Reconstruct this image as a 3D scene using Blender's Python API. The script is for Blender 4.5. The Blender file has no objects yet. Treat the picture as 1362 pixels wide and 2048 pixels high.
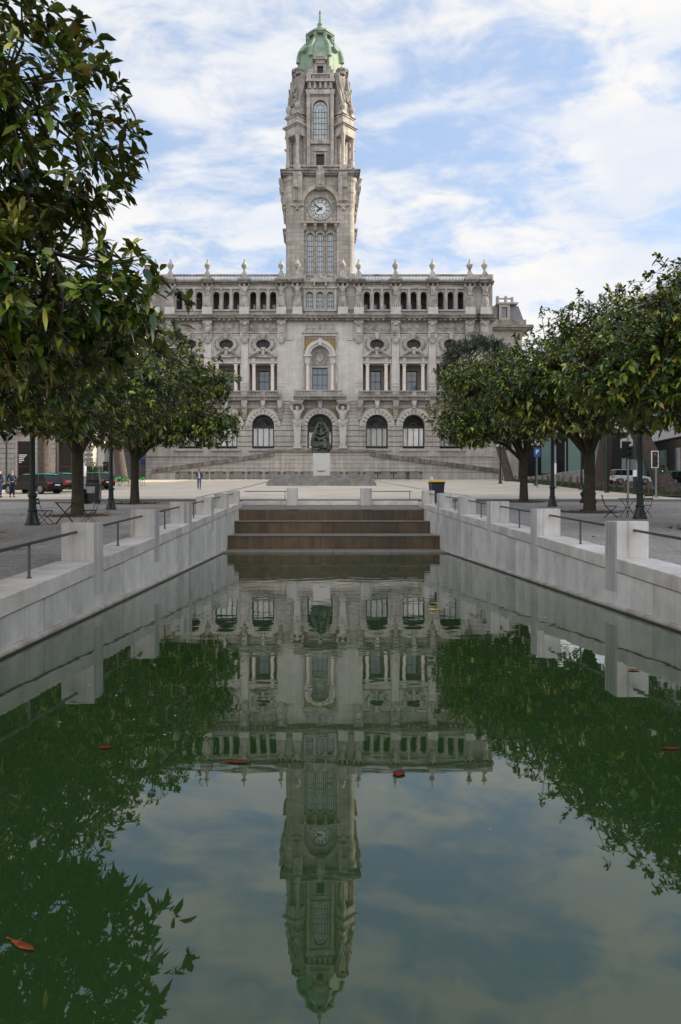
import bpy, bmesh, math, random
import numpy as np
from mathutils import Vector, Matrix
R = math.radians
PI = math.pi
random.seed(7)
scene = bpy.context.scene
col = scene.collection

# ------------------------------------------------------------------ camera, sky, sun, exposure
FPX, VX, VY, CAMZ = 1500.0, 632.0, 1018.0, 1.95
cam = bpy.data.cameras.new("camera")
cam.sensor_fit = 'VERTICAL'
cam.sensor_height = 36.0
cam.sensor_width = 24.0
cam.lens = FPX / 2048 * 36.0
cam.shift_x = (681 - VX) / 2048
cam.shift_y = -(1024 - VY) / 2048
cam.clip_start = 0.05
cam.clip_end = 4000
camo = bpy.data.objects.new("camera", cam)
camo.location = (0, 0, CAMZ)
camo.rotation_euler = (R(90), 0, 0)
col.objects.link(camo)
scene.camera = camo

SUN_AZ, SUN_EL = R(79), R(22)
world = bpy.data.worlds.new("World")
scene.world = world
world.use_nodes = True
wn, wl = world.node_tree.nodes, world.node_tree.links
wn.clear()
wout = wn.new('ShaderNodeOutputWorld')
sky = wn.new('ShaderNodeTexSky')
sky.sky_type = 'NISHITA'
sky.sun_disc = False
sky.sun_elevation = SUN_EL
sky.sun_rotation = SUN_AZ
sky.air_density = 1.0
sky.dust_density = 0.6
sky.ozone_density = 1.6
bg1 = wn.new('ShaderNodeBackground')
bg1.inputs['Strength'].default_value = 0.15
wl.new(sky.outputs[0], bg1.inputs['Color'])
tc = wn.new('ShaderNodeTexCoord')
sep = wn.new('ShaderNodeSeparateXYZ')
wl.new(tc.outputs['Generated'], sep.inputs[0])


def wmath(op, a, b=None, c=None, clamp=False):
    n = wn.new('ShaderNodeMath')
    n.operation = op
    n.use_clamp = clamp
    for i, x in enumerate((a, b, c)):
        if x is None:
            continue
        if isinstance(x, (int, float)):
            n.inputs[i].default_value = x
        else:
            wl.new(x, n.inputs[i])
    return n.outputs[0]


den = wmath('ADD', wmath('MAXIMUM', sep.outputs[2], 0.0), 0.30)
cx = wmath('DIVIDE', sep.outputs[0], den)
cy = wmath('DIVIDE', sep.outputs[1], den)
comb = wn.new('ShaderNodeCombineXYZ')
wl.new(cx, comb.inputs[0])
wl.new(cy, comb.inputs[1])
mp = wn.new('ShaderNodeMapping')
mp.inputs['Location'].default_value = (1.62, 3.15, 0.0)
mp.inputs['Rotation'].default_value = (0, 0, R(24))
mp.inputs['Scale'].default_value = (1.15, 1.75, 1)
wl.new(comb.outputs[0], mp.inputs[0])


def wnoise(vec, scale, detail, rough, dist=0.0):
    n = wn.new('ShaderNodeTexNoise')
    n.inputs['Scale'].default_value = scale
    n.inputs['Detail'].default_value = detail
    n.inputs['Roughness'].default_value = rough
    n.inputs['Distortion'].default_value = dist
    wl.new(vec, n.inputs['Vector'])
    return n.outputs['Fac']


n1 = wnoise(mp.outputs[0], 1.9, 9.0, 0.56, 0.25)
n2 = wnoise(mp.outputs[0], 6.5, 6.0, 0.6, 0.5)
cl = wmath('ADD', wmath('MULTIPLY', n1, 0.70), wmath('MULTIPLY', n2, 0.30))
# more cloud low down, as in the photograph
cl = wmath('ADD', cl, wmath('MULTIPLY', wmath('SUBTRACT', 0.42, sep.outputs[2]), 0.22))
# hazier and whiter towards the sun
cl = wmath('ADD', cl, wmath('MULTIPLY', sep.outputs[0], 0.06))
# unseen overcast added behind the viewer for neutral fill light
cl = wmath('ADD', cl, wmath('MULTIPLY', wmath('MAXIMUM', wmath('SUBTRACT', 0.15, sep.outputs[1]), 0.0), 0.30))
mr = wn.new('ShaderNodeMapRange')
mr.interpolation_type = 'SMOOTHSTEP'
mr.inputs['From Min'].default_value = 0.41
mr.inputs['From Max'].default_value = 0.55
wl.new(cl, mr.inputs['Value'])
n3 = wnoise(mp.outputs[0], 2.6, 4.0, 0.6, 0.2)
ccol = wn.new('ShaderNodeMixRGB')
ccol.inputs[1].default_value = (0.80, 0.85, 0.94, 1)
ccol.inputs[2].default_value = (1.0, 0.975, 0.945, 1)
mr3 = wn.new('ShaderNodeMapRange')
mr3.inputs['From Min'].default_value = 0.35
mr3.inputs['From Max'].default_value = 0.62
wl.new(n3, mr3.inputs['Value'])
wl.new(mr3.outputs[0], ccol.inputs[0])
bg2 = wn.new('ShaderNodeBackground')
# unseen clouds behind the viewer brightened as added fill on facade and walls
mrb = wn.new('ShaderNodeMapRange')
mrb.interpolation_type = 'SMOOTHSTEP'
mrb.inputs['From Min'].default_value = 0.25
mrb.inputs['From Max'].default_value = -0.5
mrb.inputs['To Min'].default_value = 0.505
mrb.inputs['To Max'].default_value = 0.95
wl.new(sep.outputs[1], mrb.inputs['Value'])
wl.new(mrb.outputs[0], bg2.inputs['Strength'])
wl.new(ccol.outputs[0], bg2.inputs['Color'])
# thin high haze that pales the blue
bg3 = wn.new('ShaderNodeBackground')
bg3.inputs['Color'].default_value = (0.57, 0.72, 1.0, 1)
bg3.inputs['Strength'].default_value = 0.42
wblue = wn.new('ShaderNodeMixShader')
wblue.inputs[0].default_value = 0.72
wl.new(bg1.outputs[0], wblue.inputs[1])
wl.new(bg3.outputs[0], wblue.inputs[2])
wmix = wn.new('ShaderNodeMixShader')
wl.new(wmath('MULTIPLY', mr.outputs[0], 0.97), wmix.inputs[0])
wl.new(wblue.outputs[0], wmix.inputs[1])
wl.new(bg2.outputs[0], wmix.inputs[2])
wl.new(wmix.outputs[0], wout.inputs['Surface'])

sun = bpy.data.lights.new("sun", 'SUN')
sun.energy = 4.6
sun.angle = R(0.6)
sun.color = (1.0, 0.86, 0.68)
suno = bpy.data.objects.new("sun", sun)
sdir = Vector((math.cos(SUN_EL) * math.sin(SUN_AZ), math.cos(SUN_EL) * math.cos(SUN_AZ), math.sin(SUN_EL)))
suno.rotation_euler = (-sdir).to_track_quat('-Z', 'Y').to_euler()
suno.location = sdir * 200
col.objects.link(suno)

scene.view_settings.view_transform = 'Standard'
scene.view_settings.look = 'None'
scene.view_settings.gamma = 1.0
scene.view_settings.exposure = 1.0
scene.render.engine = 'CYCLES'
scene.cycles.max_bounces = 6
scene.cycles.diffuse_bounces = 3
scene.cycles.glossy_bounces = 3
scene.cycles.transparent_max_bounces = 4
scene.cycles.sample_clamp_indirect = 6.0
try:
    scene.cycles.use_denoising = True
    scene.cycles.denoiser = 'OPENIMAGEDENOISE'
except Exception:
    pass


# ------------------------------------------------------------------ helpers
def at(px, py, Y):
    """a pixel of the photograph at depth Y -> world point"""
    return Vector(((px - VX) * Y / FPX, Y, CAMZ - (py - VY) * Y / FPX))


class MB:
    def __init__(self):
        self.v, self.f = [], []

    def poly(self, pts):
        b = len(self.v)
        self.v.extend([tuple(p) for p in pts])
        self.f.append(tuple(range(b, b + len(pts))))

    def hexa(self, p):
        """8 points: bottom 0-3 (ccw from above), top 4-7"""
        b = len(self.v)
        self.v.extend([tuple(q) for q in p])
        for f in ((3, 2, 1, 0), (4, 5, 6, 7), (0, 1, 5, 4), (1, 2, 6, 5), (2, 3, 7, 6), (3, 0, 4, 7)):
            self.f.append(tuple(b + i for i in f))

    def box(self, x0, x1, y0, y1, z0, z1):
        if x0 > x1: x0, x1 = x1, x0
        if y0 > y1: y0, y1 = y1, y0
        if z0 > z1: z0, z1 = z1, z0
        self.hexa([(x0, y0, z0), (x1, y0, z0), (x1, y1, z0), (x0, y1, z0), (x0, y0, z1), (x1, y0, z1), (x1, y1, z1), (x0, y1, z1)])

    def rbox(self, c, s, rz=0.0, m=None):
        M = m or Matrix.Rotation(rz, 3, 'Z')
        c = Vector(c)
        hx, hy, hz = s[0] / 2, s[1] / 2, s[2] / 2
        q = [(-hx, -hy, -hz), (hx, -hy, -hz), (hx, hy, -hz), (-hx, hy, -hz), (-hx, -hy, hz), (hx, -hy, hz), (hx, hy, hz), (-hx, hy, hz)]
        self.hexa([c + M @ Vector(p) for p in q])

    def frus(self, cx, cy, z0, z1, ax, ay, bx, by, rz=0.0):
        M = Matrix.Rotation(rz, 3, 'Z')
        q = [(-ax, -ay, z0), (ax, -ay, z0), (ax, ay, z0), (-ax, ay, z0), (-bx, -by, z1), (bx, -by, z1), (bx, by, z1), (-bx, by, z1)]
        self.hexa([Vector((cx, cy, 0)) + M @ Vector(p) for p in q])

    def path(self, pts, rad, n=8, cap=True):
        pts = [Vector(p) for p in pts]
        if not hasattr(rad, '__len__'):
            rad = [rad] * len(pts)
        rings = []
        prev = None
        for i, p in enumerate(pts):
            if i == 0: t = pts[1] - pts[0]
            elif i == len(pts) - 1: t = pts[-1] - pts[-2]
            else: t = pts[i + 1] - pts[i - 1]
            t = t.normalized() if t.length > 1e-9 else Vector((0, 0, 1))
            if prev is None:
                a = Vector((0, 0, 1)) if abs(t.z) < 0.9 else Vector((1, 0, 0))
                u = t.cross(a).normalized()
            else:
                u = (prev - t * prev.dot(t))
                u = u.normalized() if u.length > 1e-6 else t.orthogonal().normalized()
            prev = u
            w = t.cross(u)
            b = len(self.v)
            for k in range(n):
                an = 2 * PI * k / n
                self.v.append(tuple(p + (u * math.cos(an) + w * math.sin(an)) * rad[i]))
            rings.append(b)
        for i in range(len(rings) - 1):
            a, b = rings[i], rings[i + 1]
            for k in range(n):
                k2 = (k + 1) % n
                self.f.append((a + k, a + k2, b + k2, b + k))
        if cap:
            self.f.append(tuple(rings[0] + k for k in reversed(range(n))))
            self.f.append(tuple(rings[-1] + k for k in range(n)))

    def lathe(self, cx, cy, prof, n=16, a0=0.0, sx=1.0, sy=1.0):
        rings = []
        for r, z in prof:
            b = len(self.v)
            for k in range(n):
                an = a0 + 2 * PI * k / n
                self.v.append((cx + r * sx * math.cos(an), cy + r * sy * math.sin(an), z))
            rings.append(b)
        for i in range(len(rings) - 1):
            a, b = rings[i], rings[i + 1]
            for k in range(n):
                k2 = (k + 1) % n
                self.f.append((a + k, a + k2, b + k2, b + k))
        self.f.append(tuple(rings[0] + k for k in reversed(range(n))))
        self.f.append(tuple(rings[-1] + k for k in range(n)))

    def ell(self, c, r, nu=12, nv=8):
        c = Vector(c)
        prof = []
        b = len(self.v)
        for j in range(nv + 1):
            ph = -PI / 2 + PI * j / nv
            for k in range(nu):
                th = 2 * PI * k / nu
                self.v.append((c.x + r[0] * math.cos(ph) * math.cos(th), c.y + r[1] * math.cos(ph) * math.sin(th), c.z + r[2] * math.sin(ph)))
        for j in range(nv):
            for k in range(nu):
                k2 = (k + 1) % nu
                self.f.append((b + j * nu + k, b + j * nu + k2, b + (j + 1) * nu + k2, b + (j + 1) * nu + k))

    def disc_y(self, cx, cz, r, y0, y1, n=32, sx=1.0):
        """disc with its axis along Y, front at y0 (< y1)"""
        b = len(self.v)
        for y in (y0, y1):
            for k in range(n):
                a = 2 * PI * k / n
                self.v.append((cx + r * sx * math.cos(a), y, cz + r * math.sin(a)))
        self.f.append(tuple(b + k for k in range(n)))
        self.f.append(tuple(b + n + k for k in reversed(range(n))))
        for k in range(n):
            k2 = (k + 1) % n
            self.f.append((b + k, b + n + k, b + n + k2, b + k2))

    def band(self, cx, cz, r0, r1, a0, a1, y0, y1, n=16, sx=1.0, sz=1.0):
        """solid part of a ring in the XZ plane"""
        for k in range(n):
            t0, t1 = a0 + (a1 - a0) * k / n, a0 + (a1 - a0) * (k + 1) / n
            P = lambda r, t, y: (cx + r * sx * math.cos(t), y, cz + r * sz * math.sin(t))
            self.poly([P(r0, t0, y0), P(r1, t0, y0), P(r1, t1, y0), P(r0, t1, y0)])
            self.poly([P(r1, t0, y0), P(r1, t0, y1), P(r1, t1, y1), P(r1, t1, y0)])
            self.poly([P(r0, t0, y1), P(r0, t0, y0), P(r0, t1, y0), P(r0, t1, y1)])
        if abs(a1 - a0) < 2 * PI - 0.01:
            for t in (a0, a1):
                P = lambda r, y: (cx + r * sx * math.cos(t), y, cz + r * sz * math.sin(t))
                self.poly([P(r0, y0), P(r1, y0), P(r1, y1), P(r0, y1)])

    def extr(self, prof, axis, a, b):
        """closed 2D profile extruded; axis 'x': prof=(y,z), axis 'y': prof=(x,z), axis 'z': prof=(x,y)"""
        mk = {'x': lambda p, t: (t, p[0], p[1]), 'y': lambda p, t: (p[0], t, p[1]), 'z': lambda p, t: (p[0], p[1], t)}[axis]
        n = len(prof)
        s = len(self.v)
        self.v.extend([mk(p, a) for p in prof] + [mk(p, b) for p in prof])
        self.f.append(tuple(s + i for i in range(n)))
        self.f.append(tuple(s + n + i for i in reversed(range(n))))
        for i in range(n):
            j = (i + 1) % n
            self.f.append((s + i, s + n + i, s + n + j, s + j))

    def hole(self, x0, x1, z0, z1, ring, yf, yb):
        """wall panel in the XZ plane with a star-shaped hole and its reveal"""
        cx = sum(p[0] for p in ring) / len(ring)
        cz = (min(p[1] for p in ring) + max(p[1] for p in ring)) / 2
        rp = sorted(((math.atan2(z - cz, x - cx), x, z) for x, z in ring))
        ths = [t[0] for t in rp] + [math.atan2(z - cz, x - cx) for x, z in ((x0, z0), (x1, z0), (x1, z1), (x0, z1))]
        ths = sorted(set(round(t, 7) for t in ths))

        def inner(t):
            d = (math.cos(t), math.sin(t))
            n = len(rp)
            best = None
            for i in range(n):
                ax, az = rp[i][1] - cx, rp[i][2] - cz
                bx, bz = rp[(i + 1) % n][1] - cx, rp[(i + 1) % n][2] - cz
                ex, ez = bx - ax, bz - az
                dt = d[0] * ez - d[1] * ex
                if abs(dt) < 1e-12: continue
                s = (ax * ez - az * ex) / dt
                q = (ax * d[1] - az * d[0]) / dt
                if s > 0 and -1e-5 <= q <= 1 + 1e-5:
                    best = s if best is None else max(best, s)
            best = best or 0.01
            return (cx + d[0] * best, cz + d[1] * best)

        def outer(t):
            d = (math.cos(t), math.sin(t))
            s = 1e9
            if d[0] > 1e-9: s = min(s, (x1 - cx) / d[0])
            if d[0] < -1e-9: s = min(s, (x0 - cx) / d[0])
            if d[1] > 1e-9: s = min(s, (z1 - cz) / d[1])
            if d[1] < -1e-9: s = min(s, (z0 - cz) / d[1])
            return (cx + d[0] * s, cz + d[1] * s)
        I = [inner(t) for t in ths]
        O = [outer(t) for t in ths]
        n = len(ths)
        for i in range(n):
            j = (i + 1) % n
            self.poly([(I[i][0], yf, I[i][1]), (O[i][0], yf, O[i][1]), (O[j][0], yf, O[j][1]), (I[j][0], yf, I[j][1])])
            self.poly([(I[i][0], yb, I[i][1]), (I[i][0], yf, I[i][1]), (I[j][0], yf, I[j][1]), (I[j][0], yb, I[j][1])])

    def build(self, name, m, parent=None, smooth=False, bevel=0.0, world=False, segs=2):
        me = bpy.data.meshes.new(name)
        me.from_pydata(self.v, [], self.f)
        if not world or True:
            bm = bmesh.new()
            bm.from_mesh(me)
            bmesh.ops.remove_doubles(bm, verts=bm.verts, dist=1e-5)
            bmesh.ops.recalc_face_normals(bm, faces=bm.faces)
            bm.to_mesh(me)
            bm.free()
        me.materials.append(m)
        if smooth:
            me.polygons.foreach_set('use_smooth', [True] * len(me.polygons))
            try:
                me.set_sharp_from_angle(angle=R(40))
            except Exception:
                pass
        me.update()
        o = bpy.data.objects.new(name, me)
        col.objects.link(o)
        if parent is not None:
            o.parent = parent
            if world:
                o.matrix_parent_inverse = Matrix.Translation(-world_loc(parent))
        if bevel:
            b = o.modifiers.new('bevel', 'BEVEL')
            b.width = bevel
            b.segments = segs
            b.limit_method = 'ANGLE'
            b.angle_limit = R(50)
        return o


def world_loc(o):
    p = Vector(o.location)
    while o.parent:
        o = o.parent
        p = p + Vector(o.location)
    return p


def arch(cx, hw, zs, zb, n=16):
    return [(cx - hw, zb), (cx + hw, zb)] + [(cx + hw * math.cos(PI * k / n), zs + hw * math.sin(PI * k / n)) for k in range(n + 1)]


def rect(x0, x1, z0, z1):
    return [(x0, z0), (x1, z0), (x1, z1), (x0, z1)]


def oval(cx, cz, rx, rz, n=28):
    return [(cx + rx * math.cos(2 * PI * k / n), cz + rz * math.sin(2 * PI * k / n)) for k in range(n)]


def tag(o, label=None, cat=None, group=None, kind=None):
    if label: o['label'] = label
    if cat: o['category'] = cat
    if group: o['group'] = group
    if kind: o['kind'] = kind
    return o


def thing(name, label, cat, loc=(0, 0, 0), rz=0.0, group=None):
    o = bpy.data.objects.new(name, None)
    o.empty_display_size = 0.2
    col.objects.link(o)
    o.location = loc
    o.rotation_euler = (0, 0, rz)
    return tag(o, label, cat, group)


def dup(o, loc=None, rz=None, label=None, group=None, parent=None, scale=None):
    c = o.copy()
    col.objects.link(c)
    if parent is not None: c.parent = parent
    if loc is not None: c.location = loc
    if rz is not None: c.rotation_euler = (0, 0, rz)
    if scale is not None: c.scale = scale
    if label: c['label'] = label
    if group: c['group'] = group
    for ch in list(o.children):
        dup(ch, parent=c)
    return c


def text_mesh(body, size, name, m, parent, loc, rot=(R(90), 0, 0), ext=0.004, bold=0.0):
    cu = bpy.data.curves.new(name, 'FONT')
    cu.body = body
    cu.size = size
    cu.align_x = 'CENTER'
    cu.align_y = 'CENTER'
    cu.extrude = ext
    cu.offset = bold
    cu.resolution_u = 2
    t = bpy.data.objects.new(name, cu)
    col.objects.link(t)
    bpy.context.view_layer.update()
    dg = bpy.context.evaluated_depsgraph_get()
    me = bpy.data.meshes.new_from_object(t.evaluated_get(dg))
    bpy.data.objects.remove(t)
    me.materials.clear()
    me.materials.append(m)
    o = bpy.data.objects.new(name, me)
    o.location = loc
    o.rotation_euler = rot
    col.objects.link(o)
    if parent is not None: o.parent = parent
    return o


def skin(name, chains, m, parent=None, sub=1, smooth=True, root=0):
    """chains: dict with verts [(x,y,z,r)] and edges -> one continuous skinned mesh"""
    vs, es = chains
    me = bpy.data.meshes.new(name)
    me.from_pydata([v[:3] for v in vs], es, [])
    o = bpy.data.objects.new(name, me)
    col.objects.link(o)
    md = o.modifiers.new('skin', 'SKIN')
    md.use_smooth_shade = True
    for i, v in enumerate(vs):
        sv = me.skin_vertices[0].data[i]
        sv.radius = (v[3], v[4] if len(v) > 4 else v[3])
        sv.use_root = (i == root)
    if sub:
        s = o.modifiers.new('sub', 'SUBSURF')
        s.levels = s.render_levels = sub
    bpy.context.view_layer.update()
    dg = bpy.context.evaluated_depsgraph_get()
    me2 = bpy.data.meshes.new_from_object(o.evaluated_get(dg))
    o.modifiers.clear()
    o.data = me2
    bpy.data.meshes.remove(me)
    me2.name = name
    me2.materials.clear()
    me2.materials.append(m)
    me2.polygons.foreach_set('use_smooth', [True] * len(me2.polygons))
    if parent is not None: o.parent = parent
    return o


# ------------------------------------------------------------------ materials
def mat(name, base, rough=0.7, metal=0.0, var=0.0, vscale=3.0, bump=0.0, bscale=20.0, spec=0.5, streak=0.0, island=0.0,
        speck=0.0, dark=None, darkscale=0.6, darkamt=0.0, brick=None, coat=0.0, ior=None):
    m = bpy.data.materials.new(name)
    m.use_nodes = True
    N, L = m.node_tree.nodes, m.node_tree.links
    b = N['Principled BSDF']
    b.inputs['Roughness'].default_value = rough
    b.inputs['Metallic'].default_value = metal
    b.inputs['Specular IOR Level'].default_value = spec
    if ior: b.inputs['IOR'].default_value = ior
    if coat: b.inputs['Coat Weight'].default_value = coat
    geo = N.new('ShaderNodeNewGeometry')
    pos = geo.outputs['Position']
    rgb = N.new('ShaderNodeRGB')
    rgb.outputs[0].default_value = (*base, 1)
    cur = rgb.outputs[0]

    def mul(cur, fac):
        x = N.new('ShaderNodeMixRGB')
        x.blend_type = 'MULTIPLY'
        x.inputs[0].default_value = 1
        L.new(cur, x.inputs[1])
        L.new(fac, x.inputs[2])
        return x.outputs[0]

    def rng(val, lo, hi, f0=0.3, f1=0.7):
        x = N.new('ShaderNodeMapRange')
        x.inputs['From Min'].default_value = f0
        x.inputs['From Max'].default_value = f1
        x.inputs['To Min'].default_value = lo
        x.inputs['To Max'].default_value = hi
        L.new(val, x.inputs['Value'])
        return x.outputs[0]

    def noise(scale, detail=5, rough_=0.6, vec=None):
        x = N.new('ShaderNodeTexNoise')
        x.inputs['Scale'].default_value = scale
        x.inputs['Detail'].default_value = detail
        x.inputs['Roughness'].default_value = rough_
        L.new(vec or pos, x.inputs['Vector'])
        return x.outputs['Fac']
    if dark is not None:
        x = N.new('ShaderNodeMixRGB')
        x.inputs[2].default_value = (*dark, 1)
        L.new(cur, x.inputs[1])
        L.new(rng(noise(darkscale, 8, 0.65), 0, darkamt, 0.42, 0.66), x.inputs[0])
        cur = x.outputs[0]
    if var: cur = mul(cur, rng(noise(vscale), 1 - var, 1 + var))
    if speck: cur = mul(cur, rng(noise(90, 3, 0.7), 1 - speck, 1 + speck))
    if island: cur = mul(cur, rng(geo.outputs['Random Per Island'], 1 - island, 1 + island, 0, 1))
    if streak:
        mpn = N.new('ShaderNodeMapping')
        mpn.inputs['Scale'].default_value = (2.2, 2.2, 0.12)
        L.new(pos, mpn.inputs[0])
        cur = mul(cur, rng(noise(1.0, 6, 0.6, mpn.outputs[0]), 1 - streak, 1 + streak * 0.4, 0.32, 0.6))
        mp2 = N.new('ShaderNodeMapping')
        mp2.inputs['Scale'].default_value = (7.0, 7.0, 0.35)
        L.new(pos, mp2.inputs[0])
        cur = mul(cur, rng(noise(1.0, 4, 0.6, mp2.outputs[0]), 1 - streak * 1.3, 1.0, 0.28, 0.46))
    hsrc = None
    if brick:
        bw, bh, mort, amt = brick
        sx = N.new('ShaderNodeSeparateXYZ')
        L.new(pos, sx.inputs[0])
        ad = N.new('ShaderNodeMath')
        ad.operation = 'ADD'
        L.new(sx.outputs[0], ad.inputs[0])
        L.new(sx.outputs[1], ad.inputs[1])
        cb = N.new('ShaderNodeCombineXYZ')
        L.new(ad.outputs[0], cb.inputs[0])
        L.new(sx.outputs[2], cb.inputs[1])
        bt = N.new('ShaderNodeTexBrick')
        bt.inputs['Scale'].default_value = 1.0
        bt.inputs['Brick Width'].default_value = bw
        bt.inputs['Row Height'].default_value = bh
        bt.inputs['Mortar Size'].default_value = mort
        bt.inputs['Color1'].default_value = (1 + amt * .5, 1 + amt * .5, 1 + amt * .5, 1)
        bt.inputs['Color2'].default_value = (1 - amt * .5, 1 - amt * .5, 1 - amt * .5, 1)
        bt.inputs['Mortar'].default_value = (1 - 1.8 * amt, 1 - 1.8 * amt, 1 - 1.8 * amt, 1)
        L.new(cb.outputs[0], bt.inputs['Vector'])
        cur = mul(cur, bt.outputs['Color'])
    L.new(cur, b.inputs['Base Color'])
    if bump:
        bp = N.new('ShaderNodeBump')
        bp.inputs['Strength'].default_value = bump
        bp.inputs['Distance'].default_value = 0.02
        L.new(noise(bscale, 6, 0.65), bp.inputs['Height'])
        L.new(bp.outputs[0], b.inputs['Normal'])
    return m


M = {}
M['stone'] = mat('weathered_granite', (0.36, 0.338, 0.31), .85, var=.16, vscale=.8, bump=.5, bscale=4, streak=.16, dark=(.15, .142, .13), darkscale=.4, darkamt=.7, brick=(1.5, .62, .018, .2))
M['clean'] = mat('clean_granite', (0.45, 0.43, 0.402), .85, var=.10, vscale=.8, bump=.3, bscale=4, streak=.10, dark=(.36, .345, .33), darkscale=.3, darkamt=.45, brick=(1.35, .6, .012, .10))
M['tower'] = mat('brown_grey_granite', (0.35, 0.315, 0.28), .88, var=.16, vscale=.8, bump=.5, bscale=4, streak=.22, dark=(.17, .155, .14), darkscale=.4, darkamt=.6, brick=(1.3, .62, .02, .30))
M['towertrim'] = mat('brown_grey_carving', (0.37, 0.335, 0.30), .88, var=.2, vscale=1.3, bump=.5, bscale=6, streak=.25, dark=(.17, .155, .14), darkscale=.7, darkamt=.65)
M['barriersteel'] = mat('backlit_barrier_steel', (0.04, 0.043, 0.047), .5, .4, var=.15)  # galvanised steel with a backlit look put into its dark colour
M['trim'] = mat('moulded_granite', (0.375, 0.352, 0.322), .85, var=.18, vscale=1.3, bump=.5, bscale=6, streak=.2, dark=(.13, .122, .11), darkscale=.8, darkamt=.75)
M['grime'] = mat('blackened_granite', (0.25, 0.233, 0.212), .9, var=.2, vscale=1.2, bump=.6, bscale=6, streak=.3, dark=(.10, .095, .085), darkscale=.9, darkamt=.75)
M['base'] = mat('rusticated_granite', (0.385, 0.363, 0.335), .88, var=.14, vscale=.9, bump=.4, bscale=4, streak=.22, dark=(.25, .235, .22), darkscale=.4, darkamt=.5, island=.05)
M['rampgrime'] = mat('grimy_parapet_granite', (0.19, 0.178, 0.16), .9, var=.25, vscale=1.2, bump=.6, bscale=6, streak=.3, dark=(.075, .07, .06), darkscale=.9, darkamt=.8)
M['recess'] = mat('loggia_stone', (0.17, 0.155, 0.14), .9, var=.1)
M['column'] = mat('pale_column_stone', (0.60, 0.53, 0.48), .6, var=.08, vscale=2)
M['mosaic'] = mat('golden_mosaic', (0.25, 0.15, 0.045), .6, var=.45, vscale=5, dark=(.14, .13, .06), darkscale=2.5, darkamt=.8)
M['copper'] = mat('verdigris_copper', (0.16, 0.225, 0.175), .7, var=.2, vscale=.8, streak=.2, dark=(.26, .34, .2), darkscale=.5, darkamt=.6)
M['slate'] = mat('slate', (0.17, 0.175, 0.19), .7, var=.15, brick=(.5, .3, .02, .15))
M['leadglass'] = mat('leaded_glass', (0.30, 0.33, 0.345), .12, var=.2, vscale=1.5, spec=.6)
M['darkglass'] = mat('dark_glass', (0.012, 0.013, 0.014), .15, spec=.25)
M['blueglass'] = mat('window_glass', (0.10, 0.13, 0.17), .05, spec=.8)
M['glassblack'] = mat('tinted_glass', (0.008, 0.01, 0.011), .15, spec=.22)
M['tealglass'] = mat('green_glass', (0.10, 0.17, 0.165), .06, spec=.7)
M['curtain'] = mat('curtain_cloth', (0.62, 0.62, 0.61), .9, var=.1, vscale=1.0)
_n, _l = M['curtain'].node_tree.nodes, M['curtain'].node_tree.links
_b = _n['Principled BSDF']
_src = _b.inputs['Base Color'].links[0].from_socket
_oi = _n.new('ShaderNodeObjectInfo')
_mr = _n.new('ShaderNodeMapRange')
_mr.inputs['To Min'].default_value = .75
_mr.inputs['To Max'].default_value = 1.15
_l.new(_oi.outputs['Random'], _mr.inputs['Value'])
_mx = _n.new('ShaderNodeMixRGB')
_mx.blend_type = 'MULTIPLY'
_mx.inputs[0].default_value = 1
_l.new(_src, _mx.inputs[1])
_l.new(_mr.outputs[0], _mx.inputs[2])
_l.new(_mx.outputs[0], _b.inputs['Base Color'])
M['frame'] = mat('dark_iron', (0.02, 0.021, 0.022), .5)
M['redframe'] = mat('oxblood_frame', (0.12, 0.025, 0.025), .5)
M['white'] = mat('white_paint', (0.8, 0.8, 0.79), .5)
M['dial'] = mat('opal_dial', (0.5, 0.5, 0.5), .4)
M['black'] = mat('black_paint', (0.012, 0.012, 0.013), .4)
M['bronze'] = mat('bronze', (0.022, 0.023, 0.02), .45, .3, var=.4, vscale=4, dark=(.11, .14, .105), darkscale=2.2, darkamt=.8)
M['marble'] = mat('pedestal_stone', (0.47, 0.465, 0.445), .7, var=.06, vscale=1.5)
M['darkstone'] = mat('dark_stone_steps', (0.22, 0.21, 0.195), .85, var=.25, vscale=1.6, bump=.3, bscale=5, streak=.2)
M['granite'] = mat('pool_granite', (0.64, 0.62, 0.59), .8, var=.10, vscale=1.1, speck=.16, island=.13, streak=.08, bump=.12, bscale=60, dark=(.36, .345, .325), darkscale=1.3, darkamt=.5)
M['coping'] = mat('coping_granite', (0.62, 0.59, 0.55), .8, var=.12, vscale=1.4, speck=.2, island=.09, bump=.15, bscale=60, dark=(.33, .30, .275), darkscale=1.1, darkamt=.6)
M['post'] = mat('post_granite', (0.50, 0.485, 0.465), .8, var=.12, vscale=1.6, speck=.2, streak=.3, bump=.15, bscale=60)
M['ledge'] = mat('wet_ledge_granite', (0.40, 0.375, 0.345), .6, var=.2, vscale=2.2, speck=.1, bump=.15, bscale=40, dark=(.22, .185, .15), darkscale=2.0, darkamt=.7)
M['algae'] = mat('wet_algae', (0.045, 0.042, 0.022), .4, var=.4, vscale=3)
M['joint'] = mat('joint_mortar', (0.05, 0.047, 0.043), .95)
M['steel'] = mat('rail_steel', (0.10, 0.098, 0.095), .45, .6, var=.2, vscale=6)
M['rust'] = mat('rust_stained_slab', (0.088, 0.054, 0.026), .55, var=.3, vscale=1.2, streak=.35, island=.28, dark=(.058, .045, .026), darkscale=.5, darkamt=.9)
M['tread'] = mat('tread_stone', (0.15, 0.135, 0.11), .6, var=.2, vscale=2, dark=(.14, .12, .09), darkscale=1.5, darkamt=.7)
M['iron'] = mat('green_cast_iron', (0.012, 0.024, 0.022), .38, .2, var=.15)
M['globe'] = mat('opal_globe', (0.55, 0.54, 0.48), .25)
M['rustiron'] = mat('rusty_iron', (0.055, 0.026, 0.02), .55, .3, var=.3, vscale=8)
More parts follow.
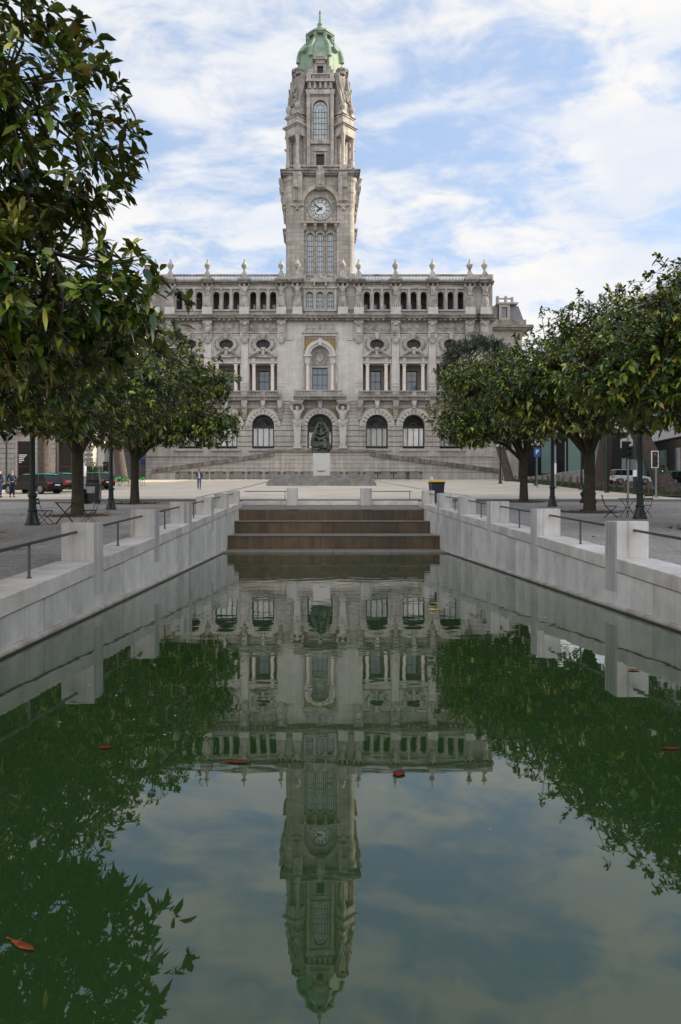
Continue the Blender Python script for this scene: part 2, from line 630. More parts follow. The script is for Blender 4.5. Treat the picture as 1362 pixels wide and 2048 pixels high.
M['galv'] = mat('galvanised_steel', (0.26, 0.27, 0.275), .5, .5, var=.1)
M['bark'] = mat('magnolia_bark', (0.042, 0.034, 0.024), .9, var=.35, vscale=4, bump=.8, bscale=14, dark=(.05, .05, .02), darkscale=1.2, darkamt=.6)
M['pinebark'] = mat('pine_bark', (0.07, 0.056, 0.048), .95, var=.45, vscale=5, bump=1.0, bscale=9)
M['soil'] = mat('tree_pit_soil', (0.055, 0.042, 0.03), .95, var=.4, vscale=8, bump=.8, bscale=20)
M['asphalt'] = mat('asphalt', (0.075, 0.075, 0.078), .9, var=.15, vscale=2, bump=.3, bscale=60)
M['kerb'] = mat('kerb_granite', (0.30, 0.29, 0.28), .85, var=.15, vscale=2, island=.06)
M['line'] = mat('road_paint', (0.62, 0.62, 0.6), .7, var=.15, vscale=3)
M['terrain'] = mat('far_ground', (0.12, 0.118, 0.115), .95, var=.1)
M['skin'] = mat('skin', (0.46, 0.28, 0.2), .55)
M['hair'] = mat('brown_hair', (0.05, 0.028, 0.016), .6)
M['denim'] = mat('denim', (0.045, 0.075, 0.15), .85, var=.15, vscale=20)
M['navy'] = mat('navy_cloth', (0.016, 0.022, 0.045), .85, var=.1)
M['jacket'] = mat('blue_jacket_cloth', (0.035, 0.05, 0.11), .85, var=.1)
M['shirt'] = mat('pale_shirt', (0.62, 0.6, 0.56), .85)
M['shoe'] = mat('brown_shoe', (0.09, 0.05, 0.03), .6)
M['carblack'] = mat('black_car_paint', (0.004, 0.004, 0.005), .3, spec=.3, coat=.15)
M['carwhite'] = mat('white_car_paint', (0.62, 0.63, 0.64), .25, coat=.6)
M['taxigreen'] = mat('taxi_green_paint', (0.07, 0.30, 0.235), .28, coat=.5)
M['tyre'] = mat('tyre_rubber', (0.012, 0.012, 0.012), .85)
M['rim'] = mat('alloy_rim', (0.32, 0.32, 0.33), .35, .7)
M['tail'] = mat('tail_lamp', (0.45, 0.02, 0.015), .25)
M['plate'] = mat('number_plate', (0.7, 0.7, 0.68), .5)
M['plastic'] = mat('dark_plastic', (0.02, 0.022, 0.028), .5)
M['navyplastic'] = mat('navy_plastic', (0.018, 0.024, 0.045), .5)
M['yellow'] = mat('yellow_lid', (0.62, 0.43, 0.02), .45)
M['grey'] = mat('grey_panel', (0.28, 0.28, 0.28), .6, var=.2, vscale=4)
M['blue'] = mat('blue_sign', (0.015, 0.10, 0.34), .5)
M['limegreen'] = mat('green_bicycle_paint', (0.05, 0.4, 0.06), .4)
M['wood'] = mat('weathered_wood', (0.11, 0.07, 0.04), .9, var=.3, vscale=6)
M['concrete'] = mat('pale_concrete', (0.50, 0.50, 0.50), .8, var=.08, vscale=.6, streak=.08)
M['panel'] = mat('grey_cladding', (0.30, 0.30, 0.305), .7, var=.08, brick=(2.4, 1.1, .015, .08))
M['oldstone'] = mat('old_ashlar', (0.36, 0.34, 0.315), .9, var=.14, vscale=.8, streak=.2, bump=.4, bscale=4, brick=(1.1, .55, .03, .16))
M['redleaf'] = mat('red_leaf', (0.16, 0.016, 0.006), .6, var=.5, vscale=40, spec=.12, dark=(.05, .015, .008), darkscale=25, darkamt=.7)
M['orangeleaf'] = mat('orange_leaf', (0.26, 0.06, 0.012), .6, spec=.15, var=.5, vscale=40, dark=(.05, .02, .01), darkscale=30, darkamt=.8)
M['brownleaf'] = mat('dry_leaf', (0.16, 0.075, 0.035), .7, var=.4, vscale=10)
M['petal'] = mat('pale_petal', (0.7, 0.68, 0.62), .6)


def lamp_mat(name, c, e):
    m = mat(name, c, .3)
    b = m.node_tree.nodes['Principled BSDF']
    b.inputs['Emission Color'].default_value = (*c, 1)
    b.inputs['Emission Strength'].default_value = e
    return m


M['litred'] = lamp_mat('lit_red_lamp', (0.55, 0.02, 0.015), .25)
M['litgreen'] = lamp_mat('lit_green_lamp', (0.04, 0.8, 0.18), .4)


def leaf_mat(name, stops, under, rough=0.38, transl=0.12):
    m = bpy.data.materials.new(name)
    m.use_nodes = True
    N, L = m.node_tree.nodes, m.node_tree.links
    b = N['Principled BSDF']
    b.inputs['Roughness'].default_value = rough
    b.inputs['Specular IOR Level'].default_value = 0.45
    a = N.new('ShaderNodeAttribute')
    a.attribute_name = 'tint'
    cr = N.new('ShaderNodeValToRGB')
    e = cr.color_ramp.elements
    while len(e) > 1: e.remove(e[-1])
    e[0].position, e[0].color = stops[0][0], (*stops[0][1], 1)
    for p, c in stops[1:]:
        q = e.new(p)
        q.color = (*c, 1)
    L.new(a.outputs['Fac'], cr.inputs[0])
    g = N.new('ShaderNodeNewGeometry')
    mx = N.new('ShaderNodeMixRGB')
    L.new(g.outputs['Backfacing'], mx.inputs[0])
    L.new(cr.outputs[0], mx.inputs[1])
    u2 = N.new('ShaderNodeMixRGB')
    u2.inputs[0].default_value = .55
    L.new(cr.outputs[0], u2.inputs[1])
    u2.inputs[2].default_value = (*under, 1)
    L.new(u2.outputs[0], mx.inputs[2])
    L.new(mx.outputs[0], b.inputs['Base Color'])
    tr = N.new('ShaderNodeBsdfTranslucent')
    L.new(cr.outputs[0], tr.inputs['Color'])
    ms = N.new('ShaderNodeMixShader')
    ms.inputs[0].default_value = transl
    L.new(b.outputs[0], ms.inputs[1])
    L.new(tr.outputs[0], ms.inputs[2])
    L.new(ms.outputs[0], N['Material Output'].inputs['Surface'])
    return m


M['leaf'] = leaf_mat('magnolia_leaf', [(0, (.012, .032, .007)), (.30, (.042, .095, .011)), (.55, (.17, .24, .026)), (.78, (.55, .55, .11)), (.90, (.34, .28, .05)), (.96, (.34, .15, .02)), (1, (.24, .08, .015))], (.13, .10, .03), .24, .10)
M['needle'] = leaf_mat('pine_needle', [(0, (.014, .03, .012)), (1, (.035, .06, .02))], (.02, .035, .015), .6, .1)
M['bushleaf'] = leaf_mat('bush_leaf', [(0, (.03, .06, .015)), (1, (.07, .12, .03))], (.04, .06, .02), .5, .2)
M['grass'] = leaf_mat('grass_blade', [(0, (.03, .06, .012)), (1, (.08, .11, .03))], (.05, .08, .02), .6, .2)


def water_mat():
    m = bpy.data.materials.new('green_water')
    m.use_nodes = True
    N, L = m.node_tree.nodes, m.node_tree.links
    b = N['Principled BSDF']
    b.inputs['Base Color'].default_value = (0.009, 0.027, 0.010, 1)
    b.inputs['Roughness'].default_value = 0.012
    b.inputs['IOR'].default_value = 1.62
    g = N.new('ShaderNodeNewGeometry')
    mpn = N.new('ShaderNodeMapping')
    mpn.inputs['Scale'].default_value = (1.0, 1.6, 1)
    L.new(g.outputs['Position'], mpn.inputs[0])
    n = N.new('ShaderNodeTexNoise')
    n.inputs['Scale'].default_value = 1.3
    n.inputs['Detail'].default_value = 2.5
    n.inputs['Roughness'].default_value = .45
    L.new(mpn.outputs[0], n.inputs['Vector'])
    bp = N.new('ShaderNodeBump')
    sy = N.new('ShaderNodeSeparateXYZ')
    L.new(g.outputs['Position'], sy.inputs[0])
    wy = N.new('ShaderNodeMapRange')
    wy.inputs['From Min'].default_value = 5
    wy.inputs['From Max'].default_value = 22
    wy.inputs['To Min'].default_value = .10
    wy.inputs['To Max'].default_value = .42
    L.new(sy.outputs[1], wy.inputs['Value'])
    L.new(wy.outputs[0], bp.inputs['Strength'])
    bp.inputs['Distance'].default_value = 0.010
    L.new(n.outputs['Fac'], bp.inputs['Height'])
    L.new(bp.outputs[0], b.inputs['Normal'])
    n2 = N.new('ShaderNodeTexNoise')
    n2.inputs['Scale'].default_value = .5
    L.new(g.outputs['Position'], n2.inputs['Vector'])
    mx = N.new('ShaderNodeMixRGB')
    mx.inputs[1].default_value = (0.014, 0.038, 0.009, 1)
    mx.inputs[2].default_value = (0.021, 0.047, 0.014, 1)
    L.new(n2.outputs['Fac'], mx.inputs[0])
    L.new(mx.outputs[0], b.inputs['Base Color'])
    return m


def cobble_mat(name, c1, c2, joint, scale, bump=.6, square=True):
    m = bpy.data.materials.new(name)
    m.use_nodes = True
    N, L = m.node_tree.nodes, m.node_tree.links
    b = N['Principled BSDF']
    b.inputs['Roughness'].default_value = .8
    g = N.new('ShaderNodeNewGeometry')
    v = N.new('ShaderNodeTexVoronoi')
    v.feature = 'DISTANCE_TO_EDGE'
    v.inputs['Scale'].default_value = scale
    v.inputs['Randomness'].default_value = .32
    v2 = N.new('ShaderNodeTexVoronoi')
    v2.inputs['Scale'].default_value = scale
    v2.inputs['Randomness'].default_value = .32
    sp = N.new('ShaderNodeSeparateXYZ')
    L.new(g.outputs['Position'], sp.inputs[0])
    cb = N.new('ShaderNodeCombineXYZ')
    L.new(sp.outputs[0], cb.inputs[0])
    L.new(sp.outputs[1], cb.inputs[1])
    L.new(cb.outputs[0], v.inputs['Vector'])
    L.new(cb.outputs[0], v2.inputs['Vector'])
    mx = N.new('ShaderNodeMixRGB')
    mx.inputs[1].default_value = (*c1, 1)
    mx.inputs[2].default_value = (*c2, 1)
    sc = N.new('ShaderNodeSeparateColor')
    L.new(v2.outputs['Color'], sc.inputs[0])
    L.new(sc.outputs[0], mx.inputs[0])
    n = N.new('ShaderNodeTexNoise')
    n.inputs['Scale'].default_value = .35
    n.inputs['Detail'].default_value = 6
    L.new(cb.outputs[0], n.inputs['Vector'])
    mr_ = N.new('ShaderNodeMapRange')
    mr_.inputs['From Min'].default_value = .3
    mr_.inputs['From Max'].default_value = .7
    mr_.inputs['To Min'].default_value = .78
    mr_.inputs['To Max'].default_value = 1.18
    L.new(n.outputs['Fac'], mr_.inputs['Value'])
    mu = N.new('ShaderNodeMixRGB')
    mu.blend_type = 'MULTIPLY'
    mu.inputs[0].default_value = 1
    L.new(mx.outputs[0], mu.inputs[1])
    L.new(mr_.outputs[0], mu.inputs[2])
    jr = N.new('ShaderNodeMapRange')
    jr.inputs['From Min'].default_value = .02
    jr.inputs['From Max'].default_value = .10
    L.new(v.outputs['Distance'], jr.inputs['Value'])
    jm = N.new('ShaderNodeMixRGB')
    jm.inputs[1].default_value = (*joint, 1)
    L.new(jr.outputs[0], jm.inputs[0])
    L.new(mu.outputs[0], jm.inputs[2])
    L.new(jm.outputs[0], b.inputs['Base Color'])
    bp = N.new('ShaderNodeBump')
    bp.inputs['Strength'].default_value = bump
    bp.inputs['Distance'].default_value = .012
    L.new(jr.outputs[0], bp.inputs['Height'])
    L.new(bp.outputs[0], b.inputs['Normal'])
    return m


M['water'] = water_mat()
M['cobble'] = cobble_mat('granite_setts', (.42, .39, .35), (.28, .262, .24), (.09, .08, .07), 8.5)
M['slab'] = mat('pale_promenade_paving', (0.62, 0.53, 0.42), .85, var=.12, vscale=.35, bump=.2, bscale=25, dark=(.46, .40, .325), darkscale=.25, darkamt=.5)
# ------------------------------------------------------------------ ground
GP = [(-400, .254), (0, .254), (43, 2.297), (67, 3.72), (99, 5.84), (130, 7.6), (400, 16.0), (1500, 22.0)]


def G(Y):
    for (a, za), (b, zb) in zip(GP, GP[1:]):
        if Y <= b:
            return za + (zb - za) * (Y - a) / (b - a)
    return GP[-1][1]


def COP(Y):
    return max(.46, .972 + .0475 * (Y - 14.07))


def sheet(name, x0, x1, y0, y1, dz, m, hole=None):
    ys = sorted(set([y0, y1] + [p[0] for p in GP if y0 < p[0] < y1] + ([h for h in hole[2:] if y0 < h < y1] if hole else [])))
    xs = [x0, x1] if not hole else [x0, hole[0], hole[1], x1]
    mb = MB()
    for i in range(len(ys) - 1):
        for j in range(len(xs) - 1):
            if hole and j == 1 and ys[i] >= hole[2] - 1e-6 and ys[i + 1] <= hole[3] + 1e-6: continue
            a, b = ys[i], ys[i + 1]
            mb.poly([(xs[j], a, G(a) + dz), (xs[j + 1], a, G(a) + dz), (xs[j + 1], b, G(b) + dz), (xs[j], b, G(b) + dz)])
    return tag(mb.build(name, m), kind='structure')


PX0, PX1 = -4.175, 5.84      # pool wall faces
PY0, PY1 = -5.0, 43.3
HOLE = (-4.9, 6.56, PY0 - .5, PY1)
sheet('ground', -900, 900, -400, 1500, -.06, M['terrain'], HOLE)
sheet('plaza_paving', -22, 24, -60, 44.6, 0.0, M['cobble'], HOLE)
sheet('road', -90, 90, 44.6, 47.2, -.05, M['asphalt'])
sheet('promenade_paving', -33, 23.5, 47.35, 98.5, 0.03, M['slab'])
sheet('side_street', 28.5, 41.5, 47.2, 200, -.05, M['asphalt'])
mb = MB()
for x in np.arange(-33, 23.4, 1.2):
    mb.box(x, x + 1.19, 47.2, 47.35, G(47.2) - .1, G(47.2) + .035)
tag(mb.build('kerb', M['kerb'], bevel=.01), kind='structure')
mb = MB()
for x0, x1 in ((-34, -14), (7.5, 40)):
    for x in np.arange(x0, x1, 1.3):
        mb.box(x, x + 1.0, 44.75, 44.87, G(44.8) - .05, G(44.8) - .045)
tag(mb.build('road_marking', M['line']), kind='structure')
mb = MB()
for (xa, ya, xb, yb) in ((-5.4, 93.0, -7.8, 50.0), (7.2, 93, 10.6, 50.0)):
    n = 12
    for i in range(n):
        t0, t1 = i / n, (i + 1) / n
        x0, x1, y0, y1 = xa + (xb - xa) * t0, xa + (xb - xa) * t1, ya + (yb - ya) * t0, ya + (yb - ya) * t1
        mb.poly([(x0 - .1, y0, G(y0) + .036), (x0 + .1, y0, G(y0) + .036), (x1 + .1, y1, G(y1) + .036), (x1 - .1, y1, G(y1) + .036)])
tag(mb.build('drain_channel', M['joint']), kind='structure')

# water
mb = MB()
mb.poly([(PX0 - .1, PY0, 0), (PX1 + .1, PY0, 0), (PX1 + .1, 33.3, 0), (PX0 - .1, 33.3, 0)])
tag(mb.build('water', M['water']), kind='structure')
mb = MB()
mb.box(PX0 - .2, PX1 + .2, PY0, 43, -1.2, -1.0)
tag(mb.build('pool_bed', M['joint']), kind='structure')

# ------------------------------------------------------------------ pool walls, posts, rails, cascade
rw = random.Random(3)
LP_ = [14.1 + 5.28 * k for k in range(-3, 6)]
RP_ = [14.55 + 5.26 * k for k in range(-3, 6)]


def xbox(mb, xi, xo, ya, yb, zf0, zf1):
    """prism between xi and xo whose top/bottom follow functions of Y"""
    x0, x1 = min(xi, xo), max(xi, xo)
    mb.hexa([(x0, ya, zf0(ya)), (x1, ya, zf0(ya)), (x1, yb, zf0(yb)), (x0, yb, zf0(yb)), (x0, ya, zf1(ya)), (x1, ya, zf1(ya)), (x1, yb, zf1(yb)), (x0, yb, zf1(yb))])


def pool_side(xw, s, posts, label):
    t = thing('retaining_wall', label, 'wall', (xw, 20, 0))
    core, cop, pan, led = MB(), MB(), MB(), MB()
    ends = [PY0] + [p for p in posts] + [PY1]
    xbox(core, xw + s * .06, xw + s * .62, PY0, 3.29, lambda y: -.9, lambda y: COP(y) - .27)
    xbox(core, xw + s * .06, xw + s * .62, 3.29, 40.5, lambda y: -.9, lambda y: COP(y) - .27)
    xbox(core, xw + s * .06, xw + s * .62, 40.5, PY1, lambda y: .3, lambda y: COP(y) - .27)
    prev = PY0
    for k in range(len(posts) + 1):
        a = prev
        b = posts[k] if k < len(posts) else PY1
        # coping stones
        y = a + .004
        while y < b - .02:
            L = min(rw.choice((1.25, 1.6, 2.0, 2.4)), b - y)
            if b - y - L < .5: L = b - y
            xbox(cop, xw - s * .028, xw + s * .70, y, y + L - .02, lambda q: COP(q) - .26, lambda q: COP(q))
            y += L
        # facing slabs
        y = a + .004
        while y < b - .02:
            L = min(rw.choice((.8, 1.0, 1.3, 1.6)), b - y)
            if b - y - L < .45: L = b - y
            xbox(pan, xw, xw + s * .1, y, y + L - .03, lambda q: .08, lambda q: COP(q) - .274)
            y += L
        if k < len(posts):
            p = posts[k]
            xbox(pan, xw - s * .002, xw + s * .1, p + .006, p + .62, lambda q: .08, lambda q: COP(p) - .66)
            prev = p + .626
    y = PY0
    while y < 33.4:
        L = 3.05
        xbox(led, xw - s * .095, xw + s * .06, y, min(y + L - .016, 35.0), lambda q: -.35, lambda q: .095)
        y += L
    def loc(mb): mb.v = [(x - xw, yy - 20, z) for x, yy, z in mb.v]
    for m_ in (core, cop, pan, led): loc(m_)
    core.build('wall_core', M['joint'], t)
    cop.build('coping', M['coping'], t, bevel=.012)
    pan.build('facing', M['granite'], t)
    led.build('ledge', M['ledge'], t, bevel=.045, segs=3)
    wlm = MB()
    wlm.box(-s * .099 if s > 0 else .099, s * .02, PY0 - 20, 34.9 - 20, -.2, .028)
    wlm.build('waterline_band', M['algae'], t)
    return t


WL = pool_side(PX0, -1, LP_, 'long pale granite retaining wall along the left side of the green pool')
WR = pool_side(PX1, 1, RP_, 'long pale granite retaining wall along the right side of the green pool')
ordn = ['nearest', 'second', 'third', 'fourth', 'fifth', 'sixth', 'seventh', 'eighth', 'ninth', 'tenth']


def post_mesh(zlo, zhi):
    mb = MB()
    mb.box(-.31, .31, -.31, .31, zlo, zhi)
    return mb


post0 = None
for xw, s, posts, side in ((PX0, -1, LP_, 'left'), (PX1, 1, RP_, 'right')):
    vis = 0
    for k, p in enumerate(posts):
        x, y = xw + s * .315, p + .31
        if p < 13: lab = f'square granite post on the {side} pool wall beside or behind the viewer'
        else:
            lab = f'square granite post on the {side} pool wall, {ordn[vis]} of its row seen from the front'
            vis += 1
        if post0 is None:
            post0 = post_mesh(-.66, .715).build('granite_post', M['post'], bevel=.012)
            o = post0
        else:
            o = post0.copy()
            col.objects.link(o)
        o.location = (x - s * .006, y, COP(p))
        tag(o, lab, 'post', 'square granite posts around the pool')
    for k, p in enumerate(posts):
        a, b = p + .63, (posts[k + 1] if k + 1 < len(posts) else None)
        if b is None: continue
        if b < 9: continue
        xr = xw + s * .33
        nm = 'nearest' if b < 15 else ordn[sum(1 for q in posts if 9 < q < b)]
        t = thing('handrail', f'dark steel handrail between granite posts on the {side} pool wall, {nm} bay from the front', 'handrail', (xr, (a + b) / 2, COP((a + b) / 2)), 0, 'steel handrails on the pool walls')
        h = (b - a) / 2
        bar = MB()
        sl = .0475
        bar.hexa([(-.022, -h, .52 - sl * h), (.022, -h, .52 - sl * h), (.022, h, .52 + sl * h), (-.022, h, .52 + sl * h), (-.022, -h, .565 - sl * h), (.022, -h, .565 - sl * h), (.022, h, .565 + sl * h), (-.022, h, .565 + sl * h)])
        bar.build('bar', M['steel'], t, bevel=.006)
        bl = MB()
        bl.box(-.018, .018, -.018, .018, 0, .53)
        bl.build('baluster', M['steel'], t)
        fl = MB()
        fl.lathe(0, 0, [(.045, 0), (.045, .012), (.03, .016)], 10)
        fl.build('base_flange', M['steel'], t)

# cascade at the far end
cas = thing('water_cascade', 'rust stained stone cascade of three broad steps at the far end of the pool', 'cascade', ((PX0 + PX1) / 2, 38, 0))
cxm = (PX0 + PX1) / 2
ris = [(35.4, .07, .705), (38.4, .70, 1.335), (40.6, 1.33, 1.955)]
for i, (Y, z0, z1) in enumerate(ris):
    mb = MB()
    x = PX0
    while x < PX1 - .05:
        L = min(1.68, PX1 - x)
        if PX1 - x - L < .6: L = PX1 - x
        mb.box(x - cxm, x + L - .006 - cxm, Y - 38, Y + .3 - 38, z0 - .25, z1 - .055)
        x += L
    mb.box(PX0 - cxm, PX1 - cxm, Y + .05 - 38, Y + .28 - 38, z0 - .25, z1 - .06)
    mb.build('riser', M['rust'], cas, bevel=.004, segs=1)
    nxt = ris[i + 1][0] if i < 2 else 42.95
    zb = z1 if i < 2 else 2.19
    mb = MB()
    x = PX0
    while x < PX1 - .05:
        L = min(2.5, PX1 - x)
        mb.hexa([(x - cxm, Y - .04 - 38, z1 - .05), (x + L - .008 - cxm, Y - .04 - 38, z1 - .05), (x + L - .008 - cxm, nxt - 38, zb - .05), (x - cxm, nxt - 38, zb - .05),
                 (x - cxm, Y - .04 - 38, z1), (x + L - .008 - cxm, Y - .04 - 38, z1), (x + L - .008 - cxm, nxt - 38, zb), (x - cxm, nxt - 38, zb)])
        x += L
    mb.build('tread', M['tread'], cas, bevel=.008, segs=1)
mb = MB()
x = PX0 - .05
while x < PX1:
    L = min(2.5, PX1 + .05 - x)
    mb.box(x - cxm, x + L - .01 - cxm, 33.0 - 38, 35.6 - 38, -.4, .065)
    x += L
mb.build('lower_ledge', M['tread'], cas, bevel=.02)
mb = MB()
x = PX0 + .0
while x < PX1:
    L = min(2.2, PX1 - x)
    mb.box(x - cxm, x + L - .01 - cxm, 42.95 - 38, 43.3 - 38, 1.9, 2.42)
    x += L
mb.build('kerb_stone', M['coping'], cas, bevel=.012)
for X, w in ((-1.35, 'left'), (2.86, 'right')):
    o = post0.copy()
    col.objects.link(o)
    o.location = (X, 42.9, 2.42)
    tag(o, f'square granite post at the head of the cascade, {w} of the middle pair', 'post', 'square granite posts around the pool')
for (x0, x1, w) in ((-4.1, -1.66, 'left'), (3.17, 5.5, 'right')):
    t = thing('handrail', f'thin horizontal steel handrail above the cascade, {w} of the two', 'handrail', ((x0 + x1) / 2, 43.1, 2.42), 0, 'steel handrails on the pool walls')
    mb = MB()
    h = (x1 - x0) / 2
    mb.box(-h, h, -.022, .022, .52, .565)
    mb.build('bar', M['steel'], t)
    mb = MB()
    mb.box(-.018 + h * .9, .018 + h * .9, -.018, .018, 0, .52)
    mb.build('baluster', M['steel'], t)

# ------------------------------------------------------------------ city hall
FY, S, ZB = 105.0, 0.07, 5.9
CH = thing('city_hall', 'monumental grey granite town hall with tall central clock tower and green dome', 'city hall', (.56, FY, ZB))


def V(v): return CAMZ + (VY - v) * S - ZB
def U(u): return u * S


def fbox(mb, u0, u1, v0, v1, d0, d1):
    """box in facade pixels; d metres in front of the wall plane"""
    mb.box(U(u0), U(u1), -d1, -d0, V(v1), V(v0))


def cprof(mb, u0, u1, pts, ends=True):
    """moulding: list of (d, v) profile extruded along u"""
    mb.extr([(-d, V(v)) for d, v in pts], 'x', U(u0), U(u1))


BAYS = [-261, -187.2, -113.6, 113.6, 187.2, 261]
PIL = [-328, -298, -224, -150.4, -77, 77, 150.4, 224, 298, 328]
EW = 345  # half width of the main block

# main body: a deep block behind the loggias
mb = MB()
fbox(mb, -EW + .5, EW - .5, 564, 960, -26, -2.6)
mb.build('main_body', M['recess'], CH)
mb = MB()
fbox(mb, -EW + .3, EW - .3, 562.5, 566, -26, -.3)
mb.build('roof', M['slate'], CH)
for s in (-1, 1):
    mb = MB()
    mb.box(U(s * EW) - s * .4, U(s * EW) - s * .02, .1, 26, V(960), V(562.6))
    mb.build('side_wall', M['stone'], CH)

# --- one bay, then copies
def bay_parts():
    P = []
    hb = 36.75
    # attic wall with three arched openings
    mb = MB()
    for c in (-20, 0, 20):
        mb.hole(U(c - 10), U(c + 10), V(624), V(576), arch(U(c), U(6.2), V(590.2), V(620), 10), -.25, .55)
    fbox(mb, -hb, -30, 576, 624, -.55, .25)
    fbox(mb, 30, hb, 576, 624, -.55, .25)
    fbox(mb, -hb, hb, 624, 633, -.5, .25)
    fbox(mb, -hb, hb, 566, 576, -.5, .25)
    P.append(mb.build('attic_wall', M['stone'], CH))
    mb = MB()
    for c in (-30, -10, 10, 30):
        fbox(mb, c - 2.0, c + 2.0, 582, 622, .25, .40)
        fbox(mb, c - 2.6, c + 2.6, 579.5, 582, .25, .46)
    fbox(mb, -32, 32, 576.2, 579.5, .25, .50)
    fbox(mb, -29, 29, 620.5, 623.5, .25, .45)
    P.append(mb.build('attic_trim', M['trim'], CH))
    # frieze with raised panels
    mb = MB()
    fbox(mb, -hb, hb, 641, 668, -.4, 0)
    for k in range(4):
        c = -22 + k * 14.6
        fbox(mb, c - 4.6, c + 4.6, 648.5, 657.5, 0, .10)
        fbox(mb, c - 3.2, c + 3.2, 650, 656, .10, .14)
    for k in range(8):
        c = -25.5 + k * 7.3
        mb.extr([(U(c - 2.6), V(659)), (U(c + 2.6), V(659)), (U(c), V(662.4))], 'y', 0, -.09)
    fbox(mb, -30, 30, 664.3, 667.2, 0, .2)
    P.append(mb.build('frieze', M['trim'], CH))
    # wall with the oval window
    mb = MB()
    mb.hole(U(-hb), U(hb), V(713), V(668), oval(U(0), V(689), U(14.6), U(9.8), 30), 0, .55)
    for (a, b, c, d) in ((-28.5, 28.5, 669.2, 671.2), (-28.5, -26.7, 671.2, 707), (26.7, 28.5, 671.2, 707)):
        fbox(mb, a, b, c, d, 0, .12)
    P.append(mb.build('oval_wall', M['clean'], CH))
    mb = MB()
    mb.band(U(0), V(689), 14.2, 18.0, 0, 2 * PI, -.28, 0, 36, S, S * .72)
    mb.band(U(0), V(689), 17.9, 20.8, 0, 2 * PI, -.36, 0, 36, S, S * .76)
    rr = random.Random(5)
    for k in range(26):       # carved garlands beside the oval
        s = 1 if k % 2 else -1
        tt = (k // 2) / 12
        a = PI * (.62 - 1.0 * tt)
        mb.ell((U(s * (23.4 * math.cos(a) * 1.0 + rr.uniform(-.7, .7))), -.1, V(689 - 17.3 * math.sin(a) + rr.uniform(-.6, .6))), (U(1.5), .13, U(1.4)), 6, 4)
    fbox(mb, -3.4, 3.4, 667.6, 679.5, 0, .5)
    mb.frus(0, -.28, V(679.4), V(667.4), U(2.6), .28, U(4.3), .34)
    fbox(mb, -3.0, 3.0, 697, 711.5, 0, .5)
    fbox(mb, -4.4, 4.4, 696, 700, 0, .56)
    P.append(mb.build('oval_frame', M['trim'], CH))
    mb = MB()
    for s in (-1, 1):          # scrolled broken pediment
        pts = [(s * 4.0, 701), (s * 8.0, 700.5), (s * 11, 703), (s * 16, 707.5), (s * 22, 711), (s * 28.5, 712.6)]
        mb.path([(U(u), -.32, V(v)) for u, v in pts], [.16, .2, .2, .19, .18, .15], 8)
        pts = [(s * 9.0, 705), (s * 14, 709.5), (s * 19, 712)]
        mb.path([(U(u), -.22, V(v)) for u, v in pts], .1, 6)
        mb.ell((U(s * 7.2), -.33, V(702.2)), (.24, .2, .24), 10, 6)
    cprof(mb, -29.2, 29.2, [(0, 716.5), (.25, 716.5), (.40, 714.6), (.5, 714.4), (.5, 712.8), (0, 712.8)])
    fbox(mb, -9, 9, 712.6, 715.8, .3, .56)
    P.append(mb.build('broken_pediment', M['trim'], CH))
    # entablature above the loggia
    mb = MB()
    fbox(mb, -hb, hb, 713, 727.5, -2.4, 0)
    for s in (-1, 1):
        fbox(mb, s * 18.6 - 3.1, s * 18.6 + 3.1, 716.5, 724, 0, .22)
    fbox(mb, -28, 28, 724, 727.2, 0, .16)
    P.append(mb.build('entablature', M['clean'], CH))
    # loggia side walls and back wall
    for a_, b_ in ((-hb, -27.6), (27.6, hb)):
        mb = MB()
        fbox(mb, a_, b_, 727.5, 796, -2.6, 0)
        P.append(mb.build('loggia_jamb', M['clean'], CH))
    mb = MB()
    mb.hole(U(-27.6), U(27.6), V(796), V(727.5), rect(U(-10.8), U(10.8), V(784), V(737)), 1.75, 2.6)
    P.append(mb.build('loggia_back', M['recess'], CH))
    return P


def win_grid(name, w, h, cols, rows, mframe, mglass, depth=.08, bar=.05, edge=.09, parent=None):
    """rectangular window, origin bottom centre; frame part with a pane sub-part"""
    mb = MB()
    mb.box(-w / 2, -w / 2 + edge, 0, depth, 0, h)
    mb.box(w / 2 - edge, w / 2, 0, depth, 0, h)
    mb.box(-w / 2 + edge, w / 2 - edge, .004, depth, 0, edge)
    mb.box(-w / 2 + edge, w / 2 - edge, .004, depth, h - edge, h)
    for i in range(1, cols):
        x = -w / 2 + w * i / cols
        mb.box(x - bar / 2, x + bar / 2, .01, depth - .01, edge, h - edge)
    for r_ in rows:
        z = h * r_
        mb.box(-w / 2 + edge, w / 2 - edge, .016, depth - .016, z - bar / 2, z + bar / 2)
    f = mb.build(name, mframe, parent)
    p = MB()
    p.box(-w / 2 + .02, w / 2 - .02, depth * .45, depth * .55, .02, h - .02)
    p.build('pane', mglass, f)
    return f


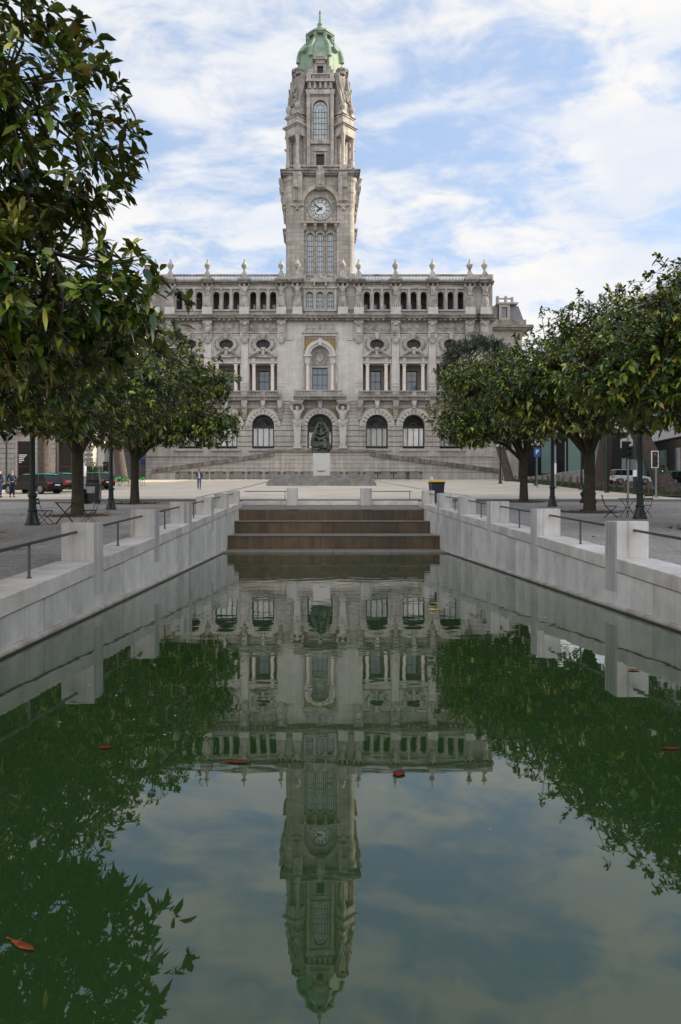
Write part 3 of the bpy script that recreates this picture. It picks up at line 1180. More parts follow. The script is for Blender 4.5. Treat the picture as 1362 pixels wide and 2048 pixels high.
def arch_win(name, hw, hspring, cols, zbars, mframe, mglass, parent, bar=.05, edge=.09, fan=False):
    """round-headed window, origin bottom centre"""
    mb = MB()
    d0, d1 = 0, .1
    mb.box(-hw, -hw + edge, d0, d1, 0, hspring)
    mb.box(hw - edge, hw, d0, d1, 0, hspring)
    mb.box(-hw + edge, hw - edge, .003, d1, 0, edge)
    mb.band(0, hspring, hw - edge, hw, 0, PI, d0, d1, 14)
    for i in range(1, cols):
        x = -hw + 2 * hw * i / cols
        mb.box(x - bar / 2, x + bar / 2, .01, d1 - .02, edge, hspring if not fan else hspring)
    for z in zbars:
        mb.box(-hw + edge, hw - edge, .014, d1 - .024, z - bar / 2, z + bar / 2)
    if fan:
        for k in range(1, 16):
            a = PI * k / 16
            mb.path([(.30 * hw * math.cos(a), .05, hspring + .30 * hw * math.sin(a)), ((hw - edge) * math.cos(a), .05, hspring + (hw - edge) * math.sin(a))], .03, 4)
        mb.band(0, hspring, .24 * hw, .32 * hw, 0, PI, .01, .09, 12)
    else:
        mb.band(0, hspring, .48 * hw, .48 * hw + bar, 0, PI, .016, .076, 10)
        for k in (1, 2, 3):
            a = PI * k / 4
            mb.path([(.5 * hw * math.cos(a), .05, hspring + .5 * hw * math.sin(a)), ((hw - edge) * math.cos(a), .05, hspring + (hw - edge) * math.sin(a))], bar * .45, 4)
    f = mb.build(name, mframe, parent)
    p = MB()
    p.extr(arch(0, hw - .02, hspring, .02, 14), 'y', .055, .065)
    p.build('pane', mglass, f)
    return f


def curtain(name, w, h, m, parent, folds=9, y=.25):
    mb = MB()
    n = folds * 8
    for i in range(n):
        a, b = i / n, (i + 1) / n
        fy = lambda t: y + .09 * math.cos(2 * PI * folds * t)
        x0, x1 = -w / 2 + w * a, -w / 2 + w * b
        mb.poly([(x0, fy(a), 0), (x1, fy(b), 0), (x1, fy(b), h), (x0, fy(a), h)])
    return mb.build(name, m, parent, smooth=True)


bay_src = bay_parts()
for u in BAYS[:]:
    for o in bay_src:
        if u == BAYS[0]:
            o.location.x = U(u)
        else:
            c = o.copy()
            col.objects.link(c)
            c.location.x = U(u)

# windows, columns, balconies, arches of each bay
lw = win_grid('loggia_window', U(21.6), U(47), 2, (.52, .56, .80), M['frame'], M['blueglass'], parent=CH)
cw = MB()
cw.lathe(0, 0, [(.34, 0), (.34, .12), (.29, .17), (.265, .22), (.265, 1.2), (.235, 3.45), (.235, 3.52), (.27, 3.55), (.27, 3.62), (.33, 3.66), (.33, 3.80)], 16)
lc = cw.build('loggia_column', M['column'], CH, smooth=True)
ow = MB()
ow.extr(oval(0, 0, U(14.6), U(9.8), 30), 'y', .0, .04)
owin = ow.build('oval_window', M['darkglass'], CH)
mb = MB()
mb.box(-.03, .03, -.05, 0, -U(9.6), U(9.6))
mb.box(-U(14.2), U(14.2), -.05, 0, -.03, .03)
mb.build('glazing_bar', M['frame'], owin)
# balcony
bal = MB()
fbox(bal, -36.6, 36.6, 794.6, 802.5, 0, .95)
cprof(bal, -36.6, 36.6, [(.95, 796.5), (1.12, 796.2), (1.12, 794.8), (.95, 794.5)])
balc = bal.build('balcony', M['grime'], CH)
rail = MB()
fbox(rail, -36.6, 36.6, 783.2, 785.2, .62, .98)
fbox(rail, -36.6, 36.6, 792.8, 794.6, .64, .94)
for c in (-36.6, 0, 36.6):
    for q in ((-4, 4) if c == 0 else ((0, 5) if c < 0 else (-5, 0))), :
        fbox(rail, c + q[0], c + q[1], 785.2, 792.8, .62, .97)
for s in (-1, 1):
    for k in range(9):
        x = U(s * (6.2 + k * 3.1))
        rail.lathe(x, -.8, [(.06, V(792.8)), (.085, V(790.5)), (.045, V(787.5)), (.06, V(785.2))], 6)
rl = rail.build('balustrade', M['trim'], balc)
# ground floor: arch wall with rustication
ga = MB()
ga.hole(U(-36.75), U(36.75), V(898), V(802.5), arch(U(0), U(22.2), V(851.5), V(897.5), 22), 0, .7)
gw = ga.build('arcade_wall', M['base'], CH)
rc = MB()
rows = [851, 861.6, 872.6, 884.4, 893.2, 898]
for a, b in zip(rows, rows[1:]):
    for s in (-1, 1):
        u0, u1 = s * 22.4, s * 36.75
        fbox(rc, min(u0, u1), max(u0, u1), a + .9, b - .5, 0, .24)
        if b < 897: fbox(rc, min(s * 22.2, s * 27), max(s * 22.2, s * 27), a + 1.0, b - .8, .22, .30)
for k, (a, b) in enumerate(((803.2, 809), (809.6, 816))):
    fbox(rc, -36.75, 36.75, a, b, 0, .12)
rc.build('rusticated_course', M['base'], gw)
am = MB()
am.band(U(0), V(851.5), 29.5, 35.2, 0, PI, -.34, 0, 30, S, S)
am.band(U(0), V(851.5), 22.2, 29.6, 0, PI, -.22, 0, 30, S, S)
for k in range(11):
    a = PI * (k + .5) / 11
    am.band(U(0), V(851.5), 22.0, 30.3, a - .075, a + .075, -.42, -.2, 2, S, S)
am.frus(0, -.45, V(817.5), V(802.8), U(2.6), .35, U(5), .45)
fbox(am, -3.2, 3.2, 804.5, 813, .7, .95)
for s in (-1, 1):
    fbox(am, min(s * 22, s * 34.5), max(s * 22, s * 34.5), 849.6, 852.4, 0, .36)
am.build('archivolt', M['clean'], gw)
for s in (-1, 1):
    mz = MB()
    mz.poly([(U(s * 36), -.03, V(817)), (U(s * 19), -.03, V(817)), (U(s * 26), -.03, V(823.5)), (U(s * 32), -.03, V(832)), (U(s * 36), -.03, V(840))])
    mz.build('spandrel_mosaic', M['mosaic'], gw)
awin = arch_win('arched_window', U(22.2), U(46), 4, (U(42), U(45.5), .35), M['frame'], M['darkglass'], CH, bar=.09, edge=.14, fan=True)
curtain('curtain', U(42), U(37), M['curtain'], awin, y=-.02 + .16)
# move the pane behind the curtain
for ch in awin.children:
    if ch.name.startswith('pane'): ch.location.y = .30
    if ch.name.startswith('curtain'): ch.location = (0, .03, U(5))
cons = MB()
fbox(cons, -6.2, 6.2, 802.6, 808, 0, .95)
for k in range(7):
    t0, t1 = k / 7, (k + 1) / 7
    d = .85 * (1 - t0) ** .7 + .15
    fbox(cons, -5.2 + t0 * 1.2, 5.2 - t0 * 1.2, 808 + 32 * t0, 808 + 32 * t1 - .2, 0, d)
cons.ell((0, -.75, V(815)), (U(6), .38, U(4.6)), 12, 7)
cons.ell((0, -.35, V(838)), (U(4), .22, U(3)), 10, 6)
cns = cons.build('console', M['trim'], CH)
# pilasters
pl = MB()
fbox(pl, -7.3, 7.3, 660, 796, -.3, .28)
fbox(pl, -7.6, 7.6, 765, 768, .28, .36)
fbox(pl, -7.6, 7.6, 771.5, 774, .28, .36)
pil = pl.build('pilaster', M['clean'], CH)
pc = MB()
fbox(pc, -9.2, 9.2, 643, 649, 0, .75)
fbox(pc, -8.2, 8.2, 649, 671, .2, .55)
fbox(pc, -5.6, 5.6, 654, 669, .55, .66)
fbox(pc, -4.2, 4.2, 656, 667, .66, .72)
fbox(pc, -9.0, 9.0, 670, 673, .2, .62)
pc.extr([(U(-8), V(673)), (U(8), V(673)), (U(3.2), V(683)), (U(2.4), V(687)), (U(-2.4), V(687)), (U(-3.2), V(683))], 'y', -.28, -.55)
pc.ell((0, -.65, V(651)), (U(5.4), .22, U(3.2)), 10, 6)
for s in (-1, 1):
    pc.ell((U(s * 6.5), -.55, V(676.5)), (.22, .16, .3), 8, 6)
    pc.path([(U(s * 7.4), -.5, V(676)), (U(s * 5.4), -.5, V(682)), (U(s * 1.8), -.45, V(687.5))], .1, 6)
pc.ell((0, -.5, V(685)), (.22, .16, .3), 8, 6)
pc.build('cartouche', M['trim'], pil)


# caryatid: a carved draped figure with raised arms
def caryatid():
    vs = [(0, 0, 1.55, .27, .2), (0, 0, 1.95, .25, .19), (0, -.02, 2.35, .30, .2), (0, 0, 2.68, .28, .18), (0, -.04, 2.9, .10), (0, -.07, 3.12, .17, .19), (0, -.05, 3.27, .15),
          (-.30, 0, 2.72, .14), (-.58, -.06, 2.98, .11), (-.46, -.02, 3.38, .09), (-.24, -.02, 3.52, .08),
          (.30, 0, 2.72, .14), (.58, -.06, 2.98, .11), (.46, -.02, 3.38, .09), (.24, -.02, 3.52, .08),
          (0, 0, 1.1, .33, .24), (0, 0, .6, .36, .26), (0, 0, .1, .42, .3)]
    es = [(0, 1), (1, 2), (2, 3), (3, 4), (4, 5), (5, 6), (3, 7), (7, 8), (8, 9), (9, 10), (3, 11), (11, 12), (12, 13), (13, 14), (0, 15), (15, 16), (16, 17)]
    o = skin('caryatid', (vs, es), M['trim'], CH, 2)
    f = MB()
    rr = random.Random(4)
    for k in range(13):
        a = PI + PI * (k + .5) / 13
        x0, y0 = .33 * math.cos(a), .25 * math.sin(a)
        f.path([(x0 * .8, y0 * .8, 1.7 + rr.uniform(-.1, .1)), (x0 * 1.05, y0 * 1.05, 1.1), (x0 * 1.22 + rr.uniform(-.05, .05), y0 * 1.2, .5), (x0 * 1.35 + rr.uniform(-.06, .06), y0 * 1.3, .02)], [.03, .05, .06, .05], 5)
    f.path([(-.3, -.1, 2.6), (0, -.25, 2.2), (.3, -.18, 1.8), (.34, -.12, 1.4)], [.05, .07, .08, .05], 6)
    f.path([(-.34, -.16, 1.75), (0, -.3, 1.62), (.36, -.16, 1.85)], [.06, .09, .06], 6)
    f.build('drapery', M['trim'], o)
    p = MB()
    p.box(-.56, .56, -.42, .5, -.95, -.02)
    p.box(-.64, .64, -.48, .5, -1.06, -.9)
    p.build('pedestal', M['clean'], o)
    p = MB()
    p.box(-.62, .62, -.5, .5, 3.55, 3.68)
    p.box(-.72, .72, -.58, .5, 3.68, 3.9)
    p.build('abacus', M['trim'], o)
    return o


cary = caryatid()
cary.scale = (1.22, 1.1, 1.03)
CZ = V(617.5)
urn = MB()
urn.frus(0, 0, 0, .25, .52, .52, .52, .52)
urn.frus(0, 0, .25, .95, .46, .46, .42, .42)
urn.frus(0, 0, .95, 1.45, .42, .42, .20, .20)
u1 = urn.build('urn', M['trim'], CH)
ub = MB()
ub.lathe(0, 0, [(.13, 1.44), (.20, 1.55), (.16, 1.68), (.34, 1.98), (.45, 2.22), (.47, 2.32), (.38, 2.46), (.24, 2.64), (.2, 2.74), (.12, 2.86), (.09, 2.96), (.13, 3.03), (.12, 3.1), (.04, 3.18)], 12)
ub.build('vase', M['trim'], u1, smooth=True)
seen = {}


def put(o, u, v, d, first):
    """move the source for its first place, then copies of it and its sub-parts"""
    c = o if not seen.get(o.name) else dup(o)
    seen[o.name] = 1
    c.location = (U(u), -d, V(v))
    return c


for u in BAYS:
    put(lw, u, 784, -2.2, 0)
    for s in (-1, 1): put(lc, u + s * 18.6, 783.0, -.05, 0)
    put(owin, u, 689, -.4, 0)
    c = put(balc, u, 0, 0, 0)
    c.location = (U(u), 0, 0)
    c = put(gw, u, 0, 0, 0)
    c.location = (U(u), 0, 0)
    put(awin, u, 897.4, -.4, 0)
for u in PIL:
    for o in (pil,):
        c = put(o, u, 0, 0, 0)
        c.location = (U(u), 0, 0)
    if abs(u) < 310:
        c = put(cns, u * (1.0 if abs(u) > 80 else 1.03), 0, 0, 0)
        c.location.y, c.location.z = 0, 0
for u in PIL + [-45, 45]:
    put(cary, u, 617.5, .62 if abs(u) > 50 else .75, 0)
for u in PIL + [-45, 45]:
    put(u1, u, 565.5 + (0 if abs(u) > 50 else 0), .35 if abs(u) > 50 else .8, 0)

# attic recess: windows in the shade behind the arches
for u in BAYS:
    for c in (-20, 0, 20):
        pass
aw = win_grid('attic_window', U(13), U(22), 2, (.5,), M['frame'], M['blueglass'], parent=CH)
for u in BAYS:
    for c in (-18, 2, 22):
        put(aw, u + c, 620, -2.5, 0)
mb = MB()
fbox(mb, -EW + 1, EW - 1, 620.5, 624, -2.6, -.5)
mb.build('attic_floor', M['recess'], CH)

# long mouldings
mb = MB()
cprof(mb, -EW - 4, EW + 4, [(-.3, 643), (.45, 643), (.5, 640.4), (.95, 639.6), (1.0, 636.8), (1.15, 634.4), (1.15, 633), (-.3, 631.6)])
for u in PIL + [-61, 61]:
    w = 19 if abs(u) > 62 else 36
    if abs(u) in (77,): continue
    cprof(mb, u - w, u + w, [(-.3, 642.8), (.7, 642.8), (.75, 640.2), (1.22, 639.4), (1.28, 636.6), (1.42, 634.2), (1.42, 632.8), (-.3, 631.4)])
k = -EW + 2
while k < EW:
    fbox(mb, k - 2.3, k + 2.3, 640.6, 643.6, .4, .9)
    k += 10.2
mb.build('main_cornice', M['grime'], CH)
mb = MB()
for a, b in ((-EW - 1, -33.5), (33.5, EW + 1)):
    cprof(mb, a, b, [(-.5, 570), (.45, 570), (.5, 568.2), (.85, 567.4), (.95, 565.2), (-.5, 564.6)])
for u in PIL + [-45, 45]:
    cprof(mb, u - 10.5, u + 10.5, [(.2, 569.7), (1.25, 569.7), (1.3, 568), (1.42, 567), (1.5, 564.9), (.2, 564.3)])
mb.build('attic_cornice', M['grime'], CH)
# roof balustrade sections
rb = MB()
fbox(rb, -30.5, 30.5, 550.6, 553.2, .05, .55)
fbox(rb, -30.5, 30.5, 560.8, 564.8, .08, .5)
for k in range(21):
    x = U(-29 + k * 2.9)
    rb.lathe(x, -.3, [(.055, V(560.8)), (.06, V(558.4)), (.035, V(554.6)), (.05, V(553.2))], 6)
rbo = rb.build('roof_balustrade', M['trim'], CH)
for u in BAYS: put(rbo, u, 0, 0, 0); 
for o in col.objects:
    if o.name.startswith('roof_balustrade'): o.location.y = 0; o.location.z = 0
mb = MB()
for s in (-1, 1):
    for a, b in ((305, 321), (335, EW)):
        fbox(mb, min(s * a, s * b), max(s * a, s * b), 550.4, 564.6, -.2, .4)
    fbox(mb, min(s * 52, s * 70), max(s * 52, s * 70), 549, 564.6, -.2, .5)
    fbox(mb, min(s * 37, s * 53), max(s * 37, s * 53), 548, 564.6, -.2, 1.0)
mb.build('parapet_block', M['stone'], CH)
# plain wall between end pilasters and the base
for s in (-1, 1):
    mb = MB()
    fbox(mb, min(s * 297.5, s * EW), max(s * 297.5, s * EW), 566, 898, -.5, 0)
    mb.build('end_wall', M['stone'], CH)
mb = MB()
for s in (-1, 1):
    fbox(mb, min(s * 313, s * EW), max(s * 313, s * EW), 686, 800, 0, .04)
    for a, b in zip(rows, rows[1:]):
        fbox(mb, min(s * 298.5, s * EW), max(s * 298.5, s * EW), a + .9, b - .5, 0, .24)
    for a in range(6):
        fbox(mb, min(s * 298.5, s * EW), max(s * 298.5, s * EW), 803.2 + a * 8, 810.4 + a * 8, 0, .16)
mb.build('end_wall_course', M['base'], CH)
# plinth
mb = MB()
fbox(mb, -EW - 1, EW + 1, 897.6, 915, -.5, .45)
for u in BAYS:
    fbox(mb, u - 29, u + 29, 898.5, 902.5, .45, .75)
cprof(mb, -EW - 2, EW + 2, [(.4, 915.5), (.6, 915.2), (.72, 913.2), (.4, 912.6)])
for k, (a, b) in enumerate(((915.6, 920), (920.5, 928), (928.6, 935.4), (936, 943.2), (943.8, 952), (952.5, 966))):
    fbox(mb, -EW - 2, EW + 2, a, b, -.5, .55)
fbox(mb, -EW - 2, EW + 2, 915, 966, -.6, .42)
mb.build('plinth', M['base'], CH)

# --- centre bay
mb = MB()
mb.hole(U(-34.5), U(34.5), V(783), V(668), arch(U(0), U(19.6), V(712), V(783), 20), -.1, 1.4)
for s in (-1, 1):
    fbox(mb, min(s * 34.5, s * 85.0), max(s * 34.5, s * 85.0), 683, 802.5, -.5, .30)
    fbox(mb, min(s * 34.5, s * 85.0), max(s * 34.5, s * 85.0), 641, 683, -.5, .12)
    fbox(mb, min(s * 53, s * 70), max(s * 53, s * 70), 672, 681, .12, .22)
fbox(mb, -34.5, 34.5, 641, 668, -.5, .1)
fbox(mb, -34.5, 34.5, 783, 802.5, -.5, .1)
mb.build('centre_wall', M['clean'], CH)
mb = MB()
for k in range(5):
    c = -24 + k * 12
    fbox(mb, c - 4.2, c + 4.2, 648.5, 657.5, .1, .2)
for k in range(9):
    c = -28 + k * 7
    mb.extr([(U(c - 2.6), V(659)), (U(c + 2.6), V(659)), (U(c), V(662.4))], 'y', -.1, -.19)
fbox(mb, -36, 36, 664.3, 667.2, .1, .3)
for (a, b, c, d) in ((-34.4, 34.4, 670, 673.5), (-34.4, -31, 673.5, 783), (31, 34.4, 673.5, 783)):
    fbox(mb, a, b, c, d, .1, .45)
mb.build('centre_frame', M['trim'], CH)
for s in (-1, 1):
    mb = MB()
    pts = [(U(s * 31), -.13, V(676.5)), (U(s * 2), -.13, V(676.5)), (U(s * 10), -.13, V(682)), (U(s * 22), -.13, V(690)), (U(s * 31), -.13, V(702))]
    mb.poly(pts)
    mb.build('arch_mosaic', M['mosaic'], CH)
mb = MB()
mb.band(U(0), V(712), 24.5, 30.5, 0, PI, -.5, -.1, 28, S, S)
mb.band(U(0), V(712), 19.6, 25, 0, PI, -.32, -.1, 28, S, S)
fbox(mb, -3.6, 3.6, 678.5, 692, .1, .62)
for s in (-1, 1):
    fbox(mb, min(s * 17, s * 32.5), max(s * 17, s * 32.5), 711, 714.6, .1, .72)
    fbox(mb, min(s * 19.5, s * 30.5), max(s * 19.5, s * 30.5), 714.6, 728, .1, .5)
mb.build('centre_archivolt', M['clean'], CH)
mb = MB()
fbox(mb, -20, 20, 690, 733, -1.35, -.75)
for s in (-1, 1): fbox(mb, min(s * 15.4, s * 20), max(s * 15.4, s * 20), 733, 783, -1.35, -.75)
mb.build('niche_wall', M['clean'], CH)
mb = MB()
mb.band(U(0), V(714), 12.6, 14.6, 0, 2 * PI, .55, .76, 24, S, S)
mb.extr([(U(-6.5), V(705)), (U(6.5), V(705)), (U(7), V(714)), (U(4), V(721)), (U(0), V(724)), (U(-4), V(721)), (U(-7), V(714))], 'y', .5, .76)
fbox(mb, -4.5, 4.5, 700.5, 704.5, .75 - 1.5, .3 - .75)
rr = random.Random(8)
for k in range(46):
    a = rr.uniform(0, 2 * PI)
    r_ = rr.uniform(8, 15)
    mb.ell((U(r_ * math.cos(a)), .72, V(715 - r_ * .9 * math.sin(a))), (.09, .1, .09), 6, 4)
for k in range(14):
    mb.ell((U(-14 + k * 2.15), .70, V(726.5 + (k % 2) * 1.2)), (.11, .12, .09), 6, 4)
mb.build('coat_of_arms', M['trim'], CH)
cwn = win_grid('balcony_door', U(31), U(50), 3, (.31, .70, .74), M['frame'], M['blueglass'], parent=CH, bar=.06)
cwn.location = (U(0), 1.2, V(783))
for s in (-1, 1):
    c = dup(lc)
    c.location = (U(s * 24.9), -.15, V(782.6))
    c.scale = (1, 1, 1.0)
cb_ = MB()
fbox(cb_, -52, 52, 796, 803, .0, 2.0)
cprof(cb_, -52.5, 52.5, [(2.0, 799), (2.2, 798.4), (2.2, 796.6), (2.0, 796)])
ctrb = cb_.build('balcony', M['grime'], CH)
rail = MB()
fbox(rail, -50, 50, 784.2, 786.4, 1.55, 1.95)
fbox(rail, -50, 50, 794, 796, 1.57, 1.92)
for c in (-47.5, 0, 47.5):
    fbox(rail, c - 4, c + 4, 786.4, 794, 1.55, 1.94)
for s in (-1, 1):
    for k in range(12):
        rail.lathe(U(s * (6 + k * 3.2)), -1.75, [(.06, V(794)), (.085, V(791.5)), (.045, V(788.5)), (.06, V(786.4))], 6)
rail.build('balustrade', M['trim'], ctrb)
# ground-floor centre
mb = MB()
mb.hole(U(-34), U(34), V(899), V(803), arch(U(0), U(25), V(853), V(898.5), 24), -.1, 1.0)
for s in (-1, 1): fbox(mb, min(s * 34, s * 85), max(s * 34, s * 85), 803, 899, -.4, .1)
cg = mb.build('portal_wall', M['base'], CH)
mb = MB()
for a, b in zip(rows, rows[1:]):
    for s in (-1, 1):
        fbox(mb, min(s * 25.4, s * 77), max(s * 25.4, s * 77), a + .9, b - .5, .1, .36)
for k, (a, b) in enumerate(((817, 822.8), (823.4, 829), (829.6, 836), (836.6, 843.6), (844.2, 850.6))):
    for s in (-1, 1):
        fbox(mb, min(s * 52, s * 77), max(s * 52, s * 77), a, b, .1, .26)
for k, (a, b) in enumerate(((803.4, 809.2), (809.8, 816.4))):
    fbox(mb, -77, 77, a, b, .1, .24)
mb.build('rusticated_course', M['base'], cg)
mb = MB()
mb.band(U(0), V(853), 31, 37, 0, PI, -.46, -.1, 30, S, S)
mb.band(U(0), V(853), 25, 31.2, 0, PI, -.34, -.1, 30, S, S)
for k in range(11):
    a = PI * (k + .5) / 11
    mb.band(U(0), V(853), 24.8, 32, a - .07, a + .07, -.56, -.3, 2, S, S)
mb.frus(0, -.6, V(817), V(803.2), U(3), .45, U(5.4), .55)
mb.build('archivolt', M['clean'], cg)
for s in (-1, 1):
    mb = MB()
    mb.poly([(U(s * 37.5), -.13, V(818)), (U(s * 20), -.13, V(818)), (U(s * 27), -.13, V(824)), (U(s * 33.5), -.13, V(833)), (U(s * 37.5), -.13, V(842))])
    mb.build('spandrel_mosaic', M['mosaic'], cg)
cdoor = arch_win('portal_door', U(25), U(45), 4, (U(36), U(40.5)), M['frame'], M['darkglass'], CH, bar=.1, edge=.16, fan=True)
cdoor.location = (0, .5, V(898.4))
curtain('curtain', U(47), U(32), M['curtain'], cdoor, y=.18)
for ch in cdoor.children:
    if ch.name.startswith('pane'): ch.location.y = .30
    if ch.name.startswith('curtain'): ch.location = (0, .0, U(3))


def atlante():
    vs = [(0, 0, 3.7, .42, .34), (0, 0, 4.2, .44, .34), (0, -.05, 4.75, .56, .4), (0, -.02, 5.15, .5, .34), (0, -.2, 5.42, .2), (0, -.34, 5.68, .27, .3), (0, -.28, 5.95, .25),
          (-.52, 0, 5.2, .24), (-.82, -.25, 5.55, .2), (-.75, -.12, 6.05, .17), (-.42, -.05, 6.25, .14),
          (.52, 0, 5.2, .24), (.82, -.25, 5.55, .2), (.75, -.12, 6.05, .17), (.42, -.05, 6.25, .14)]
    es = [(0, 1), (1, 2), (2, 3), (3, 4), (4, 5), (5, 6), (3, 7), (7, 8), (8, 9), (9, 10), (3, 11), (11, 12), (12, 13), (13, 14)]
    o = skin('atlante', (vs, es), M['clean'], CH, 2)
    b = MB()
    b.frus(0, .05, .45, 3.55, .38, .4, .55, .45)
    b.box(-.58, .58, -.5, .5, 0, .28)
    b.box(-.48, .48, -.44, .5, .28, .46)
    b.build('herm_shaft', M['clean'], o, bevel=.03)
    f = MB()
    f.path([(-.55, -.2, 3.9), (-.2, -.46, 3.62), (.2, -.46, 3.62), (.55, -.2, 3.9)], [.14, .18, .18, .14], 8)
    f.path([(-.5, -.3, 3.5), (0, -.52, 3.32), (.55, -.28, 3.75)], [.1, .15, .1], 8)
    f.path([(.5, -.3, 3.6), (.1, -.5, 3.3), (-.3, -.45, 3.12)], [.1, .14, .06], 8)
    f.path([(-.52, 0, 4.1), (-.58, -.2, 3.7), (-.5, -.1, 3.2)], [.12, .16, .08], 8)
    f.path([(.52, 0, 4.1), (.58, -.2, 3.7), (.5, -.1, 3.2)], [.12, .16, .08], 8)
    f.build('loincloth', M['clean'], o, smooth=True)
    h = MB()
    h.ell((0, -.36, 5.62), (.24, .2, .3), 12, 8)
    h.ell((0, -.5, 5.5), (.17, .12, .2), 10, 6)
    h.build('beard', M['clean'], o, smooth=True)
    c = MB()
    c.box(-.72, .72, -.75, .5, 6.2, 6.42)
    c.box(-.85, .85, -.95, .5, 6.42, 6.75)
    c.build('abacus', M['clean'], o)
    return o


atl = atlante()
atl.location = (U(-45), -.85, V(898.6))
c = dup(atl)
c.location = (U(45), -.85, V(898.6))
# centre attic with three leaded windows
mb = MB()
for c in (-20.5, 0, 20.5):
    mb.hole(U(c - 10.25), U(c + 10.25), V(625), V(576), arch(U(c), U(6.6), V(591.6), V(620.5), 10), -.45, .2)
for s in (-1, 1):
    fbox(mb, min(s * 30.75, s * 84), max(s * 30.75, s * 84), 566, 633, -.5, .30)
    fbox(mb, min(s * 53, s * 69), max(s * 53, s * 69), 580, 622, .3, .38)
fbox(mb, -30.75, 30.75, 625, 633, -.5, .45)
fbox(mb, -30.75, 30.75, 566, 576, -.5, .45)
mb.build('centre_attic', M['stone'], CH)
for c in (-20.5, 0, 20.5):
    w = arch_win('attic_leaded_window', U(6.6), U(29), 3, (U(8), U(17), U(26)), M['frame'], M['leadglass'], CH, bar=.045, edge=.06)
    w.location = (U(c), -.1, V(620.5))
mb = MB()
for c in (-30.7, -10.25, 10.25, 30.7):
    fbox(mb, c - 2, c + 2, 580, 622, .45, .6)
fbox(mb, -34, 34, 576, 579.5, .45, .7)
fbox(mb, -33, 33, 620.6, 624.5, .45, .66)
for s in (-1, 1): fbox(mb, min(s * 10, s * 13), max(s * 10, s * 13), 568.5, 576, .45, 1.1)
cprof(mb, -17, 17, [(.4, 568.6), (1.15, 568.6), (1.2, 566.6), (.4, 566.4)])
mb.extr([(U(-16.5), V(566.6)), (U(16.5), V(566.6)), (U(0), V(557.5))], 'y', -.4, -1.0)
for s in (-1, 1):
    mb.path([(U(s * 17), -.8, V(566)), (U(0), -.8, V(556.6))], .19, 4)
cprof(mb, -34, 34, [(.2, 568), (.6, 568), (.75, 565), (.2, 564.6)])
mb.build('centre_attic_trim', M['trim'], CH)
mb = MB()
fbox(mb, -33, 33, 551.2, 553.4, .1, .5)
fbox(mb, -33, 33, 562, 565, .1, .55)
for c in (-31, -10.3, 10.3, 31): fbox(mb, c - 2.6, c + 2.6, 553.4, 562, .1, .5)
for c in (-20.6, 0, 20.6):
    for k in range(5):
        mb.lathe(U(c - 6 + k * 3), -.3, [(.06, V(562)), (.09, V(559)), (.05, V(555)), (.06, V(553.4))], 6)
mb.build('centre_balustrade', M['trim'], CH)

# --- terrace with its two ramps
TY = 6.3
mb = MB()
ts = 98.7 / 105.0


def TX(px): return (px - VX) * 98.7 / FPX - .56
def TZ(py): return CAMZ + (VY - py) * 98.7 / FPX - ZB


mb.box(TX(541), TX(747), -TY + .05, -.4, TZ(962), TZ(904))
crs = [904.5, 911.2, 919.6, 927.6, 936.4, 945.5, 962]
for a, b in zip(crs, crs[1:]):
    n = 9
    for i in range(n):
        x0, x1 = TX(541) + (TX(747) - TX(541)) * i / n, TX(541) + (TX(747) - TX(541)) * (i + 1) / n
        mb.box(x0 + .006, x1 - .006, -TY - .06, -TY + .1, TZ(b) + .02, TZ(a) - .015)
ter = mb.build('terrace', M['base'], CH)
mb = MB()
mb.box(TX(534.5), TX(753), -TY - .3, -TY + .4, TZ(904.5), TZ(899.5))
mb.build('terrace_coping', M['rampgrime'], ter)
for s, (xa, xb) in ((-1, (548, 303)), (1, (740, 1003))):
    mb = MB()
    x0, x1 = TX(xa), TX(xb)
    z0, z1 = TZ(910.5), TZ(945)
    g = TZ(966)
    n = 16
    for i in range(n):
        a, b = i / n, (i + 1) / n
        p0, p1 = x0 + (x1 - x0) * a, x0 + (x1 - x0) * b
        q0, q1 = z0 + (z1 - z0) * a, z0 + (z1 - z0) * b
        xs = sorted(((p0, q0), (p1, q1)))
        mb.hexa([(xs[0][0], -TY, g), (xs[1][0], -TY, g), (xs[1][0], -.45, g), (xs[0][0], -.45, g), (xs[0][0], -TY, xs[0][1]), (xs[1][0], -TY, xs[1][1]), (xs[1][0], -.45, xs[1][1]), (xs[0][0], -.45, xs[0][1])])
    rp = mb.build('ramp', M['base'], CH)
    jm = MB()
    for zj in (919.8, 928, 936.4, 944.5):
        zz = TZ(zj)
        t = (zz - z0) / (z1 - z0)
        xe = x0 + (x1 - x0) * min(max(t, .02), 1)
        jm.box(x0, xe, -TY - .012, -TY + .05, zz - .02, zz + .02)
    jm.build('joint', M['joint'], rp)
    mb = MB()
    for i in range(24):
        a, b = i / 24, (i + 1) / 24 - .003
        p0, p1 = x0 + (x1 - x0) * a, x0 + (x1 - x0) * b
        q0, q1 = z0 + (z1 - z0) * a, z0 + (z1 - z0) * b
        xs = sorted(((p0, q0), (p1, q1)))
        hh = .42
        mb.hexa([(xs[0][0], -TY - .22, xs[0][1] - .12), (xs[1][0], -TY - .22, xs[1][1] - .12), (xs[1][0], -TY + .35, xs[1][1] - .12), (xs[0][0], -TY + .35, xs[0][1] - .12),
                 (xs[0][0], -TY - .22, xs[0][1] + hh), (xs[1][0], -TY - .22, xs[1][1] + hh), (xs[1][0], -TY + .35, xs[1][1] + hh), (xs[0][0], -TY + .35, xs[0][1] + hh)])
    mb.build('ramp_parapet', M['rampgrime'], rp)

# --- recessed side blocks with mansard roof
SB = 112 / FPX
def UB(u): return u * SB + .037
def VB(v): return CAMZ + (VY - v) * SB - ZB


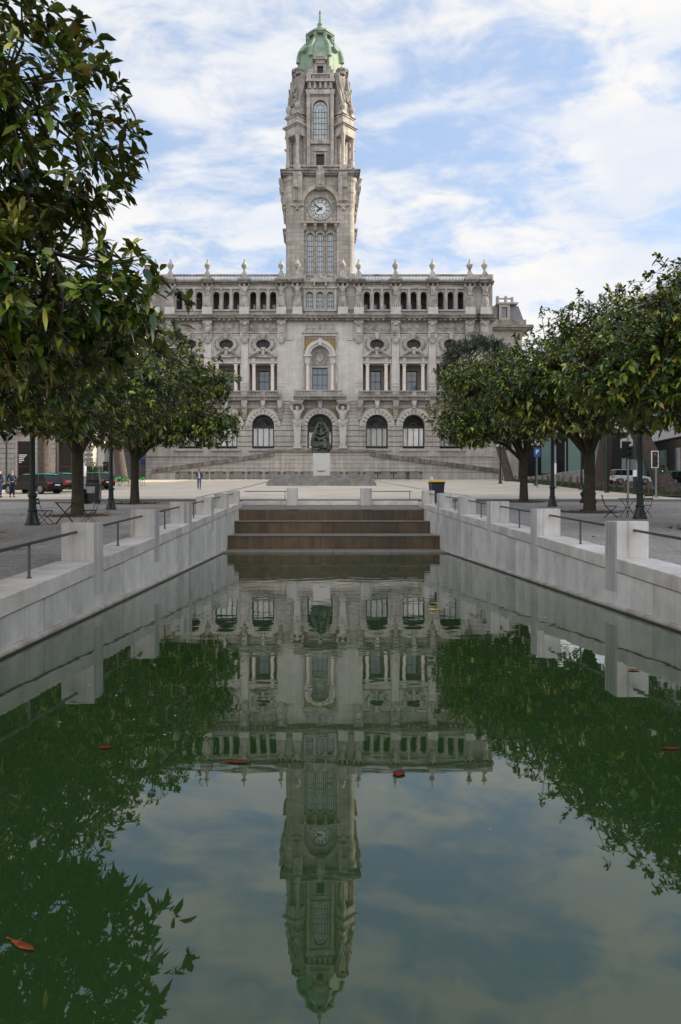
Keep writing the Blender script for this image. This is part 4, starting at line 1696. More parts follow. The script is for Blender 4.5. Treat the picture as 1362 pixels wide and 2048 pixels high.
for s in (-1, 1):
    def sx(a, b): return (min(s * a, s * b), max(s * a, s * b))
    mb = MB()
    x0, x1 = sx(318, 404)
    mb.box(UB(x0), UB(x1), 7, 30, VB(966), VB(660))
    for a, b in ((915, 920), (920.6, 928), (928.6, 936), (936.6, 944), (944.6, 966), (905, 914.5), (893, 904.4), (880, 892.4), (868, 879.4)):
        mb.box(UB(x0), UB(x1) + .0, 6.75, 7.1, VB(b), VB(a))
    w = mb.build('side_block', M['stone'], CH)
    mb = MB()
    cx0, cx1 = sx(318, 424)
    mb.box(UB(cx0), UB(cx1), 6.1, 30, VB(657), VB(652))
    cx0, cx1 = sx(318, 418)
    mb.box(UB(cx0), UB(cx1), 6.4, 30, VB(661), VB(657))
    cx0, cx1 = sx(318, 412)
    mb.box(UB(cx0), UB(cx1), 6.8, 30, VB(652), VB(640))
    mb.build('side_cornice', M['grime'], w)
    mb = MB()
    xa, xb, xc = UB(s * 318), UB(s * 410), UB(s * 399)
    pts = [(xa, VB(640)), (xb, VB(640)), (xc, VB(610)), (xa, VB(610))]
    mb.extr(pts, 'y', 7.6, 28)
    mb.build('mansard_roof', M['slate'], w)
    mb = MB()
    d0, d1 = sx(358, 380)
    mb.hole(UB(d0), UB(d1), VB(640), VB(608), rect(UB(s * 369) - UB(5.4), UB(s * 369) + UB(5.4), VB(635.5), VB(614)), 7.0, 7.6)
    mb.box(UB(d0), UB(d1), 7.6, 9, VB(640), VB(608))
    dd0, dd1 = sx(354, 396)
    mb.box(UB(dd0), UB(dd1), 6.8, 9, VB(608), VB(605))
    for a, b in ((353, 358), (370, 374), (383, 387)):
        e0, e1 = sx(a, b)
        mb.box(UB(e0), UB(e1), 7, 7.5, VB(605), VB(592 + (a > 380) * 2))
    e0, e1 = sx(358, 383)
    mb.box(UB(e0), UB(e1), 7.1, 7.4, VB(597.5), VB(595.5))
    mb.build('dormer', M['stone'], w)
    ww = win_grid('dormer_window', UB(10.8), UB(21.5), 2, (), M['frame'], M['blueglass'], parent=CH)
    ww.location = (UB(s * 369), 7.3, VB(635.5))
    for v0 in (900, 765):
        ww = win_grid('side_window', UB(12), UB(30), 2, (.6,), M['frame'], M['darkglass'], parent=CH)
        ww.location = (UB(s * 376), 6.7 if v0 == 900 else 6.93, VB(v0))
    ww = win_grid('basement_window', UB(8), UB(16), 2, (), M['frame'], M['darkglass'], parent=CH)
    ww.location = (UB(s * 370), 6.66, VB(938))
# ------------------------------------------------------------------ clock tower (parts of the town hall)
TF = 4.0                      # front plane, behind the facade plane
ST = (FY + TF) / FPX
TXO = .06


def TU(u): return TXO + u * ST
def TV(v): return CAMZ + (VY - v) * ST - ZB


TC = (TXO, TF + 69 * ST)      # axis of the tower
HW = 69 * ST


def tbox(mb, u0, u1, v0, v1, d0, d1):
    mb.box(TU(u0), TU(u1), TF - d1, TF - d0, TV(v1), TV(v0))


def tsq(mb, hw, v0, v1):
    """square slab around the axis"""
    h = hw * ST
    mb.box(TC[0] - h, TC[0] + h, TC[1] - h, TC[1] + h, TV(v1), TV(v0))


def four(fn):
    """run fn(rot) for the four sides: rotates geometry about the tower axis"""
    for k in range(4):
        fn(k)


def rot_mb(mb, src, k):
    c, s = [(1, 0), (0, 1), (-1, 0), (0, -1)][k]
    b = len(mb.v)
    for x, y, z in src.v:
        dx, dy = x - TC[0], y - TC[1]
        mb.v.append((TC[0] + c * dx - s * dy, TC[1] + s * dx + c * dy, z))
    for f in src.f: mb.f.append(tuple(b + i for i in f))


def all_sides(src, ks=(0, 1, 2, 3)):
    out = MB()
    for k in ks: rot_mb(out, src, k)
    return out


# lower shaft: one face with its window recess, used on four sides
f = MB()
for c in (-20, 0, 20):
    f.hole(TU(c - 10.5) if c > -20 else TU(-33), TU(c + 10.5) if c < 20 else TU(33), TV(556), TV(457), arch(TU(c), 6.5 * ST, TV(470), TV(551.6), 10), TF + .45, TF + 1.0)
f.v = [(x, y, z) for x, y, z in f.v]
for s in (-1, 1):
    tbox(f, min(s * 33, s * 57), max(s * 33, s * 57), 345, 566, -1.2, 0)
f.hole(TU(-33), TU(33), TV(445.5), TV(372), oval(TU(0), TV(414.8), 22.2 * ST, 22.2 * ST, 40), TF + .35, TF + .7)
f.hole(TU(-33.05), TU(33.05), TV(445.5), TV(345), arch(TU(0), 33 * ST, TV(410), TV(445.5), 24), TF - .0, TF + .4)
tbox(f, -34, 34, 445.5, 457, -1.2, -.46)
tbox(f, -34, 34, 556, 572, -1.2, -.2)
face = all_sides(f)
face.build('tower_shaft', M['tower'], CH)
# round corner turrets
mb = MB()
for k in range(4):
    sx_, sy_ = ((-1, -1), (1, -1), (1, 1), (-1, 1))[k]
    ax, ay = TC[0] + sx_ * 57 * ST, TC[1] + sy_ * 57 * ST
    r = 12 * ST
    prof = [(r, TV(570)), (r, TV(556)), (r * .96, TV(555)), (r * .96, TV(420)), (r * 1.04, TV(412)), (r * 1.04, TV(405)), (r * 1.14, TV(401)), (r * 1.14, TV(386)), (r * 1.24, TV(384)), (r * 1.24, TV(378)), (r * 1.14, TV(376)), (r * 1.16, TV(364)), (r * 1.34, TV(360)), (r * 1.42, TV(350)), (r * 1.42, TV(344))]
    mb.lathe(ax, ay, prof, 20)
mb.build('corner_turret', M['tower'], CH)
mb = MB()
tsq(mb, 56, 572, 345)
mb.v = [(TC[0] + (x - TC[0]) * .8, TC[1] + (y - TC[1]) * .8, z) for x, y, z in mb.v]
mb.build('tower_core', M['recess'], CH)
# flared side brackets (seen in outline), mouldings, brackets
g = MB()
for s in (-1, 1):
    # corner brackets above the pilasters
    g.extr([(TF + .0, TV(350)), (TF - 1.1, TV(350)), (TF - 1.1, TV(355)), (TF - .75, TV(364)), (TF - .7, TV(377)), (TF - .35, TV(379)), (TF - .3, TV(402)), (TF, TV(404))], 'x', TU(s * 46 - 8), TU(s * 46 + 8))
    for q in range(4):
        tbox(g, s * 46 - 6 + q * 3.3, s * 46 - 4 + q * 3.3, 380, 402, .3, .42)
    tbox(g, min(s * 33, s * 58), max(s * 33, s * 58), 409, 412.5, 0, .3)
    tbox(g, min(s * 40, s * 52), max(s * 40, s * 52), 412.5, 415, 0, .24)
    g.ell((TU(s * 46), TF - .12, TV(418)), (4 * ST, .2, 3.4 * ST), 10, 6)
    tbox(g, min(s * 33, s * 36), max(s * 33, s * 36), 386, 389, 0, .3)
g.band(TU(0), TV(410), 33, 40.5, .0, PI, TF - .28, TF, 34, ST, ST)
g.extr([(TF, TV(348)), (TF - 1.2, TV(348)), (TF - 1.15, TV(356)), (TF - .7, TV(366)), (TF - .7, TV(377)), (TF - .35, TV(380)), (TF, TV(381))], 'x', TU(-8.5), TU(8.5))
tbox(g, -4.5, 4.5, 363, 373, .7, .8)
# canopy under the clock
tbox(g, -37.5, 37.5, 445, 448.2, -.4, .55)
for c in (-30.5, -10, 10, 30.5):
    g.extr([(TF + .45, TV(448.2)), (TF - .4, TV(448.2)), (TF - .4, TV(452)), (TF - .15, TV(456)), (TF + .1, TV(460)), (TF + .45, TV(461))], 'x', TU(c - 3), TU(c + 3))
for c in (-20, 0, 20):
    g.band(TU(c), TV(470), 6.6, 8.8, 0, PI, TF + .32, TF + .45, 12, ST, ST)
for c in (-30, -10, 10, 30):
    tbox(g, c - 2.6, c + 2.6, 475, 478, -.45, -.32)
# side flare
g.extr([(TF + .2, TV(345)), (TF - 1.0, TV(352)), (TF - .92, TV(372)), (TF - .72, TV(386)), (TF - .6, TV(404)), (TF - .05, TV(411)), (TF + .2, TV(411))], 'x', TU(-44), TU(-36))
g.extr([(TF + .2, TV(345)), (TF - 1.0, TV(352)), (TF - .92, TV(372)), (TF - .72, TV(386)), (TF - .6, TV(404)), (TF - .05, TV(411)), (TF + .2, TV(411))], 'x', TU(36), TU(44))
all_sides(g).build('tower_bracket', M['towertrim'], CH)
mb = MB()
tsq(mb, 78, 349.5, 345)
tsq(mb, 75, 352.5, 349)
tsq(mb, 80, 345, 342.5)
mb.build('tower_cornice', M['grime'], CH)
# windows of the lower shaft
for c in (-20, 0, 20):
    w = arch_win('tower_window', 6.5 * ST, (551.6 - 470) * ST, 3, [k * .75 for k in range(1, 8)], M['frame'], M['leadglass'], CH, bar=.045, edge=.06)
    w.location = (TU(c), TF + .6, TV(551.6))
# clock
ck = MB()
ck.disc_y(0, 0, 22 * ST, 0, .1, 48)
clock = ck.build('clock', M['frame'], CH)
clock.location = (TU(0), TF + .52, TV(414.8))
mb = MB()
mb.band(0, 0, 22 * ST, 25 * ST, 0, 2 * PI, -.34, .0, 40)
for k in range(12):
    a = PI * k / 6
    mb.band(0, 0, 25 * ST, 30.5 * ST, a - .09, a + .09, -.22, -.14, 2)
mb.build('clock_surround', M['towertrim'], clock)
mb = MB()
mb.disc_y(0, 0, 11.6 * ST, -.03, .0, 40)
mb.band(0, 0, 19.6 * ST, 21.2 * ST, 0, 2 * PI, -.03, 0, 48)
for k in range(12):
    a = PI * k / 6
    mb.disc_y(15.6 * ST * math.sin(a), 15.6 * ST * math.cos(a), 3.35 * ST, -.03, 0, 16)
    for d in (-.13, .13):
        mb.disc_y(18.6 * ST * math.sin(a + PI / 12 + d * .5), 18.6 * ST * math.cos(a + PI / 12 + d * .5), .7 * ST, -.028, 0, 8)
mb.build('clock_face', M['dial'], clock)
mb = MB()
for k in range(60):
    a = 2 * PI * k / 60
    mb.rbox((20.4 * ST * math.sin(a), -.035, 20.4 * ST * math.cos(a)), (.035, .012, .1), 0, Matrix.Rotation(a, 3, 'Y'))
mb.build('minute_track', M['frame'], clock)
for k in range(1, 13):
    a = PI * k / 6
    text_mesh(str(k), .42, 'numeral', M['frame'], clock, (15.6 * ST * math.sin(a), -.036, 15.6 * ST * math.cos(a)), ext=.004, bold=.006)
for nm, a, L, w in (('hour_hand', R(236), 10.4, .16), ('minute_hand', R(304), 15.5, .12)):
    mb = MB()
    mt = Matrix.Rotation(a, 3, 'Y')
    q = [(-w * .5, 0, -.35), (w * .5, 0, -.35), (w, 0, L * ST * .6), (.02, 0, L * ST), (-.02, 0, L * ST), (-w, 0, L * ST * .6)]
    fr = [mt @ Vector((x, -.075, z)) for x, y, z in q]
    bk = [mt @ Vector((x, -.05, z)) for x, y, z in q]
    mb.poly(fr)
    mb.poly(list(reversed(bk)))
    for i in range(6): mb.poly([fr[i], bk[i], bk[(i + 1) % 6], fr[(i + 1) % 6]])
    mb.build(nm, M['frame'], clock)
mb = MB()
mb.disc_y(0, 0, .2, -.1, 0, 16)
mb.build('hub', M['frame'], clock)
# tower balustrade
g = MB()
tbox(g, -62, 62, 330.5, 332.8, -.45, .0)
tbox(g, -66, 66, 340, 343, -.5, .05)
for c in (-46, 0, 46): tbox(g, c - (7 if c else 5), c + (7 if c else 5), 329.4 if c else 331, 343, -.5, .12)
for s in (-1, 1):
    for k in range(11): g.lathe(TU(s * (7.5 + k * 3)), TF + .22, [(.06, TV(340)), (.085, TV(337)), (.05, TV(334.5)), (.06, TV(332.8))], 6)
all_sides(g).build('tower_balustrade', M['towertrim'], CH)
# the upper stage stands back: its heights are taken at its own depth
def TVd(v, d): return CAMZ + (VY - v) * (FY + TF + d) / FPX - ZB
_dep = [1.0]
def TW(v): return TVd(v, _dep[0] if v < 300 else 0.6)
# upper stage core (octagonal) with the tall window bay
UF = 26 * ST      # recess of the upper stage bay plane behind TF
g = MB()
yb_ = TF + .85
g.hole(TU(-27), TU(27), TW(332), TW(297), rect(TU(-8), TU(8), TW(330), TW(306.5)), yb_, yb_ + .6)
g.hole(TU(-20), TU(20), TW(297), TW(192), arch(TU(0), 14.6 * ST, TW(215), TW(279.5), 18), yb_ + .18, yb_ + .6)
for s in (-1, 1): g.box(TU(min(s * 20, s * 27)), TU(max(s * 20, s * 27)), yb_, yb_ + 1.0, TW(297), TW(192))
g.box(TU(-27), TU(27), yb_, yb_ + 1, TW(192), TW(182))
all_sides(g).build('upper_stage', M['tower'], CH)
mb = MB()
oc = lambda r, v: (r * ST / math.cos(PI / 8), TW(v))
mb.lathe(TC[0], TC[1], [oc(52, 340), oc(52, 182), oc(44, 165), oc(42, 136), oc(20, 134)], 8, PI / 8)
core = mb
# keep the core behind the window bays
core.build('upper_core', M['recess'], CH)
g = MB()
for s in (-1, 1):
    g.box(TU(s * 24 - 3.4), TU(s * 24 + 3.4), yb_ - .28, yb_, TW(330), TW(186))
g.box(TU(-20), TU(20), yb_ - .15, yb_ + .3, TW(289), TW(281))
g.box(TU(-14), TU(14), yb_ - .3, yb_, TW(302), TW(299.5))
for s in (-1, 1): g.box(TU(min(s * 9, s * 12)), TU(max(s * 9, s * 12)), yb_ - .22, yb_, TW(330), TW(303))
g.band(TU(0), TW(215), 14.6, 17.6, 0, PI, yb_ - .0, yb_ + .2, 20, ST, ST)
for s in (-1, 1): g.box(TU(min(s * 14.6, s * 17.6)), TU(max(s * 14.6, s * 17.6)), yb_, yb_ + .2, TW(280), TW(215))
# crowning entablature with consoles
g.box(TU(-29), TU(29), yb_ - .15, yb_ + 1.2, TW(190), TW(180.5))
g.box(TU(-26), TU(26), yb_ + .1, yb_ + 1.2, TW(180.5), TW(167))
for k in range(5):
    c = -21 + k * 10.5
    g.box(TU(c - 2.2), TU(c + 2.2), yb_ - .35, yb_ + .2, TW(179.5), TW(168))
g.box(TU(-29.5), TU(29.5), yb_ - .55, yb_ + 1.2, TW(167.4), TW(164.5))
g.box(TU(-28.5), TU(28.5), yb_ - .3, yb_ + 1.5, TW(164.5), TW(159))
g.box(TU(-19), TU(19), yb_ - .35, yb_ - .05, TW(152.5), TW(150))
for s in (-1, 1):
    g.box(TU(min(s * 19, s * 28)), TU(max(s * 19, s * 28)), yb_ - .3, yb_ + .6, TW(159), TW(149))
for k in range(11):
    g.lathe(TU(-15 + k * 3), yb_ - .2, [(.06, TW(159)), (.09, TW(156.5)), (.05, TW(154)), (.06, TW(152.5))], 6)
all_sides(g).build('upper_trim', M['towertrim'], CH)
for k in range(4):
    w = arch_win('belfry_window', 14.6 * ST, (279.5 - 215) * ST, 5, [k2 * .82 for k2 in range(1, 6)], M['frame'], M['leadglass'], CH, bar=.05, edge=.07)
    a = k * PI / 2
    off = Vector((0, yb_ + .3 - TC[1], 0))
    off.rotate(Matrix.Rotation(a, 3, 'Z'))
    w.location = (TC[0] + off.x, TC[1] + off.y, TW(279.5))
    w.rotation_euler = (0, 0, a)
    w2 = win_grid('belfry_door', 16 * ST, 23.5 * ST, 2, (.5,), M['frame'], M['darkglass'], parent=CH)
    off = Vector((0, yb_ + .3 - TC[1], 0))
    off.rotate(Matrix.Rotation(a, 3, 'Z'))
    w2.location = (TC[0] + off.x, TC[1] + off.y, TW(330))
    w2.rotation_euler = (0, 0, a)


# corner aedicules turned 45 degrees, each with columns, entablature, cornice, urns and a crowned cartouche
def rot45(src, k):
    a = PI / 4 + k * PI / 2
    c, s = math.cos(a), math.sin(a)
    out = MB()
    out.v = [(TC[0] + c * x - s * y, TC[1] + s * x + c * y, z) for x, y, z in src.v]
    out.f = list(src.f)
    return out


for k in range(4):
    dg = lambda u: u * ST
    _dep[0] = 1.1
    # diagonal pier
    t = MB()
    t.box(dg(40), dg(68), -dg(11), dg(11), TW(332), TW(268) + .0)
    t.box(dg(40), dg(66), -dg(11), dg(11), TW(268), TW(229))
    t.box(dg(40), dg(76), -dg(14.6), dg(14.6), TW(229), TW(215))
    t.box(dg(40), dg(72), -dg(14.4), dg(14.4), TW(215), TW(182))
    t.box(dg(40), dg(65.5), -dg(13.6), dg(13.6), TW(182), TW(167))
    t.box(dg(40), dg(63), -dg(12.6), dg(12.6), TW(167), TW(152))
    t.box(dg(40), dg(61), -dg(11), dg(11), TW(152), TW(141))
    rot45(t, k).build('corner_pier', M['tower'], CH)
    _dep[0] = .35
    t = MB()
    t.box(dg(40), dg(83.5), -dg(18.5), dg(18.5), TW(270), TW(264.5))
    t.box(dg(40), dg(82.5), -dg(17.8), dg(17.8), TW(264.5), TW(252))
    t.box(dg(40), dg(84.5), -dg(19.5), dg(19.5), TW(252), TW(249.5))
    t.box(dg(40), dg(87), -dg(22), dg(22), TW(249.5), TW(246.8))
    t.box(dg(40), dg(84), -dg(19), dg(19), TW(246.8), TW(244))
    t.box(dg(40), dg(80), -dg(15.6), dg(15.6), TW(244), TW(232))
    t.box(dg(40), dg(81.5), -dg(17), dg(17), TW(232), TW(229))
    rot45(t, k).build('corner_entablature', M['towertrim'], CH)
    t = MB()
    r = 3.9 * ST
    for (cx_, cy_) in ((dg(78.5), dg(13.8)), (dg(78.5), -dg(13.8)), (dg(58), dg(14)), (dg(58), -dg(14))):
        t.lathe(cx_, cy_, [(r * 1.35, TW(343)), (r * 1.35, TW(326)), (r, TW(324)), (r * .9, TW(280)), (r * 1.05, TW(278)), (r * 1.3, TW(271)), (r * 1.3, TW(270))], 14)
    t.box(dg(52), dg(83), -dg(18), dg(18), TW(343), TW(331))
    rot45(t, k).build('corner_column', M['towertrim'], CH, smooth=True)
    t = MB()
    for (cx_, cy_, h0) in ((dg(77), dg(13), 229), (dg(77), -dg(13), 229)):
        t.frus(cx_, cy_, TW(h0), TW(h0 - 8), .5, .5, .3, .3)
        t.lathe(cx_, cy_, [(.16, TW(h0 - 7)), (.2, TW(h0 - 9)), (.42, TW(h0 - 14)), (.48, TW(h0 - 17)), (.42, TW(h0 - 20)), (.44, TW(h0 - 22)), (.2, TW(h0 - 24)), (.1, TW(h0 - 27))], 10)
    rot45(t, k).build('corner_urn', M['towertrim'], CH)
    _dep[0] = 1.1
    # carved crowned shield and scrolls
    t = MB()
    rr = random.Random(20 + k)
    t.extr([(-dg(7), TW(150)), (dg(7), TW(150)), (dg(8.5), TW(164)), (0, TW(176)), (-dg(8.5), TW(164))], 'x', dg(62), dg(66))
    for q in range(44):
        v = rr.uniform(152, 208)
        yy = rr.uniform(-13, 13)
        xx = 63.5 if v < 166 else 66 if v < 182 else 72.3
        t.ell((dg(xx), dg(yy), TW(v)), (.26, .28, .32), 6, 4)
    for yy in (-1, 1):
        t.path([(dg(64), dg(yy * 13), TW(148)), (dg(66), dg(yy * 12), TW(165)), (dg(71), dg(yy * 11), TW(183)), (dg(73), dg(yy * 4), TW(203))], [.25, .32, .32, .2], 6)
        t.path([(dg(58), dg(yy * 13), TW(148)), (dg(64), dg(yy * 15), TW(170)), (dg(71), dg(yy * 15.5), TW(190)), (dg(74), dg(yy * 15), TW(212))], [.3, .3, .3, .3], 6)
    # crown
    t.lathe(dg(61), 0, [(dg(7.4), TW(144)), (dg(8), TW(140)), (dg(8.8), TW(137.5))], 12)
    for q in range(8):
        a = 2 * PI * q / 8
        t.box(dg(61) + dg(8.2) * math.cos(a) - .16, dg(61) + dg(8.2) * math.cos(a) + .16, dg(8.2) * math.sin(a) - .16, dg(8.2) * math.sin(a) + .16, TW(138), TW(133.5))
    rot45(t, k).build('corner_cartouche', M['grime'], CH)
# gabled dormers at the foot of the dome
_dep[0] = 1.2
yd_ = yb_ - .6
dF = TF + 30 * ST
g = MB()
g.hole(TU(-12), TU(12), TW(152), TW(128), rect(TU(-6.2), TU(6.2), TW(149), TW(131.5)), yd_ + .9, yd_ + 1.5)
g.box(TU(-12), TU(12), yd_ + 1.3, yd_ + 4, TW(152), TW(121))
g.box(TU(-9.5), TU(9.5), yd_ + .75, yd_ + 1.5, TW(128), TW(121))
g.box(TU(-14.5), TU(14.5), yd_ + .5, yd_ + 2.5, TW(121), TW(118))
g.extr([(TU(-15.5), TW(118)), (TU(15.5), TW(118)), (TU(0), TW(106.5))], 'y', yd_ + .55, yd_ + 4)
g.extr([(TU(-9), TW(117.4)), (TU(9), TW(117.4)), (TU(0), TW(111))], 'y', yd_ + .45, yd_ + .6)
for s in (-1, 1):
    g.box(TU(min(s * 12, s * 26)), TU(max(s * 12, s * 26)), yd_ + 1.0, yd_ + 2.5, TW(152), TW(138 - 0))
    g.box(TU(min(s * 12, s * 22)), TU(max(s * 12, s * 22)), yd_ + 1.3, yd_ + 2.8, TW(138), TW(129))
all_sides(g).build('dormer_gable', M['tower'], CH)
for k in range(4):
    a = k * PI / 2
    w = win_grid('dormer_opening', 12.4 * ST, 17.5 * ST, 2, (.4,), M['frame'], M['darkglass'], parent=CH)
    off = Vector((0, yd_ + 1.2 - TC[1], 0))
    off.rotate(Matrix.Rotation(a, 3, 'Z'))
    w.location = (TC[0] + off.x, TC[1] + off.y, TW(149))
    w.rotation_euler = (0, 0, a)
# copper dome (own scale because its axis lies deeper)
SD = (FY + TC[1]) / FPX
def DV(v): return CAMZ + (VY - v) * SD - ZB
dm = MB()
pr = [(43.5, 168), (43.2, 138), (42.6, 128), (40.5, 118.5), (36.5, 110), (31, 102), (26.5, 96), (23.5, 91), (22.5, 88)]
dm.lathe(TC[0], TC[1], [(r * SD / math.cos(PI / 8) * .98, DV(v)) for r, v in pr], 8, PI / 8)
dome = dm.build('dome', M['copper'], CH)
rb_ = MB()
for k in range(8):
    a = PI / 8 + k * PI / 4
    rb_.path([(TC[0] + (r + .3) * SD / math.cos(PI / 8) * math.cos(a), TC[1] + (r + .3) * SD / math.cos(PI / 8) * math.sin(a), DV(v)) for r, v in pr[1:]], [.34 - .02 * i for i in range(8)], 6)
rb_.build('dome_rib', M['copper'], dome)
for k in range(4):
    oc_ = MB()
    a = PI / 4 + k * PI / 2
    c_, s_ = math.cos(a), math.sin(a)
    px_, py_ = TC[0] + 41.6 * SD * c_, TC[1] + 41.6 * SD * s_
    nrm = Vector((c_, s_, .3)).normalized()
    oc_.path([Vector((px_, py_, DV(117))) - nrm * .4, Vector((px_, py_, DV(117))) + nrm * .35], [.62, .55], 14)
    oc_.build('oculus', M['copper'], dome)
ln = MB()
for r, v0, v1 in ((24, 92, 89.5), (21, 89.5, 80), (28, 81, 78.5), (30, 78.5, 75.2)):
    ln.lathe(TC[0], TC[1], [(r * SD / math.cos(PI / 8) * .95, DV(v0)), (r * SD / math.cos(PI / 8) * .95, DV(v1))], 8, PI / 8)
for k in range(8):
    a = PI / 8 + k * PI / 4
    ln.path([(TC[0] + 20 * SD * math.cos(a), TC[1] + 20 * SD * math.sin(a), DV(89)), (TC[0] + 24.5 * SD * math.cos(a), TC[1] + 24.5 * SD * math.sin(a), DV(84)), (TC[0] + 25.5 * SD * math.cos(a), TC[1] + 25.5 * SD * math.sin(a), DV(80))], .32, 6)
ln.build('lantern', M['copper'], dome)
cp = MB()
cp.lathe(TC[0], TC[1], [(r * SD, DV(v)) for r, v in ((21.5, 75.4), (19.5, 73), (18, 69), (15.5, 64.5), (12, 61), (8, 58.4), (5.2, 56.8), (5, 54), (4.6, 52), (5.6, 50.6), (5.4, 48.6), (4.2, 47.4), (3.4, 45.5), (2.6, 40), (2.0, 30), (1.9, 28.4), (2.6, 27.6), (2.4, 26.2), (1.5, 25.6), (2.1, 24), (2.0, 22.6), (.6, 20.6))], 16, PI / 16)
cp.build('finial', M['copper'], dome, smooth=True)

# ------------------------------------------------------------------ monument in front of the terrace
mo = thing('monument', 'bronze statue on a pale pedestal and dark steps before the town hall', 'monument', (.9, 76.5, G(76.5)))
zb_ = G(76.5)
def MZ(py, Y): return CAMZ + (VY - py) * Y / FPX - zb_
def MX(px, Y): return (px - VX) * Y / FPX - .9
mb = MB()
nst = 6
for i in range(nst):
    t = i / (nst - 1)
    z0 = -.6 if i == 0 else MZ(968.5, 75) + (MZ(951, 75) - MZ(968.5, 75)) * (i / nst)
    z1 = MZ(968.5, 75) + (MZ(951, 75) - MZ(968.5, 75)) * ((i + 1) / nst)
    x0, x1 = MX(533 + 10 * t, 75), MX(752 - 10 * t, 75)
    mb.box(x0, x1, -1.9 + t * .9, 2.6 - t * .6, z0, z1)
mb.build('stepped_base', M['darkstone'], mo, bevel=.01)
pz0, pz1 = MZ(951, 75.6), MZ(906, 75.6)
mb = MB()
mb.box(MX(626, 75.6), MX(660.5, 75.6), -.7, 1.0, pz0 - .05, pz1)
ped = mb.build('pedestal', M['marble'], mo, bevel=.02)
text_mesh('GARRETT', .20, 'inscription', M['black'], ped, (MX(643, 75.6), -.71, MZ(942.5, 75.6)), ext=.006, bold=.004)
mb = MB()
mb.box(MX(626, 75.6) + .02, MX(660.5, 75.6) - .02, -.68, .98, pz1, pz1 + .14)
mb.box(MX(628, 75.6), MX(658, 75.6), -.6, .9, pz1 + .14, pz1 + .24)
mb.build('bronze_plinth', M['bronze'], mo)
bz = pz1 + .2
scx = MX(642.5, 75.6)
# figure: standing man, one knee forward, cloak over rocks and books
vs = [(0, .1, 1.55, .26, .2), (0, .1, 1.95, .27, .2), (0, .08, 2.32, .33, .22), (0, .05, 2.5, .24, .18), (0, 0, 2.62, .1), (0, -.03, 2.8, .15, .17), (0, -.02, 2.96, .13),
      (-.36, .05, 2.42, .14), (-.52, -.1, 2.02, .12), (-.22, -.36, 1.92, .09), (-.12, -.4, 1.94, .07),
      (.36, .05, 2.42, .14), (.56, -.05, 2.02, .12), (.36, -.34, 1.8, .09), (.28, -.42, 1.76, .07),
      (-.16, .08, 1.3, .2), (-.2, -.12, .75, .16), (-.2, .0, .2, .12), (-.2, -.2, .06, .1),
      (.17, .08, 1.3, .2), (.22, -.02, .75, .16), (.24, .05, .2, .12), (.26, -.18, .06, .1)]
es = [(0, 1), (1, 2), (2, 3), (3, 4), (4, 5), (5, 6), (3, 7), (7, 8), (8, 9), (9, 10), (3, 11), (11, 12), (12, 13), (13, 14), (0, 15), (15, 16), (16, 17), (17, 18), (0, 19), (19, 20), (20, 21), (21, 22)]
st = skin('statue_figure', (vs, es), M['bronze'], mo, 2)
st.location = (scx, .1, bz + .72)
st.scale = (.74, .9, .9)
ck = MB()
ck.path([(-.4, .15, 2.5), (-.62, .05, 1.9), (-.85, -.05, 1.2), (-1.05, -.1, .5), (-1.2, -.15, -.2)], [.12, .26, .36, .4, .34], 8)
ck.path([(.4, .15, 2.5), (.6, .1, 2.0), (.86, 0, 1.35), (.8, -.05, .7), (.95, -.1, -.1)], [.12, .24, .34, .34, .3], 8)
ck.path([(-.15, .35, 2.45), (0, .4, 1.4), (0, .4, .2)], [.3, .55, .7], 8)
ck.path([(-.7, -.3, 1.25), (0, -.5, 1.05), (.75, -.35, 1.45)], [.14, .2, .15], 8)
ck.path([(-.9, -.3, .9), (-.2, -.55, .55), (.6, -.4, .8)], [.16, .2, .16], 8)
ck.build('cloak', M['bronze'], st, smooth=True)
rk = MB()
rr = random.Random(12)
for k in range(40):
    x = rr.uniform(-.72, .72)
    z = rr.uniform(0, 1.25) * (1 - .5 * abs(x))
    rk.frus(scx + x, rr.uniform(-.3, .5), bz + z - .25, bz + z + .32, rr.uniform(.2, .42), rr.uniform(.15, .3), rr.uniform(.12, .3), rr.uniform(.1, .2), rr.uniform(0, 3))
rk.build('bronze_rock', M['bronze'], mo, bevel=.05)
